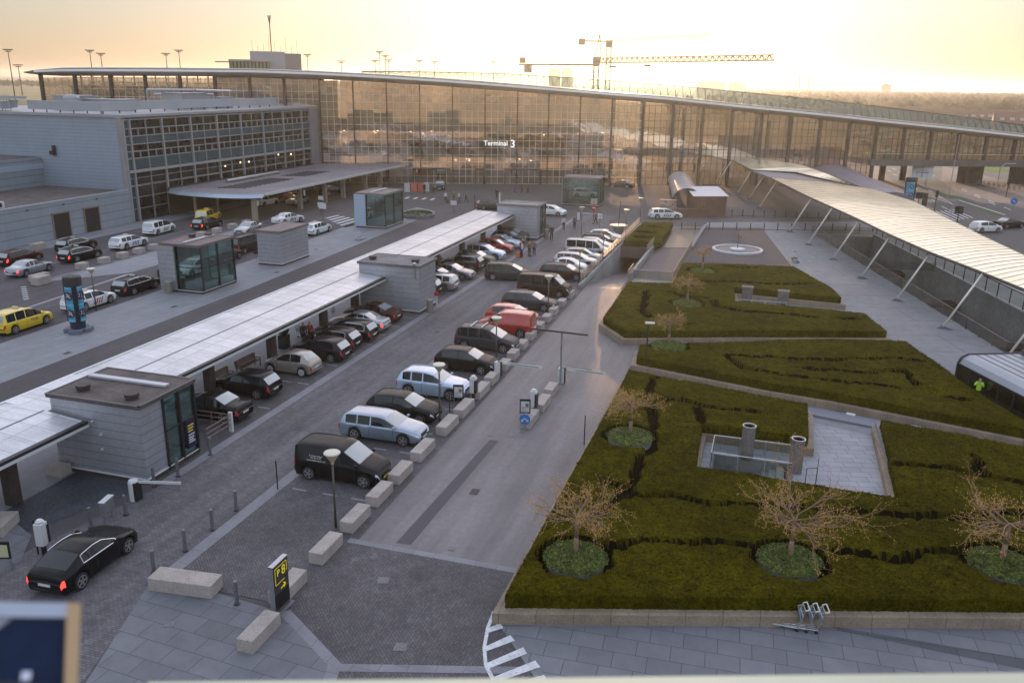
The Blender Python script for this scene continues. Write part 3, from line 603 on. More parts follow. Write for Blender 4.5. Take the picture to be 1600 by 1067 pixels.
railing('vent_railing',[(-1.8,72.8),(1.6,73.),(2.2,73.)],1.0,1.2,steel_w,'pale railing in front of the far vent boxes',g_rail,1)
railing('ramp_railing',[(-16.35,76.2,.42),(-16.45,113,.42)],.95,1.6,mat('bright_steel',(.33,.28,.23),.4,.6),'long triple-bar railing on the wall left of the underpass ramp',None,4,.03)
railing('ramp_railing',[(-12.55,80.5,.1),(-12.55,83.5,.2)],1.0,.5,MATS['bright_steel'],'short railing at the foot of the ramp divider wall',None,2,.03)
railing('ramp_railing',[(-12.55,93,.5),(-12.55,98.4,.5)],.9,.6,MATS['bright_steel'],'short railing beside the hedge-topped tunnel portal',None,2,.03)
railing('ramp_railing',[(-8.35,82.3),(-8.3,100)],.95,.55,MATS['bright_steel'],'bright railing on the right side of the brown walkway',None,2,.03)
railing('ramp_railing',[(-12.3,82.1),(-8.5,82.4)],.9,1.5,steel,'glass rail across the near end of the brown walkway',g_rail,1,.02)
mb=MB(); mb.prism([(-8.45,100),(-8.15,100),(-7.9,117),(-8.3,117)],0,.35); mb.build('walkway_kerb',kerbm,label='raised kerb wall between the walkway and the fountain court',cat='kerb wall')
# portal with hedge on top
t=thing('tunnel_portal','brown concrete tunnel portal topped by a clipped hedge','tunnel portal',(-14,98,0))
mb=MB(); mb.bx(-16.2,97.6,-.35,-12.2,114,.25); mb.bx(-16.2,97.4,-1.05,-12.2,97.9,.25); mb.build('lintel',mat('brown_concrete',(.13,.1,.09),.8,noise=((.8,.15))),t,w=1)
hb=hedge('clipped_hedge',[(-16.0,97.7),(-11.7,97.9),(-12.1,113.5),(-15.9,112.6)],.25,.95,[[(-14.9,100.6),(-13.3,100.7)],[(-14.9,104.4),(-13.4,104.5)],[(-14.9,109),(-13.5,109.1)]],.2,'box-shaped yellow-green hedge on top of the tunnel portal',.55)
# fountain ring
t=thing('fountain_ring','round fountain basin with white rim in the dark court','fountain',(-3.1,101.3,0))
MB().lathe([(2.9,0),(2.9,.2),(2.6,.2),(2.6,.02)],n=48).build('rim',mat('white_stone',(.6,.6,.62),.6),t)
MB().lathe([(2.6,.03),(2.6,.06)],n=40).build('basin_floor',mat('basin_floor',(.12,.115,.13),.5,noise=((.8,.2),)),t)
MB().lathe([(.85,0),(.85,.22),(.7,.25)],n=24).build('centre_disc',MATS['white_stone'],t)
t2=thing('sapling','tiny bare sapling in the middle of the round fountain','tree',(-3.1,101.3,.25)); mb=MB(); mb.tube((0,0,0),(0,0,1.6),.05,.03); mb.build('trunk',bark,t2); mb=MB()
for i in range(26):
    a=random.random()*6.3; p=Vector((0,0,random.uniform(.8,1.6))); mb.tube(p,p+Vector((math.cos(a)*.6,math.sin(a)*.6,random.uniform(.1,.7))),.02,.008,4,False)
mb.build('branches',bark,t2)
# ================= TERMINAL =================
A0=Vector((-80.3,141.65)); U0=Vector((.93342,.35878)); N0=Vector((-.35878,.93342))   # facade origin, direction, inward normal
def F3(s,d,z): p=A0+U0*s+N0*d; return (p.x,p.y,z)
fang=math.atan2(U0.y,U0.x)
COLS=[-48,-42.2,-36.1,-30.1,-24.1,-18,-11.9,-5.8,.4,6.4,12.4,18.4,24.4,30.4,36.4,42.2,48.1,54.1,60.,65.7,71.4,77.1,82.8,88.6,94.4,100.1,105.6,111.2,116.6,122.2,127.9,133.7,139.5,145.3,151,157]
WS=[-51.7,-43,-26.7,-10.2,.9,12.2,23.6,42.2,52.8,64.8,76.9,83.1,95.5,104.9,120.9,133.9,145,160]
WZ=[18.85,19.3,19.5,19.6,19.35,18.95,18.4,17.3,16.6,15.85,14.8,14.3,13.3,12.4,11.1,9.9,8.8,7.2]
def roofz(s): return float(np.interp(s,WS,WZ))
term=thing('airport_terminal','long glass airport terminal hall under a sweeping wing-shaped roof','terminal',(A0.x,A0.y,0))
soff=mat('roof_soffit',(.42,.37,.34),.7,noise=((.15,.1),)); roofm=mat('terminal_roof',(.19,.18,.18),.6,noise=((.2,.12),))
ss=[-51.7]+list(np.arange(-48,160,4.))
DEP=30
def depth(s): return DEP if s<60 else max(13,DEP-(s-60)*.38)
mb=MB(); V=[];n=len(ss)
rows=[(-2.2,0.0,0),(-2.2,.3,0),(.5,.5,0),(DEP*.5,.55,1),(DEP,.4,1),(DEP+1.5,.3,1),(DEP+1.5,.1,1),(DEP,-.7,1),(.5,-.95,0),(-1.7,-.45,0)]
mb_v=[]
for s in ss:
    z=roofz(s); k=depth(s)/DEP; tip=max(0,min(1,(s+51.7)/6)) 
    for d,h,f in rows: mb_v.append(F3(s,(d*k if f else d) if tip>0 else 2.0+d*.02,z+h*(.15+.85*tip)))
nr=len(rows); fs=[];mi=[]
for i in range(n-1):
    for j in range(nr):
        fs.append((i*nr+j,(i+1)*nr+j,(i+1)*nr+(j+1)%nr,i*nr+(j+1)%nr)); mi.append(1 if j>=7 else 0)
mb.v=mb_v; mb.f=fs; mb.mi=mi; mb.build('roof',[roofm,soff],term,w=1)
mb=MB(); mb.sheetslab([F3(s,-2.34,roofz(s)+.1) for s in ss[1:]],[F3(s,-2.2,roofz(s)+.16) for s in ss[1:]],.3); mb.build('roof_edge_trim',mat('white_trim',(.95,.93,.9),.3,.2),term,w=1)
# glazed skylight strip with truss
sk=MB(); fr=MB(); S=np.arange(8,158,1.45)
def skz(s): return roofz(s)+.55, roofz(s)+.65+float(np.interp(s,[8,35,60,77,105,135,160],[.15,1.9,2.3,2.5,2.6,1.8,1.5]))*.75
for i,(a,b) in enumerate(zip(S[:-1],S[1:])):
    za,zb=skz(a),skz(b); sk.face([F3(a,.3,za[0]),F3(b,.3,zb[0]),F3(b,1.6,zb[1]),F3(a,1.6,za[1])])
    fr.beam(F3(a,.2,za[0]),F3(a,1.5,za[1]),.09,.09)
    fr.beam(F3(a,.2,za[0]),F3(b,1.5,zb[1]),.06,.06)
    fr.beam(F3(a,1.6,za[1]+.06),F3(b,1.6,zb[1]+.06),.12,.14)
sk.build('skylight_glazing',g_sky,term,w=1); fr.build('skylight_truss',mat('truss_green_grey',(.05,.055,.05),.5,.3),term,w=1)
colm=mat('terminal_column',(.085,.06,.05),.6,.2,noise=((1.,.2))); mulm=mat('facade_mullion',(.8,.64,.52),.5,.3)
mulm2=mat('facade_mullion_dark',(.09,.075,.065),.5,.3)
FB=5.1
for i,s in enumerate(COLS):
    if s>150: break
    z1=roofz(s)-.2; z0=13.5 if s<-.5 else (0 if s<106 else 4.)
    wd=.5 if (s>58 or s<-5) else .22
    mb=MB(); mb.prism([F3(s-wd/2,-.35,0)[:2],F3(s+wd/2,-.35,0)[:2],F3(s+wd/2,.35,0)[:2],F3(s-wd/2,.35,0)[:2]],z0,z1); mb.build('column',colm,term,w=1)
    if s>58:
        d=depth(s)-1; mb=MB(); mb.prism([F3(s-.2,d,0)[:2],F3(s+.2,d,0)[:2],F3(s+.2,d+.3,0)[:2],F3(s-.2,d+.3,0)[:2]],0 if s<106 else 4,z1); mb.build('rear_column',colm,term,w=1)
for i,(a,b) in enumerate(zip(COLS[:-1],COLS[1:])):
    if a>145: break
    z0=13.6 if b<1 else (0. if a<105 else FB)
    za,zb=roofz(a)-1.1,roofz(b)-1.1
    g=MB(); g.face([F3(a,0,z0),F3(b,0,z0),F3(b,0,zb),F3(a,0,za)]); pane=g.build('glass_bay',g_fac,term,w=1)
    g=MB(); nv=5; th=.07 if a<58 else .08
    for k in range(1,nv):
        s=a+(b-a)*k/nv; g.beam(F3(s,-.06,z0),F3(s,-.06,za+(zb-za)*k/nv),th,th)
    z=z0+.02
    step=1.32
    while z<min(za,zb):
        g.beam(F3(a,-.06,z),F3(b,-.06,z),th,th); z+=step
    g.build('mullion_grid',mulm if a<58 else mulm2,pane,w=0)
# fix offset: mullions are written in world metres, so shift under the term parent
for o in list(C.objects):
    if o.name.startswith('mullion_grid'): 
        o.location=-wl(o.parent)
# rear wall glass
g=MB(); 
for a,b in zip(COLS[18:-2],COLS[19:-1]):
    g.face([F3(a,depth(a),0 if a<105 else FB),F3(b,depth(b),0 if b<106 else FB),F3(b,depth(b),roofz(b)-.3),F3(a,depth(a),roofz(a)-.3)])
g.build('rear_glazing',g_back,term,w=1)
g=MB()
for a,b in zip(COLS[18:-2],COLS[19:-1]):
    for k in range(3):
        s=a+(b-a)*(k+.5)/3; g.beam(F3(s,depth(s),0 if s<105 else FB),F3(s,depth(s),roofz(s)-.4),.07,.07)
    z=1.2 if a<105 else FB+1.2
    while z<roofz(b)-.5: g.beam(F3(a,depth(a)-.08,z),F3(b,depth(b)-.08,z),.06,.06); z+=2.6
g.build('rear_mullions',mulm2,term,w=1)
# interior
inm=mat('interior_wall',(.42,.32,.25),.8,noise=((.15,.3),(1.,.2))); flm=mat('interior_floor',(.3,.27,.24),.35,noise=((.3,.2),))
g=MB()
for k in range(15): a_,b_=.5+k*4,min(60,.5+(k+1)*4); g.face([F3(a_,DEP-.5,0),F3(b_,DEP-.5,0),F3(b_,DEP-.5,roofz(b_)-.4),F3(a_,DEP-.5,roofz(a_)-.4)])
g.build('added_glow_screen',glow_scr,term,w=1); g=MB(); g.prism([F3(-.2,.4,0)[:2],F3(.1,.4,0)[:2],F3(.1,DEP,0)[:2],F3(-.2,DEP,0)[:2]],0,18.2); g.build('interior_wall',inm,term,w=1)  # glow screen is an addition behind the facade, lit through by the sun
g=MB(); g.prism([F3(-20,9,0)[:2],F3(0,9,0)[:2],F3(0,9.3,0)[:2],F3(-20,9.3,0)[:2]],13.6,19.2); g.prism([F3(-48,12,0)[:2],F3(-20,12,0)[:2],F3(-20,12.3,0)[:2],F3(-48,12.3,0)[:2]],13.6,16.6)
for k in range(15): g.prism([F3(-47+k*2,14,0)[:2],F3(-46.8+k*2,14,0)[:2],F3(-46.8+k*2,14.2,0)[:2],F3(-47+k*2,14.2,0)[:2]],13.6,19.)
for z_ in (17.2,18.): g.prism([F3(-48,14,0)[:2],F3(-19,14,0)[:2],F3(-19,14.2,0)[:2],F3(-48,14.2,0)[:2]],z_,z_+.1)
g=g; g.build('upper_wall',mat('upper_wall',(.26,.22,.2),.8,noise=((.2,.2),)),term,w=1)
for (s0,s1,d0,d1,z,th) in ((.5,58,7,DEP,4.6,.5),(.5,50,12,DEP,9.2,.5),(24,44,3,14,6.9,.35),(58,104,9,DEP*.6,5.0,.3)):
    g=MB(); g.prism([F3(s0,d0,0)[:2],F3(s1,d0,0)[:2],F3(s1,d1,0)[:2],F3(s0,d1,0)[:2]],z,z+th); g.prism([F3(s0,d0-.05,0)[:2],F3(s1,d0-.05,0)[:2],F3(s1,d0,0)[:2],F3(s0,d0,0)[:2]],z-.3,z+1.3); g.build('gallery_floor',mat('gallery_edge',(.5,.4,.33),.6,noise=((.3,.2),)),term,w=1)
rr=random.Random(5)
icol=[(.3,.12,.08),(.45,.38,.3),(.12,.16,.12),(.55,.5,.44),(.2,.1,.07),(.35,.3,.2),(.1,.1,.11),(.5,.22,.12)]
for k in range(44):
    s=rr.uniform(2,56); d=rr.choice([8,10,13,16,20]); z=rr.choice([0,0,5.1,5.1,9.7]) if d>8 else rr.choice([0,5.1]); wd=rr.uniform(1.2,5); h=rr.uniform(1.,3.2)
    g=MB(); c=F3(s,d,z+h/2); g.obx(c,(wd,rr.uniform(.5,2),h),fang); g.build('interior_partition',mat('interior_tone_%s'%'abcdefgh'[k%8],icol[k%8],.6),term,w=1)
g=MB(); g.obx(F3(82,9,7.),(9,.3,3.6),fang); g.obx(F3(99,7,3.5),(6.5,.4,7),fang); g.build('copper_wall_panel',mat('copper_panel',(.3,.15,.1),.5,.2),term,w=1)
for s,d,h in ((68,8,14),(70,8,14),(84,6,12),(86.5,6,12),(62,10,15)):
    g=MB(); g.tube(F3(s,d,0),F3(s,d,h),.45,n=12); g.build('interior_pillar',colm,term,w=1)
g=MB()
for k in range(46): 
    s=rr.uniform(2,56); z=rr.choice([3.6,4.3,8.6,8.9]); g.obx(F3(s,rr.uniform(7,20),z),(.3,.14,.08),fang)
g.build('ceiling_lights',mat('warm_lamp',(1,.72,.4),.4,emit=4),term,w=1)
# entrance: base plinth / doors
for s0,s1 in ((17,24),(28.5,30.2),(34,41),(47,53)):
    g=MB(); g.prism([F3(s0,-1.6,0)[:2],F3(s1,-1.6,0)[:2],F3(s1,-.1,0)[:2],F3(s0,-.1,0)[:2]],2.7,2.95); g.prism([F3(s0,-1.5,0)[:2],F3(s0+.15,-1.5,0)[:2],F3(s0+.15,-.1,0)[:2],F3(s0,-.1,0)[:2]],0,2.7); g.prism([F3(s1-.15,-1.5,0)[:2],F3(s1,-1.5,0)[:2],F3(s1,-.1,0)[:2],F3(s1-.15,-.1,0)[:2]],0,2.7); g.build('entrance_porch',mulm2,term,w=1)
sgn=mat('sign_letters_white',(.9,.9,.88),.4,emit=.35)
text('Terminal','terminal_sign',1.25,facing(Vector(F3(32.4,-.35,7.45))-Vector((A0.x,A0.y,0)),U0.x,U0.y),sgn,term,.06)
text('3','terminal_sign_number',1.9,facing(Vector(F3(35.6,-.35,7.35))-Vector((A0.x,A0.y,0)),U0.x,U0.y),sgn,term,.06)
# bridge part
g=MB(); g.prism([F3(105,-.6,0)[:2],F3(160,-.6,0)[:2],F3(160,12,0)[:2],F3(105,14,0)[:2]],3.95,FB); g.build('bridge_deck',mat('bridge_deck',(.14,.12,.11),.7,noise=((.3,.2),)),term,w=1)
g=MB(); g.tube(F3(105.6,-.3,6.2),F3(158,-.3,6.2),.05); g.build('bridge_handrail',steel,term,w=1)
g=MB()
for k in range(30): g.obx(F3(rr.uniform(106,150),rr.uniform(2,9),FB+.8),(.45,.3,1.6),rr.uniform(0,3))
for (s,d,w_) in ((109,1.2,6.5),):
    pass
for s in (113.5,118.,):
    g=MB(); g.obx(F3(s,11,2.),(1.1,.6,4.),fang); g.build('bridge_pier',colm,term,w=1)
for s in (129.5,140.5):
    g=MB(); g.obx(F3(s,6,2.),(3.6,3.,4.),fang); g.obx(F3(s-.6,4.45,2.),(.25,.2,4.),fang); g.build('bridge_pier',concrete_d,term,w=1)
g=MB(); g.obx(F3(110,1.0,FB+.6),(4.,.15,1.1),fang); g.build('green_counter',mat('green_glass_counter',(.03,.3,.17),.3),term,w=1)
# ================= OFFICE BLOCK =================
off=thing('office_block','office block with ribbed metal side wall and a gridded glass front','building',(-80.4,91.6,0))
e=F3(0,0,0); 
mb=MB(); mb.prism([(-80.9,91.6),(-80.9,139.6),(-116,124.),(-116,91.6)],0,13.4); mb.build('metal_wall',metal_fine,off,w=1)
mb=MB(); mb.prism([(-80.3,91.4),(-80.3,141.5),(-116,127),(-116,91.4)],13.4,13.75); mb.build('roof_slab',mat('pale_roof_edge',(.36,.36,.38),.5,.2,noise=((.3,.1),)),off,w=1)
mb=MB(); mb.bx(-80.95,138.5,0,-80.3,141.4,13.4); mb.bx(-80.95,91.4,0,-80.35,91.9,13.4); mb.build('corner_frame',mat('corner_cladding',(.3,.28,.29),.5,.2,noise=((.5,.1),)),off,w=1)
Y=[92.0,93.2]+[99.4+6.1*i for i in range(7)]+[138.5]
X0=-80.35
fl=[0.3,2.2,4.2,6.35,6.75,8.3,9.2,10.1,11.3,12.2,13.1]
winm=mat('office_glass_dark',(.02,.021,.019),.1,0,spec=.35,noise=((.25,.5),(1.3,.5))); spand=mat('spandrel_glass',(.06,.1,.115),.25,spec=.4,noise=((.4,.2),)); framem=mat('white_window_frame',(.36,.355,.36),.45,.2)
tealw=mat('teal_stair_glass',(.05,.1,.12),.12,spec=.4,noise=((.3,.3),(2.,.2)))
for i,(a,b) in enumerate(zip(Y[:-1],Y[1:])):
    f=MB(); f.face([(X0-.35,a,0.05),(X0-.35,b,0.05),(X0-.35,b,13.2),(X0-.35,a,13.2)]); 
    wn=f.build('window_bay',winm if i>0 else tealw,off,w=1)
    base=wl(wn)
    def addp(mb,nm,m): 
        o=mb.build(nm,m,wn,w=0); o.location=-base
    s=MB()
    for z0,z1 in ((6.8,8.1),(9.95,10.95)): s=MB(); s.bx(X0-.33,a,z0,X0-.2,b,z1); addp(s,'spandrel',spand)
    s=MB(); s.bx(X0-.3,a-.13,.05,X0+.02,a+.13,13.2)
    zs=[6.4,8.15,9.05,9.95,11.0,11.95,13.1]; 
    for z in zs: s.bx(X0-.28,a,z-.06,X0-.08,b,z+.06)
    for z in (1.6,3.1,4.7,5.6): s.bx(X0-.28,a,z-.03,X0-.14,b,z+.03)
    if b-a>3:
        m_=(a+b)/2; s.bx(X0-.28,m_-.05,.05,X0-.1,m_+.05,13.2)
        for q in (.25,.75): 
            for z0,z1 in ((8.15,9.05),(11.,11.95)): s.bx(X0-.28,a+(b-a)*q-.05,z0,X0-.1,a+(b-a)*q+.05,z1)
    addp(s,'frame',framem)
mb=MB(); mb.bx(X0-.25,92,6.35,X0+.25,138.5,6.7); mb.build('ledge',framem,off,w=1)
mb=MB(); mb.bx(X0-2.5,92,4.55,X0+.0,139,4.6); mb.build('inner_floor',inm,off,w=1)
for (y,z) in ((117.,5.6),(119.3,5.5),(113,5.4),(132,5.8),(128,6.)):
    mb=MB(); mb.bx(X0-.3,y,z,X0-.25,y+.13,z+.2); mb.build('lit_lamp',mat('warm_lamp',(1,.7,.4)),off,w=1)
mb=MB(); mb.bx(-79.95,98.6,.02,-79.9,138.4,3.85); mb.build('canopy_shade_sheet',mat('canopy_shade_brown',(.035,.024,.016),.6,noise=((.5,.3),),vlines=(1.5,.08,2.2,90)),off,w=1)  # added dark sheet, paints the shade under the entrance canopy
# roof screen and plant
mb=MB(); mb.prism([(-84,92.6),(-84,134.),(-84.4,134),(-84.4,93.),(-96,93.0),(-96,92.6)],14.1,15.25); mb.build('roof_screen',mat('roof_screen',(.42,.45,.5),.4,.3,noise=((.3,.05),(.05,.15))),off,w=1)
mb=MB(); 
for k in range(14): mb.bx(-84.3,93+k*3,13.75,-84.15,93.1+k*3,14.1)
for k in range(6): mb.bx(-84.4-k*2.2,92.8,13.75,-84.3-k*2.2,92.9,14.1)
mb.build('screen_posts',dark,off,w=1)
plant=mat('plant_housing',(.36,.37,.4),.5,.3,noise=((.5,.1),)); 
for (x0,y0,x1,y1,h) in ((-99,100,-95,104,1.9),(-94.5,101,-88,103.5,1.5),(-90,112,-86.5,118,2.3),(-92,118,-90,124,1.9),(-88,121,-86,124,1.6),(-97,108,-94,112,1.3)):
    mb=MB(); mb.bx(x0,y0,13.75,x1,y1,13.75+h); mb.bx(x0-.1,y0-.1,13.75+h,x1+.1,y1+.1,13.85+h)
    for k in range(5): mb.bx(x0+.3,y0-.06,14.+k*.25,x1-.3,y0,14.1+k*.25)
    mb.build('roof_plant_unit',plant,off,w=1)
mb=MB(); mb.path([(-91,110,14),(-91,110,16.6),(-84.8,113,16.6),(-84.8,122,16.4)],.18,8); mb.path([(-93,114,15.9),(-86,119,15.9),(-86,119,13.8)],.15,8); mb.build('roof_duct',steel,off,w=1)
mb=MB(); mb.lathe([(1.1,0),(1.1,.9),(.9,1.2),(.4,1.35)],(-94.7,99.,14.6),20); mb.build('roof_tank',plant,off,w=1)
for k in range(7):
    x=-100-k*.7; mb=MB(); mb.tube((x,93.6+k*.2,13.75),(x,93.6+k*.2,15.9),.05); mb.beam((x-.8,93.6,15.6),(x+.8,93.8,15.6),.05,.05); mb.build('roof_gantry_post',steel,off,w=1)
mb=MB(); mb.bx(-106,93.2,15.4,-97,93.6,15.7); mb.bx(-106,93.0,14.,-101,95,15.0); mb.build('roof_gantry',MATS['roof_screen'],off,w=1)
mb=MB(); mb.lathe([(.35,0),(.6,1.0),(.65,1.0)],(-99.3,93.6,14.2),14); mb.build('round_duct',steel,off,w=1)
mb=MB(); mb.bx(-91.6,91.2,8.3,-91.3,91.6,9.6); mb.bx(-92,91.1,8.4,-91.4,91.6,8.9); mb.build('wall_lamp',dark,off,w=1)
# lower annexes
ax=thing('annex_building','low panel-clad annex with two black doors beside the office block','building',(-80.1,75,0))
mb=MB(); mb.prism([(-80.1,40),(-80.1,91.3),(-93.9,91.3),(-93.9,40)],0,4.25); mb.build('wall',metal_panel,ax,w=1)
mb=MB(); mb.prism([(-80.4,40),(-80.4,91.1),(-93.7,91.1),(-93.7,40)],4.25,4.29); mb.build('roof',roof_brown,ax,w=1)
mb=MB(); mb.bx(-80.4,40,4.25,-80.05,91.3,4.42); mb.build('parapet',mat('pale_coping',(.38,.4,.43),.5,.2),ax,w=1)
for y0,y1 in ((78.45,80.85),(83.3,85.6)):
    mb=MB(); mb.bx(-80.1,y0,.02,-80.03,y1,2.9); d=mb.build('door',mat('black_door',(.02,.016,.014),.5,lines=(.2,.02,.5)),ax,w=1)
    mb=MB(); mb.bx(-80.1,y0-.14,0,-79.98,y0,3.0);mb.bx(-80.1,y1,0,-79.98,y1+.14,3.0);mb.bx(-80.1,y0-.14,2.9,-79.98,y1+.14,3.05); mb.build('door_frame',mat('brass_frame',(.3,.22,.17),.5,.3),ax,w=1)
for x,y in ((-81.6,73.0),(-81.6,71.7)):
    mb=MB(); mb.bx(x-.35,y-.5,4.3,x+.1,y+.5,5.0); un=mb.build('air_conditioner',steel_w,ax,w=1)
    mb=MB(); mb.tube((x+.1,y-.1,4.65),(x+.13,y-.1,4.65),.26,n=16); o=mb.build('fan',dark,un,w=0); o.location=-wl(un)
for y in (75,80.2,85.5): mb=MB(); mb.bx(-80.04,y-.12,3.85,-79.9,y+.12,3.95); mb.build('wall_light',dark,ax,w=1)
bx2=thing('stepped_annex','two-storey panel-clad wing stepping up behind the low annex','building',(-94,70,0))
mb=MB(); mb.prism([(-93.9,40),(-93.9,94.2),(-125,94.2),(-125,40)],0,8.0); mb.build('wall',metal_panel,bx2,w=1)
mb=MB(); mb.prism([(-94.2,40),(-94.2,91.3),(-125,91.3),(-125,40)],8.0,8.05); mb.build('roof',roof_brown,bx2,w=1)
mb=MB(); mb.bx(-93.92,40,6.5,-93.8,94,7.2); mb.build('pale_cladding_band',mat('light_band',(.42,.5,.6),.4,.3),bx2,w=1)
# ================= ENTRANCE CANOPY =================
cn=thing('entrance_canopy','wide grey drop-off canopy with curved end in front of the office block','canopy',(-66,98,0))
zt=3.35
A_=[(-79.9,99.,zt+.35),(-79.9,104,zt+.35),(-79.9,112,zt+.3),(-79.9,125,zt+.25),(-79.9,140,zt+.2),(-76,148,zt+.2)]
B_=[(-77,98.,zt+.1),(-70,98.4,zt),(-66.6,99.2,zt),(-65.2,102,zt),(-65.2,125,zt),(-65.2,148,zt)]
arcx=[(-79.9,99.0),(-77.5,97.9),(-74.5,97.3),(-71.5,97.2),(-68.5,97.6),(-66.4,98.4),(-65.2,99.6)]
mb=MB(); mb.prism(arcx+[(-65.2,147),(-79.9,141)],zt,zt+.28); mb.build('roof',mat('canopy_felt',(.22,.2,.215),.6,noise=((.2,.2),(3.,.12))),cn,w=1)
mb=MB(); 
for p,q in zip(arcx[:-1],arcx[1:]): mb.face([(p[0],p[1]+.1,zt+.31),(q[0],q[1]+.1,zt+.31),(q[0],q[1]-.55,zt-.22),(p[0],p[1]-.55,zt-.22)][::-1])
mb.build('curved_fascia',mat('blue_grey_fascia',(.42,.5,.58),.35,.3),cn,w=1)
mb=MB(); mb.bx(-65.22,99.6,zt-.02,-65.0,147,zt+.3); mb.build('front_edge',mat('pale_canopy_edge',(.6,.6,.58),.4,.2),cn,w=1)
mb=MB()
for k in range(18): MB().obx((-72.6 if k<11 else -73.,103+k*1.25+(3.25 if k>10 else 0),zt+.33),(4.1,.22,.06),R(12)).build('roof_grille',dark,cn,w=1)
mb=MB(); mb.tube((-77,108,zt+.55),(-77,122,zt+.55),.25,n=10); mb.build('roof_pipe',steel,cn,w=1)
for y in (98.9,110.6,118,124,132,137.6):
    mb=MB(); mb.bx(-66.8,y-.28,0,-66.2,y+.28,zt); mb.build('column',mat('canopy_column',(.3,.25,.2),.6,noise=((1.,.1),)),cn,w=1)
for x,y in ((-75.9,96.9+2),(-76,104),(-76,113),(-76,122),(-76,131)):
    mb=MB(); mb.tube((x,y,0),(x,y,zt),.22,n=12); mb.build('rear_column',MATS['canopy_column'],cn,w=1)
for k in range(11):
    mb=MB(); mb.obx((-69.5-(k%3)*2.2,100+k*4.1,zt-.06),(.3,.3,.06),0); mb.build('ceiling_light',mat('downlight',(1,.8,.5),.4,emit=14),cn,w=1)
for (x,y,zz) in ((-65.95,111.,2.4),(-66.15,99.2,2.4)):
    mb=MB(); mb.bx(x,y-.2,zz-.4,x+.06,y+.2,zz+.4); mb.build('column_sign',steel_w,cn,w=1)
# ================= CONTROL BUILDING behind roof =================
ct=thing('control_building','grey rooftop control room with green slanted windows and antennas','building',(-135,215,0))
def dirp(px_dir,dist): return Vector((px_dir[0]*dist,px_dir[1]*dist))
p0=dirp((-.5662,.8242),250);p1=dirp((-.552,.8339),250);p2=dirp((-.5064,.8623),250); pe=dirp((-.5064,.8623),262)
e1=(p2-p1).normalized(); n1=Vector((-e1.y,e1.x))
mb=MB(); q=[p1+(p2-p1)*.0,p1+(p2-p1)*.68]; mb.prism([tuple(q[0]),tuple(q[1]),tuple(q[1]+n1*9),tuple(q[0]+n1*9)],0,25.3); mb.build('tower_block',mat('control_wall',(.33,.33,.36),.7),ct,w=1)
mb=MB(); q=[p1+(p2-p1)*.68,p2]; mb.prism([tuple(q[0]),tuple(q[1]),tuple(q[1]+n1*8),tuple(q[0]+n1*8)],0,24.9); mb.build('stair_block',mat('control_wall_brown',(.24,.2,.2),.7),ct,w=1)
q=[p1-e1*5.5,p1+e1*5.]
mb=MB(); mb.prism([tuple(q[0]-n1*2),tuple(q[1]-n1*2),tuple(q[1]+n1*7),tuple(q[0]+n1*7)],22.6,23.1); mb.prism([tuple(p1-e1*9-n1*2),tuple(p1-e1*5.5-n1*2),tuple(p1-e1*5.5+n1*3),tuple(p1-e1*9+n1*3)],22.3,22.55); mb.build('control_roof',MATS['control_wall'],ct,w=1)
mb=MB(); 
for k in range(11):
    a=q[0]+e1*(.3+k*.95)-n1*1.8; b=a+e1*.65; mb.face([(a.x+n1.x,a.y+n1.y,20.4),(b.x+n1.x,b.y+n1.y,20.4),(b.x,b.y,22.6),(a.x,a.y,22.6)])
mb.build('slanted_windows',mat('green_lit_window',(.3,.33,.2),.3),ct,w=1)
mb=MB(); a=q[0]-n1*.6; b=q[1]-n1*.6; mb.prism([tuple(a),tuple(b),tuple(b+n1*6),tuple(a+n1*6)],18,22.6); mb.build('control_room',mat('control_dark',(.08,.08,.07),.6),ct,w=1)
mb=MB()
for k in range(9): 
    t=.05+k*.11; c=p1+(p2-p1)*t+n1*3; h=[2.4,1.2,1.6,3.6,2,1.4,3.0,1.2,2.6][k]; mb.tube((c.x,c.y,24.8),(c.x,c.y,25.2+h*1.3),.06,n=5)
mb.build('antennas',dark,ct,w=1)
c=p1+(p2-p1)*.42+n1*2; mb=MB(); mb.tube((c.x,c.y,25.2),(c.x,c.y,32.8),.13,n=6); mb.tube((c.x,c.y,32.5),(c.x-.35,c.y,34.6),.16,n=6); mb.tube((c.x,c.y,32.5),(c.x+.35,c.y,34.6),.16,n=6); mb.build('antenna_mast',dark,ct,w=1)
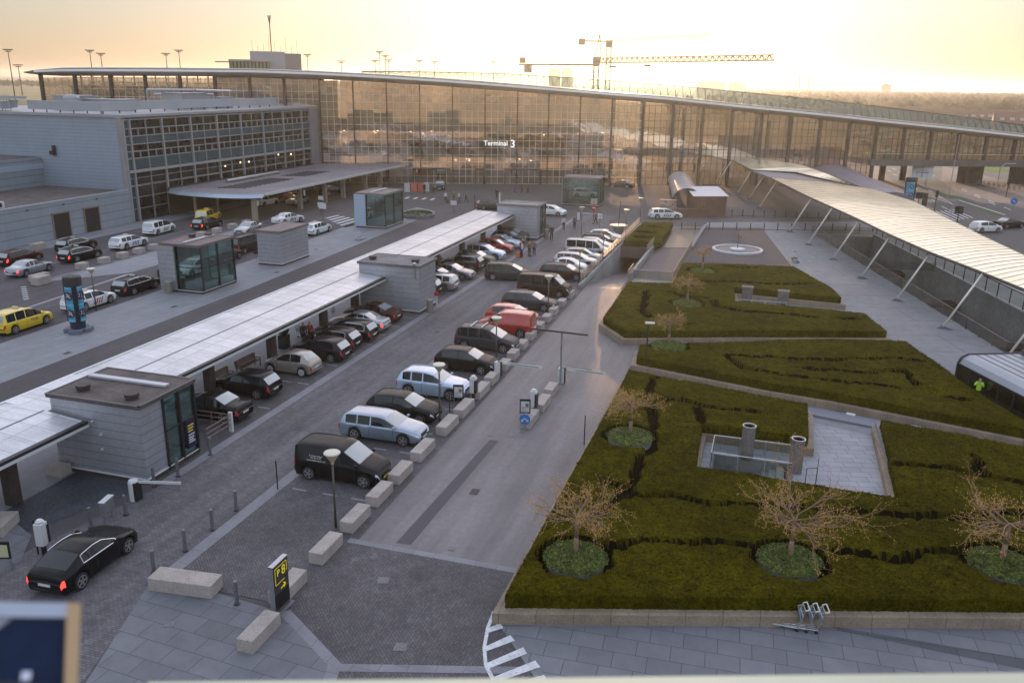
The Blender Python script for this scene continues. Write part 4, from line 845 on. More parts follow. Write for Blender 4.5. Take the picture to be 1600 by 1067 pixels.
# ================= PARKING CANOPY WALK =================
def canopy(name,y0,y1,label,posts,link=None):
    t=thing(name,label,'canopy',(-32.4,y0,0),group='white canopies over the parking walkway')
    mb=MB(); n=8; xs=[-34.8+i*4.85/n for i in range(n+1)]; zc=[3.22-.33*(i/n)-.0+.10*math.sin(math.pi*i/n) for i in range(n+1)]
    y=y0; 
    while y<y1-.05:
        yb=min(y+1.22,y1)
        mb.sheetslab([(x,y+.006,z) for x,z in zip(xs,zc)],[(x,yb-.006,z) for x,z in zip(xs,zc)],.05); y+=1.22
    mb.build('roof_panels',canopy_m,t,w=1)
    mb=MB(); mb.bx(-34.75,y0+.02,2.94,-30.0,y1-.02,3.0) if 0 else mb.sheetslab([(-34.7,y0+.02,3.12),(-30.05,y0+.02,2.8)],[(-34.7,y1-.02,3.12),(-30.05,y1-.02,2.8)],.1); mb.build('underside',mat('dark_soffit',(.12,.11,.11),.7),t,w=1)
    mb=MB(); mb.bx(-34.92,y0,3.1,-34.8,y1,3.27); mb.build('rear_edge',canopy_e,t,w=1)
    mb=MB(); mb.bx(-30.12,y0,2.68,-29.86,y1,2.93); mb.build('front_gutter',dark,t,w=1)
    mb=MB(); mb.bx(-29.86,y0,2.66,-29.8,y1,2.78); mb.build('gutter_edge',canopy_e,t,w=1)
    mb=MB(); mb.bx(-32.42,y0+.01,3.115,-32.36,y1-.01,3.175); mb.build('centre_seam',roof_grey,t,w=1)
    if link:
        mb=MB(); mb.sheetslab([(x,y1+.004,3.22-.068*(x+34.8)+.05) for x in (-34.8,-33.5,-32.28)],[(x,link-.004,3.22-.068*(x+34.8)+.05) for x in (-34.8,-33.5,-32.28)],.12); mb.build('link_roof',canopy_m,t,w=1)
        mb=MB(); mb.bx(-34.92,y1,3.1,-34.8,link,3.27); mb.build('rear_edge',canopy_e,t,w=1)
    for y in posts:
        mb=MB(); mb.bx(-31.65,y-.28,0,-31.2,y+.28,2.8); mb.build('post',darkbrown,t,w=1)
    return t
canopy('walkway_canopy',12,29.55,'nearest white canopy running up to the first kiosk',[18,26.3],33.9)
canopy('walkway_canopy',33.9,62.3,'middle white canopy over benches and parked dark cars',[40.7,47.5,54.6],66.2)
canopy('walkway_canopy',66.2,99.0,'far white canopy between the second and third kiosks',[70.5,77.6,84.8,91.8,98.])
def kiosk(name,x0,y0,x1,y1,h,label,roofm_,gl=None,vents=(),strip=None,glx0=None,poster=None,wallm=None):
    t=thing(name,label,'kiosk',((x0+x1)/2,y0,0))
    wm=wallm or metal_clad
    if gl:  # (gy0,gy1): glass part spans these y, full width
        gy0,gy1=gl
        gx0=x0 if glx0 is None else glx0
        g=MB()
        if gy0-y0>.5: mb=MB(); mb.bx(x0,y0,.22,x1,gy0,h-.18); mb.build('clad_wall',wm,t,w=1)
        else:
            mb=MB(); mb.bx(x0,y0,.22,gx0-.07,y1,h-.18); mb.build('clad_wall',wm,t,w=1); g.face([(gx0,gy0,.25),(x1-.05,gy0,.25),(x1-.05,gy0,h-.2),(gx0,gy0,h-.2)])
            mm=MB(); mm.bx(gx0,gy0-.05,h*.52-.04,x1,gy0+.02,h*.52+.04); mm.bx(gx0,gy0-.05,.2,x1,gy0+.02,.3); mm.bx(gx0-.02,gy0-.05,.2,gx0+.06,gy0+.02,h-.2); mm.build('front_frame',dark,t,w=1)
        g.face([(x1-.05,gy0,.25),(x1-.05,gy1,.25),(x1-.05,gy1,h-.2),(x1-.05,gy0,h-.2)]); g.face([(gx0,gy1,.25),(x1-.05,gy1,.25),(x1-.05,gy1,h-.2),(gx0,gy1,h-.2)]); g.face([(gx0,gy0,.25),(gx0,gy1,.25),(gx0,gy1,h-.2),(gx0,gy0,h-.2)]); g.build('glass_wall',g_kiosk,t,w=1)
        f=MB(); n=2
        for k in range(n+1):
            y=gy0+(gy1-gy0)*k/n
            for x in (gx0,x1): f.bx(x-.06,y-.06,.1,x+.06,y+.06,h-.2)
        for z in (.25,h*.52): 
            f.bx(x1-.06,gy0,z-.04,x1+.02,gy1,z+.04); f.bx(gx0,gy1-.04,z-.04,x1,gy1+.04,z+.04); f.bx(gx0-.03,gy0,z-.04,gx0+.04,gy1,z+.04)
        f.build('glass_frame',dark,t,w=1)
        s=MB(); s.bx(gx0+.6,gy0+.2,.02,x1-.8,gy1-.3,1.1) if 0 else s.beam(((gx0+x1)/2,gy0+.3,.9),((gx0+x1)/2,gy1-.3,.1),1.2,.15); s.build('stair_flight',concrete_d,t,w=1)
    else:
        mb=MB(); mb.bx(x0,y0,.22,x1,y1,h-.18); mb.build('clad_wall',wm,t,w=1)
    mb=MB(); mb.bx(x0-.02,y0-.02,0,x1+.02,y1+.02,.22); mb.build('base',darkbrown,t,w=1)
    mb=MB(); mb.bx(x0-.05,y0-.06,.2,x1+.05,y0+.0,.25); mb.bx(x1,y0-.06,.2,x1+.06,y1+.05,.25); mb.build('base_trim',canopy_e,t,w=1)
    mb=MB(); mb.bx(x0-.12,y0-.12,h-.18,x1+.12,y1+.12,h); mb.build('roof',roofm_,t,w=1)
    mb=MB(); mb.bx(x0-.14,y0-.14,h-.02,x1+.14,y0-.04,h+.03);mb.bx(x1+.04,y0-.14,h-.02,x1+.14,y1+.14,h+.03);mb.bx(x0-.14,y0-.04,h-.02,x0-.04,y1+.14,h+.03);mb.bx(x0-.04,y1+.04,h-.02,x1+.04,y1+.14,h+.03); mb.build('roof_rim',mat('roof_rim',(.13,.12,.12),.5,.3),t,w=1)
    for vx,vy in vents:
        v=MB(); v.lathe([(.3,0),(.3,.12),(.24,.14),(.34,.16),(.34,.3),(.2,.3)],(vx,vy,h),20); v.build('roof_vent',mat('vent_cowl',(.05,.04,.04),.6),t,w=1)
    if strip:
        mb=MB(); mb.bx(*strip[:2],h+.03,*strip[2:],h+.14); mb.build('skylight_strip',mat('pale_strip',(.5,.5,.54),.35,.3),t,w=1)
    return t
k1=kiosk('stair_kiosk',-32.15,29.75,-27.,33.6,4.0,'nearest silver-clad stair kiosk with brown roof and two round vents',roof_brown,gl=(31.3,33.6),vents=((-30.9,30.6),(-27.9,30.4)),strip=(-32.0,32.1,-27.4,32.45),glx0=-30.)
mb=MB(); mb.bx(-27.02,32.75,.55,-26.93,33.4,2.1); o=mb.build('poster',mat('navy_poster',(.012,.014,.05),.3),k1,w=1)
for r_,(z,m_,s_) in enumerate(((1.75,'y',.15),(1.6,'y',.15),(1.45,'y',.15),(1.25,'w',.09),(1.1,'w',.09),(.98,'w',.09),(.86,'w',.09))):
    MB().bx(-26.93,32.85,z-.03,-26.915,33.3-.05*(r_%3),z+.04).build('poster_lines',mat('poster_yellow',(.75,.55,.05),.5) if m_=='y' else mat('poster_white',(.6,.6,.65),.5),k1,w=1)
mb=MB(); mb.tube((-29.7,29.72,2.9),(-29.7,29.6,2.9),.05); mb.bx(-29.4,29.66,2.2,-29.3,29.76,2.3); mb.bx(-29.45,29.66,1.45,-29.35,29.75,1.52); mb.build('wall_fittings',steel_w,k1,w=1)
k2=kiosk('stair_kiosk',-32.3,62.4,-26.9,66.0,4.05,'second silver-clad stair kiosk in the middle of the parking canopy',roof_grey,vents=((-31.6,63.6),(-27.7,63.6)))
mb=MB(); mb.bx(-27.3,62.28,3.0,-27.2,62.4,4.2); mb.lathe([(.12,0),(.2,.1),(.1,.2)],(-27.25,62.3,4.15)); mb.build('camera_arm',steel,k2,w=1)
k3=kiosk('stair_kiosk',-32.1,99.1,-27.0,103.2,4.1,'third, farthest silver-clad stair kiosk at the end of the canopy',roof_grey,gl=(100.6,103.2),strip=(-31.9,99.6,-27.2,99.9),glx0=-30)
k4=kiosk('lift_kiosk',-51.6,61.9,-47.6,66.9,4.4,'glass-walled lift kiosk with brown roof on the taxi platform',mat('brown_roof',(.17,.13,.125),.7,noise=((.6,.1),)),gl=(62.1,66.9),vents=((-50.7,65.2),(-49.6,68.3-2.2)),strip=(-49.6,62.3,-49.25,66.7),glx0=-50.4)
mb=MB(); mb.bx(-51.9,61.75,.2,-50.2,61.93,4.2); mb.build('metal_side_panel',metal_clad,k4,w=1)
mb=MB(); mb.bx(-47.55,66.1,.9,-47.5,66.5,2.0); mb.build('door_sign',mat('black_white_sign',(.05,.05,.055),.4,noise=((4.,.8),)),k4,w=1)
k5=kiosk('plain_kiosk',-50.2,74.7,-47.5,80.2,3.6,'windowless silver-clad block with flat brown roof on the taxi platform',mat('taupe_roof',(.2,.165,.16),.7,noise=((.6,.1),)))
k6=kiosk('lift_kiosk',-51.5,99.3,-47.4,104.9,4.5,'farther glass lift kiosk with pale blue side panel near the crossing',mat('taupe_roof',(.2,.165,.16)),gl=(99.5,104.9),strip=(-49.8,99.8,-49.4,104.6),glx0=-50.1)
mb=MB(); mb.bx(-51.7,99.15,.2,-50.1,99.33,4.3); mb.build('metal_side_panel',mat('pale_blue_panel',(.4,.5,.62),.4,.2,lines=(.4,.02,.6)),k6,w=1)
k7=kiosk('lift_kiosk',-31.4,130.2,-25.6,134.4,4.4,'hazy glass lift kiosk in front of the terminal doors',mat('taupe_roof',(.2,.165,.16)),gl=(130.4,134.4),glx0=-31.4)
# ================= LEAF GLASS ROOF over the cutting =================
creamglass=mat('fritted_roof_glass',(.84,.74,.54),.3,.5,noise=((.15,.12),(1.5,.08)),coat=.5)
def interp(P,ts):
    P=np.array(P,float); t=np.linspace(0,1,len(P)); return np.stack([np.interp(ts,t,P[:,k]) for k in range(3)],1)
def leaf(name,lo,hi,label,npan):
    t=thing(name,label,'glass roof',(lo[0][0],lo[0][1],0))
    # arc-length-ish resample by y
    def res(P,ys):
        P=np.array(P,float)[::-1]; return np.stack([np.interp(ys,P[:,1],P[:,0]),ys,np.interp(ys,P[:,1],P[:,2])],1)
    ylo=np.linspace(lo[0][1],lo[-1][1],npan+1); yhi=np.linspace(hi[0][1],hi[-1][1],npan+1)
    L=res(lo,ylo); H=res(hi,yhi)
    mb=MB(); rb=MB(); ns=7
    def pt(i,f): 
        a,b=L[i],H[i]; w_=np.hypot(*(b-a)[:2]); p=a*(1-f)+b*f; return (p[0],p[1],p[2]+math.sin(math.pi*f)*min(.16,w_*.025))
    for i in range(npan):
        for j in range(ns):
            f0,f1=j/ns,(j+1)/ns; a,b,c,d=pt(i,f0),pt(i+1,f0),pt(i+1,f1),pt(i,f1)
            # each pane tilts a little like a shingle
            a2=(a[0],a[1],a[2]+.0); b2=(b[0],b[1],b[2]+.022); c2=(c[0],c[1],c[2]+.022)
            mb.face([a2,b2,c2,d])
            mb.face([(a[0],a[1],a[2]-.1),(b[0],b[1],b[2]-.1),(c[0],c[1],c[2]-.1),(d[0],d[1],d[2]-.1)][::-1])
        rb.path([tuple(np.array(pt(i,f))-np.array([0,0,.13])) for f in np.linspace(0,1,5)],.06,5)
    for i in range(0,npan,2): rb.path([tuple(np.array(pt(i,f))+np.array([0,0,.02])) for f in np.linspace(0,1,5)],.012,3)
    mb.build('roof_panes',creamglass,t,w=1); rb.build('ribs',mat('bronze_ribs',(.12,.1,.07),.5,.3),t,w=1)
    e=MB(); e.path([tuple(p-np.array([0,0,.1])) for p in L],.12,6); e.path([tuple(p-np.array([0,0,.06])) for p in H],.09,6); e.build('edge_beam',dark,t,w=1)
    return t
lo2=[(-.18,139.9,4.7),(5.0,117.2,4.7),(7.4,108,4.7),(9.5,99.6,4.7),(11.6,90.3,4.7),(14.0,81.4,4.7),(16.6,73.8,4.7),(18.7,67.,4.7),(22.,55,4.7),(25,44,4.7)]
hi2=[(-.16,139.9,4.75),(6.7,135.2,5.0),(13.2,123.9,5.4),(16.5,110.2,5.6),(17.7,96.7,5.7),(19.0,85.2,5.7),(20.2,76.5,5.7),(21.6,65.4,5.7),(24.5,55,5.7),(28.5,44,5.7)]
lf=leaf('leaf_roof',lo2,hi2,'long curved leaf-shaped glass roof reflecting the sunset over the train cutting',92)
lo1=[(-11.79,191.0,4.7),(-8.49,175.1,4.7),(-3.46,151.4,4.7),(3.27,150.0,4.9),(7.84,139.6,4.9),(12.0,128.9,5.1)]
hi1=[(-11.7,191.0,4.8),(-4.22,174,5.2),(4.61,154.8,5.6),(8.64,138.8,5.6),(11.93,127.9,5.2)]
leaf('leaf_roof',lo1,hi1,'smaller pointed glass leaf roof beside the terminal facade',40)
mb=MB(); mb.prism([(-3.5,152.3),(3.3,150.5),(8.0,140.),(12.6,130),(13.6,124.5),(6.8,135.6),(0.,140.)],4.35,4.6); mb.build('link_roof',mat('slate_roof',(.2,.18,.2),.6,noise=((.4,.1),)),label='flat slate-grey roof wedge between the two glass leaf roofs',cat='flat roof')
# vault
vt=thing('vaulted_headhouse','purple-grey curved metal headhouse behind the leaf roofs','building',(15,165,0))
mb=MB(); n=10; pr=[(7*math.cos(math.pi*i/n),4.2*math.sin(math.pi*i/n)) for i in range(n+1)]
def vp(i,t): c=Vector((10.5,176)).lerp(Vector((18.5,146)),t); k=1-.35*t; return (c.x+pr[i][0]*.9*k,c.y+pr[i][0]*.3*k,pr[i][1]*k)
for i in range(n): mb.face([vp(i,0),vp(i+1,0),vp(i+1,1),vp(i,1)])
mb.face([vp(i,1) for i in range(n+1)]); mb.face([vp(i,0) for i in range(n,-1,-1)]); mb.build('curved_roof',mat('purple_zinc',(.2,.17,.21),.5,.3,noise=((.3,.1),)),vt,w=1,smooth=False)
mb=MB(); mb.prism([(11,150),(17.5,146.5),(18,145.5),(11.5,148)],0,1.5); mb.build('base_wall',concrete_d,vt,w=1)
# struts with tripod plates
FT=[(-10.2,168),(-5.7,156.4),(-3.46,149),(-1.53,138.5),(2.83,116.9),(4.93,108),(7.36,99.4),(9.59,90.3),(11.87,81.4),(14.34,72.8),(17.0,64.6),(19.6,56)]
foot_m=mat('strut_foot',(.1,.1,.11),.5,.3)
st0=None
for i,(x,y) in enumerate(FT):
    lb='slanting white strut on a tripod foot under the glass roof, %s from the terminal'%ORD[i]
    if st0 is None:
        st0=thing('roof_strut',lb,'strut',(x,y,0),group='slanting struts under the glass roofs')
        MB().tube((.1,.0,.3),(2.35,.62,4.6),.085,.085,12).build('strut',mat('strut_paint',(.78,.74,.68),.4,.3),st0,smooth=True)
        MB().tube((0,0,.08),(.12,.02,.34),.04,.12,10).build('pin_joint',steel_w,st0)
        mb=MB(); mb.face([(-.45,-.1,.02),(.75,-.35,.02),(.2,.45,.02)]); mb.add([(-.45,-.1,.02),(.75,-.35,.02),(.2,.45,.02),(0,0,.28)],[(0,1,3),(1,2,3),(2,0,3)]); mb.build('tripod_foot',foot_m,st0); tr0=collect(st0)
    else: dup(st0,(x,y,0),0,lb,tree=tr0)
# cutting balustrades
railing('cutting_railing',[(6.1,116.0),(16.1,73.2)],1.0,2.3,mat('rail_bronze',(.2,.16,.12),.5,.3),'glass balustrade with bronze handrail along the walkway side of the train cutting',g_rail,1,.035)
railing('cutting_railing',[(16.1,73.2),(17.6,66.6),(24.3,66.9)],1.0,2.3,MATS['rail_bronze'],'glass balustrade across the near end of the train cutting',g_rail,1,.035)
railing('cutting_railing',[(5.6,117.0),(13.6,118.0)],1.0,2.3,MATS['rail_bronze'],'balustrade across the far end of the train cutting',g_rail,1,.035)
railing('cutting_railing',[(13.5,117,.35),(24.9,66.5,.35)],1.3,2.4,dark,'dark framed glass balustrade on the road side of the train cutting',g_rail,1,.05)
for i,(y0,y1) in enumerate(((96.,97.),)): 
    railing('cutting_railing',[(10.9,97.5,-.3),(17.6,97.8,-.3)],1.0,1.6,MATS['rail_bronze'],'railing crossing over the train cutting',g_rail,2,.03)
# bollard fences beyond
for i,(x0,y0,x1,y1,n,lb) in enumerate(((-10.9,113.4,13.6,121.9,15,'nearer'),(-8.2,128.,14.5,132.4,16,'farther'))):
    t=thing('post_fence','%s row of thin dark fence posts before the leaf roof'%lb,'fence',(x0,y0,0),group='post fences beyond the garden')
    for k in range(n):
        f=k/(n-1); mb=MB(); mb.bx(-.06,-.06,0,.06,.06,1.0); o=mb.build('post',dark,t); o.location=((x1-x0)*f,(y1-y0)*f,0)
    MB().tube((0,0,.12),(x1-x0,y1-y0,.12),.035).build('low_rail',dark,t)
# metro entrance shelter at right
sh=thing('metro_shelter','rounded metal shelter over the metro entrance by the hedge point','shelter',(15,56,0))
pr=[(0,0),(0,1.75),(.2,2.15),(.6,2.35),(6,2.35)]
def sp(d,z,k): # k along, d across
    a=Vector((12.55,57.3)); u=Vector((.40,-.9165)); v=Vector((.9165,.40)); p=a+u*k+v*d; return (p.x,p.y,z)
mb=MB(); Ln=16
for (a,b) in zip(pr[1:-1],pr[2:]):
    mb.face([sp(a[0],a[1],0),sp(a[0],a[1],Ln),sp(b[0],b[1],Ln),sp(b[0],b[1],0)])
mb.prism([sp(.8,0,0)[:2],sp(6,0,0)[:2],sp(6,0,Ln)[:2],sp(.8,0,Ln)[:2]],2.2,2.335); mb.build('metal_roof',mat('blue_zinc_roof',(.3,.33,.38),.4,.4,noise=((.3,.1),)),sh,w=1)
mb=MB()
for d in np.arange(1.0,6,.6): mb.prism([sp(d,0,0)[:2],sp(d+.03,0,0)[:2],sp(d+.03,0,Ln)[:2],sp(d,0,Ln)[:2]],2.35,2.38)
mb.build('roof_seams',mat('seam',(.16,.18,.21),.5,.4),sh,w=1)
g=MB(); g.face([sp(.02,0,0),sp(.02,0,Ln),sp(.02,1.75,Ln),sp(.02,1.75,0)]); g.face([sp(.02,0,0),sp(6,0,0),sp(6,2.3,0),sp(.6,2.3,0),sp(.2,2.1,0),sp(.02,1.75,0)]); g.build('glass_wall',glass('smoked_glass',(.2,.19,.18),.08),sh,w=1)
mb=MB()
for k in np.arange(0,Ln+.1,1.33): mb.beam(sp(.0,.02,k),sp(.0,1.8,k),.07,.09)
mb.beam(sp(0,1.75,0),sp(0,1.75,Ln),.1,.12); mb.beam(sp(0,.08,0),sp(0,.08,Ln),.1,.15)
for p,q in zip([(0,0),(0,1.75),(.2,2.15),(.6,2.33)],[(0,1.75),(.2,2.15),(.6,2.33),(6,2.33)]): mb.beam(sp(*p,0),sp(*q,0),.12,.16)
mb.build('frame',dark,sh,w=1)
mb=MB(); mb.prism([sp(4,0,.3)[:2],sp(5.8,0,.3)[:2],sp(5.8,0,Ln)[:2],sp(4,0,Ln)[:2]],0,2.7); mb.build('inner_wall',concrete_d,sh,w=1)
# brown boarding shed + stall near the leaf roof
bs=thing('site_shed','brown boarded shed with pale sloping roof near the terminal corner','shed',(-9,128,0))
mb=MB(); mb.prism([(-10.4,126.2),(-6.1,128.2),(-8.,135.),(-12.3,133.)],0,2.9); mb.build('boarded_wall',rust,bs,w=1)
mb=MB(); mb.face([(-10.7,125.8,2.95),(-5.8,128.,2.95),(-7.9,135.3,3.5),(-12.8,133.2,3.5)]); mb.build('roof',mat('pale_sheet_roof',(.5,.53,.6),.35,.3),bs,w=1)
mb=MB(); mb.prism([(-14.0,124.4),(-8.0,126.),(-8.2,127.),(-14.3,125.5)],0,1.15); mb.build('brown_boarding',rust,label='low brown boarded fence in front of the shed',cat='fence')
tc=thing('tunnel_canopy','curved ribbed canopy of the walkway leading to the terminal doors','canopy',(-13,143,0))
mb=MB(); 
for i in range(8):
    a0,a1=i/8*math.pi,(i+1)/8*math.pi
    for k in range(7):
        y0,y1=130+k*3.6,130+(k+1)*3.6-.35; x0,x1=-12.0-k*.55,-12.-(k+1)*.55
        f=lambda x,a:(x+2.1*math.cos(a),2.+1.6*math.sin(a))
        p=f(x0,a0);q=f(x0,a1);r_=f(x1,a1);s_=f(x1,a0); mb.face([(p[0],y0,p[1]),(q[0],y0,q[1]),(r_[0],y1,r_[1]),(s_[0],y1,s_[1])])
mb.build('ribbed_roof',zinc,tc,w=1); mb=MB()
for k in range(6):
    for sx in (-2,2): mb.tube((-12.-k*.6+sx,131+k*4,0),(-12-k*.6+sx,131+k*4,2.1),.07)
mb.build('posts',dark,tc,w=1)
mb=MB()
for r_ in range(4):
    for c_ in range(7): mb.bx(-15.8+c_*.36,127.6,.1+r_*.5,-15.5+c_*.36,128.4,.5+r_*.5)
mb.bx(-15.9,127.5,0,-13.2,128.5,.1); mb.build('stacked_chairs',mat('chair_red_white',(.4,.3,.28),.6,noise=((3.,.6),)),label='stack of folded cafe furniture behind the boarding',cat='furniture stack')
# ================= CARS =================
# profile: x in fraction of length from rear (0) to nose (1); z in metres
CT={
'sedan':dict(L=4.65,W=1.80,H=1.43,rear=.21,front=.815,r=.32,top=[(0,.62),(.01,.86),(.03,.97),(.15,1.02),(.19,1.07),(.33,1.38),(.44,1.43),(.55,1.40),(.72,.99),(.78,.95),(.93,.82),(.98,.70),(1,.5)],belt=[(0,.8),(.1,.9),(.72,.93),(.9,.8),(1,.6)],rg=(.19,.325),ws=(.56,.72),sd=(.235,.68),pil=[.345,.455],rw=.73),
'coupe':dict(L=4.3,W=1.82,H=1.38,rear=.20,front=.81,r=.34,top=[(0,.62),(.01,.9),(.035,1.0),(.10,1.05),(.28,1.33),(.42,1.38),(.53,1.34),(.71,.97),(.78,.93),(.93,.80),(.98,.68),(1,.5)],belt=[(0,.8),(.2,.97),(.72,.9),(.9,.78),(1,.6)],rg=(.095,.27),ws=(.54,.71),sd=(.26,.68),pil=[.40],rw=.74),
'wagon':dict(L=4.75,W=1.82,H=1.47,rear=.215,front=.81,r=.33,top=[(0,.60),(.012,.93),(.075,1.34),(.12,1.42),(.3,1.46),(.50,1.45),(.58,1.38),(.735,1.0),(.79,.96),(.94,.82),(.985,.70),(1,.5)],belt=[(0,.8),(.06,.93),(.72,.93),(.9,.8),(1,.6)],rg=(.018,.078),ws=(.575,.735),sd=(.10,.70),pil=[.245,.41],rw=.76,rails=1),
'hatch':dict(L=4.2,W=1.78,H=1.48,rear=.2,front=.81,r=.31,top=[(0,.6),(.015,.93),(.10,1.32),(.16,1.43),(.33,1.48),(.5,1.46),(.58,1.38),(.745,1.02),(.80,.98),(.94,.84),(.985,.70),(1,.5)],belt=[(0,.85),(.08,.98),(.74,.94),(.9,.82),(1,.6)],rg=(.02,.10),ws=(.58,.745),sd=(.15,.71),pil=[.42],rw=.75),
'mini':dict(L=3.6,W=1.64,H=1.49,rear=.2,front=.84,r=.3,top=[(0,.55),(.02,.85),(.09,1.1),(.2,1.42),(.36,1.49),(.5,1.46),(.6,1.34),(.74,1.03),(.80,1.0),(.93,.86),(.985,.70),(1,.5)],belt=[(0,.8),(.1,.95),(.74,.95),(.9,.84),(1,.6)],rg=(.095,.195),ws=(.59,.74),sd=(.22,.70),pil=[.43],rw=.72),
'suv':dict(L=4.45,W=1.84,H=1.60,rear=.2,front=.815,r=.36,top=[(0,.65),(.012,1.02),(.075,1.44),(.13,1.55),(.3,1.6),(.48,1.58),(.56,1.5),(.71,1.1),(.77,1.07),(.93,.95),(.985,.8),(1,.55)],belt=[(0,.9),(.08,1.04),(.71,1.02),(.9,.92),(1,.7)],rg=(.018,.08),ws=(.56,.71),sd=(.11,.68),pil=[.24,.41],rw=.76,rails=1),
'mpv':dict(L=4.6,W=1.84,H=1.68,rear=.19,front=.825,r=.33,top=[(0,.6),(.012,.95),(.05,1.5),(.09,1.63),(.3,1.68),(.5,1.65),(.6,1.54),(.79,1.08),(.83,1.03),(.95,.88),(.985,.74),(1,.5)],belt=[(0,.85),(.05,.98),(.76,.96),(.9,.86),(1,.6)],rg=(.018,.055),ws=(.6,.79),sd=(.07,.75),pil=[.24,.43],rw=.8,rails=1),
'vw':dict(L=4.9,W=1.9,H=1.95,rear=.2,front=.83,r=.34,top=[(0,.6),(.008,1.05),(.025,1.75),(.05,1.9),(.3,1.95),(.66,1.93),(.72,1.84),(.86,1.2),(.88,1.15),(.97,.98),(.99,.8),(1,.55)],belt=[(0,.95),(.04,1.1),(.83,1.08),(.95,.95),(1,.7)],rg=(.010,.027),ws=(.72,.86),sd=(.06,.83),pil=[.28,.5,.66],rw=.88),
'van':dict(L=4.55,W=1.83,H=1.84,rear=.19,front=.83,r=.33,top=[(0,.6),(.008,1.05),(.025,1.66),(.05,1.79),(.3,1.84),(.52,1.81),(.6,1.7),(.78,1.17),(.82,1.12),(.95,.95),(.985,.78),(1,.5)],belt=[(0,.95),(.04,1.08),(.76,1.03),(.9,.92),(1,.65)],rg=(.4,.4),ws=(.605,.78),sd=(.56,.73),pil=[],rw=.86),
}
def pch(P,x):
    P=np.array(P); xs=np.linspace(-.05,1.05,1101); z=np.interp(xs,P[:,0],P[:,1]); k=11; z2=np.convolve(np.pad(z,k//2,mode='edge'),np.ones(k)/k,'valid')
    return np.interp(x,xs,np.where((xs<.05)|(xs>.96),z,z2))
_paint={}
def paint(nm,col,metal=.35,rough=.32):
    if nm not in _paint: _paint[nm]=mat('paint_'+nm,col,.55 if max(col)<.1 else rough,metal,coat=.4 if max(col)<.1 else .9,spec=.08 if max(col)<.1 else .5,noise=((1.5,.05),))
    return _paint[nm]
PT=dict(black=((.006,.006,.007),.0),silver=((.36,.38,.41),.7),blue_silver=((.3,.37,.46),.6),white=((.72,.73,.74),.0),dark_green=((.02,.045,.035),.3),red=((.36,.02,.015),.1),
 purple=((.016,.010,.016),.1),grey=((.045,.045,.05),.2),beige=((.3,.27,.24),.35),brown=((.028,.015,.011),.1),navy=((.02,.03,.06),.3),yellow=((.72,.5,.01),.0),ltblue=((.42,.52,.66),.4),darkred=((.05,.009,.008),.1),lavender=((.16,.15,.19),.5))
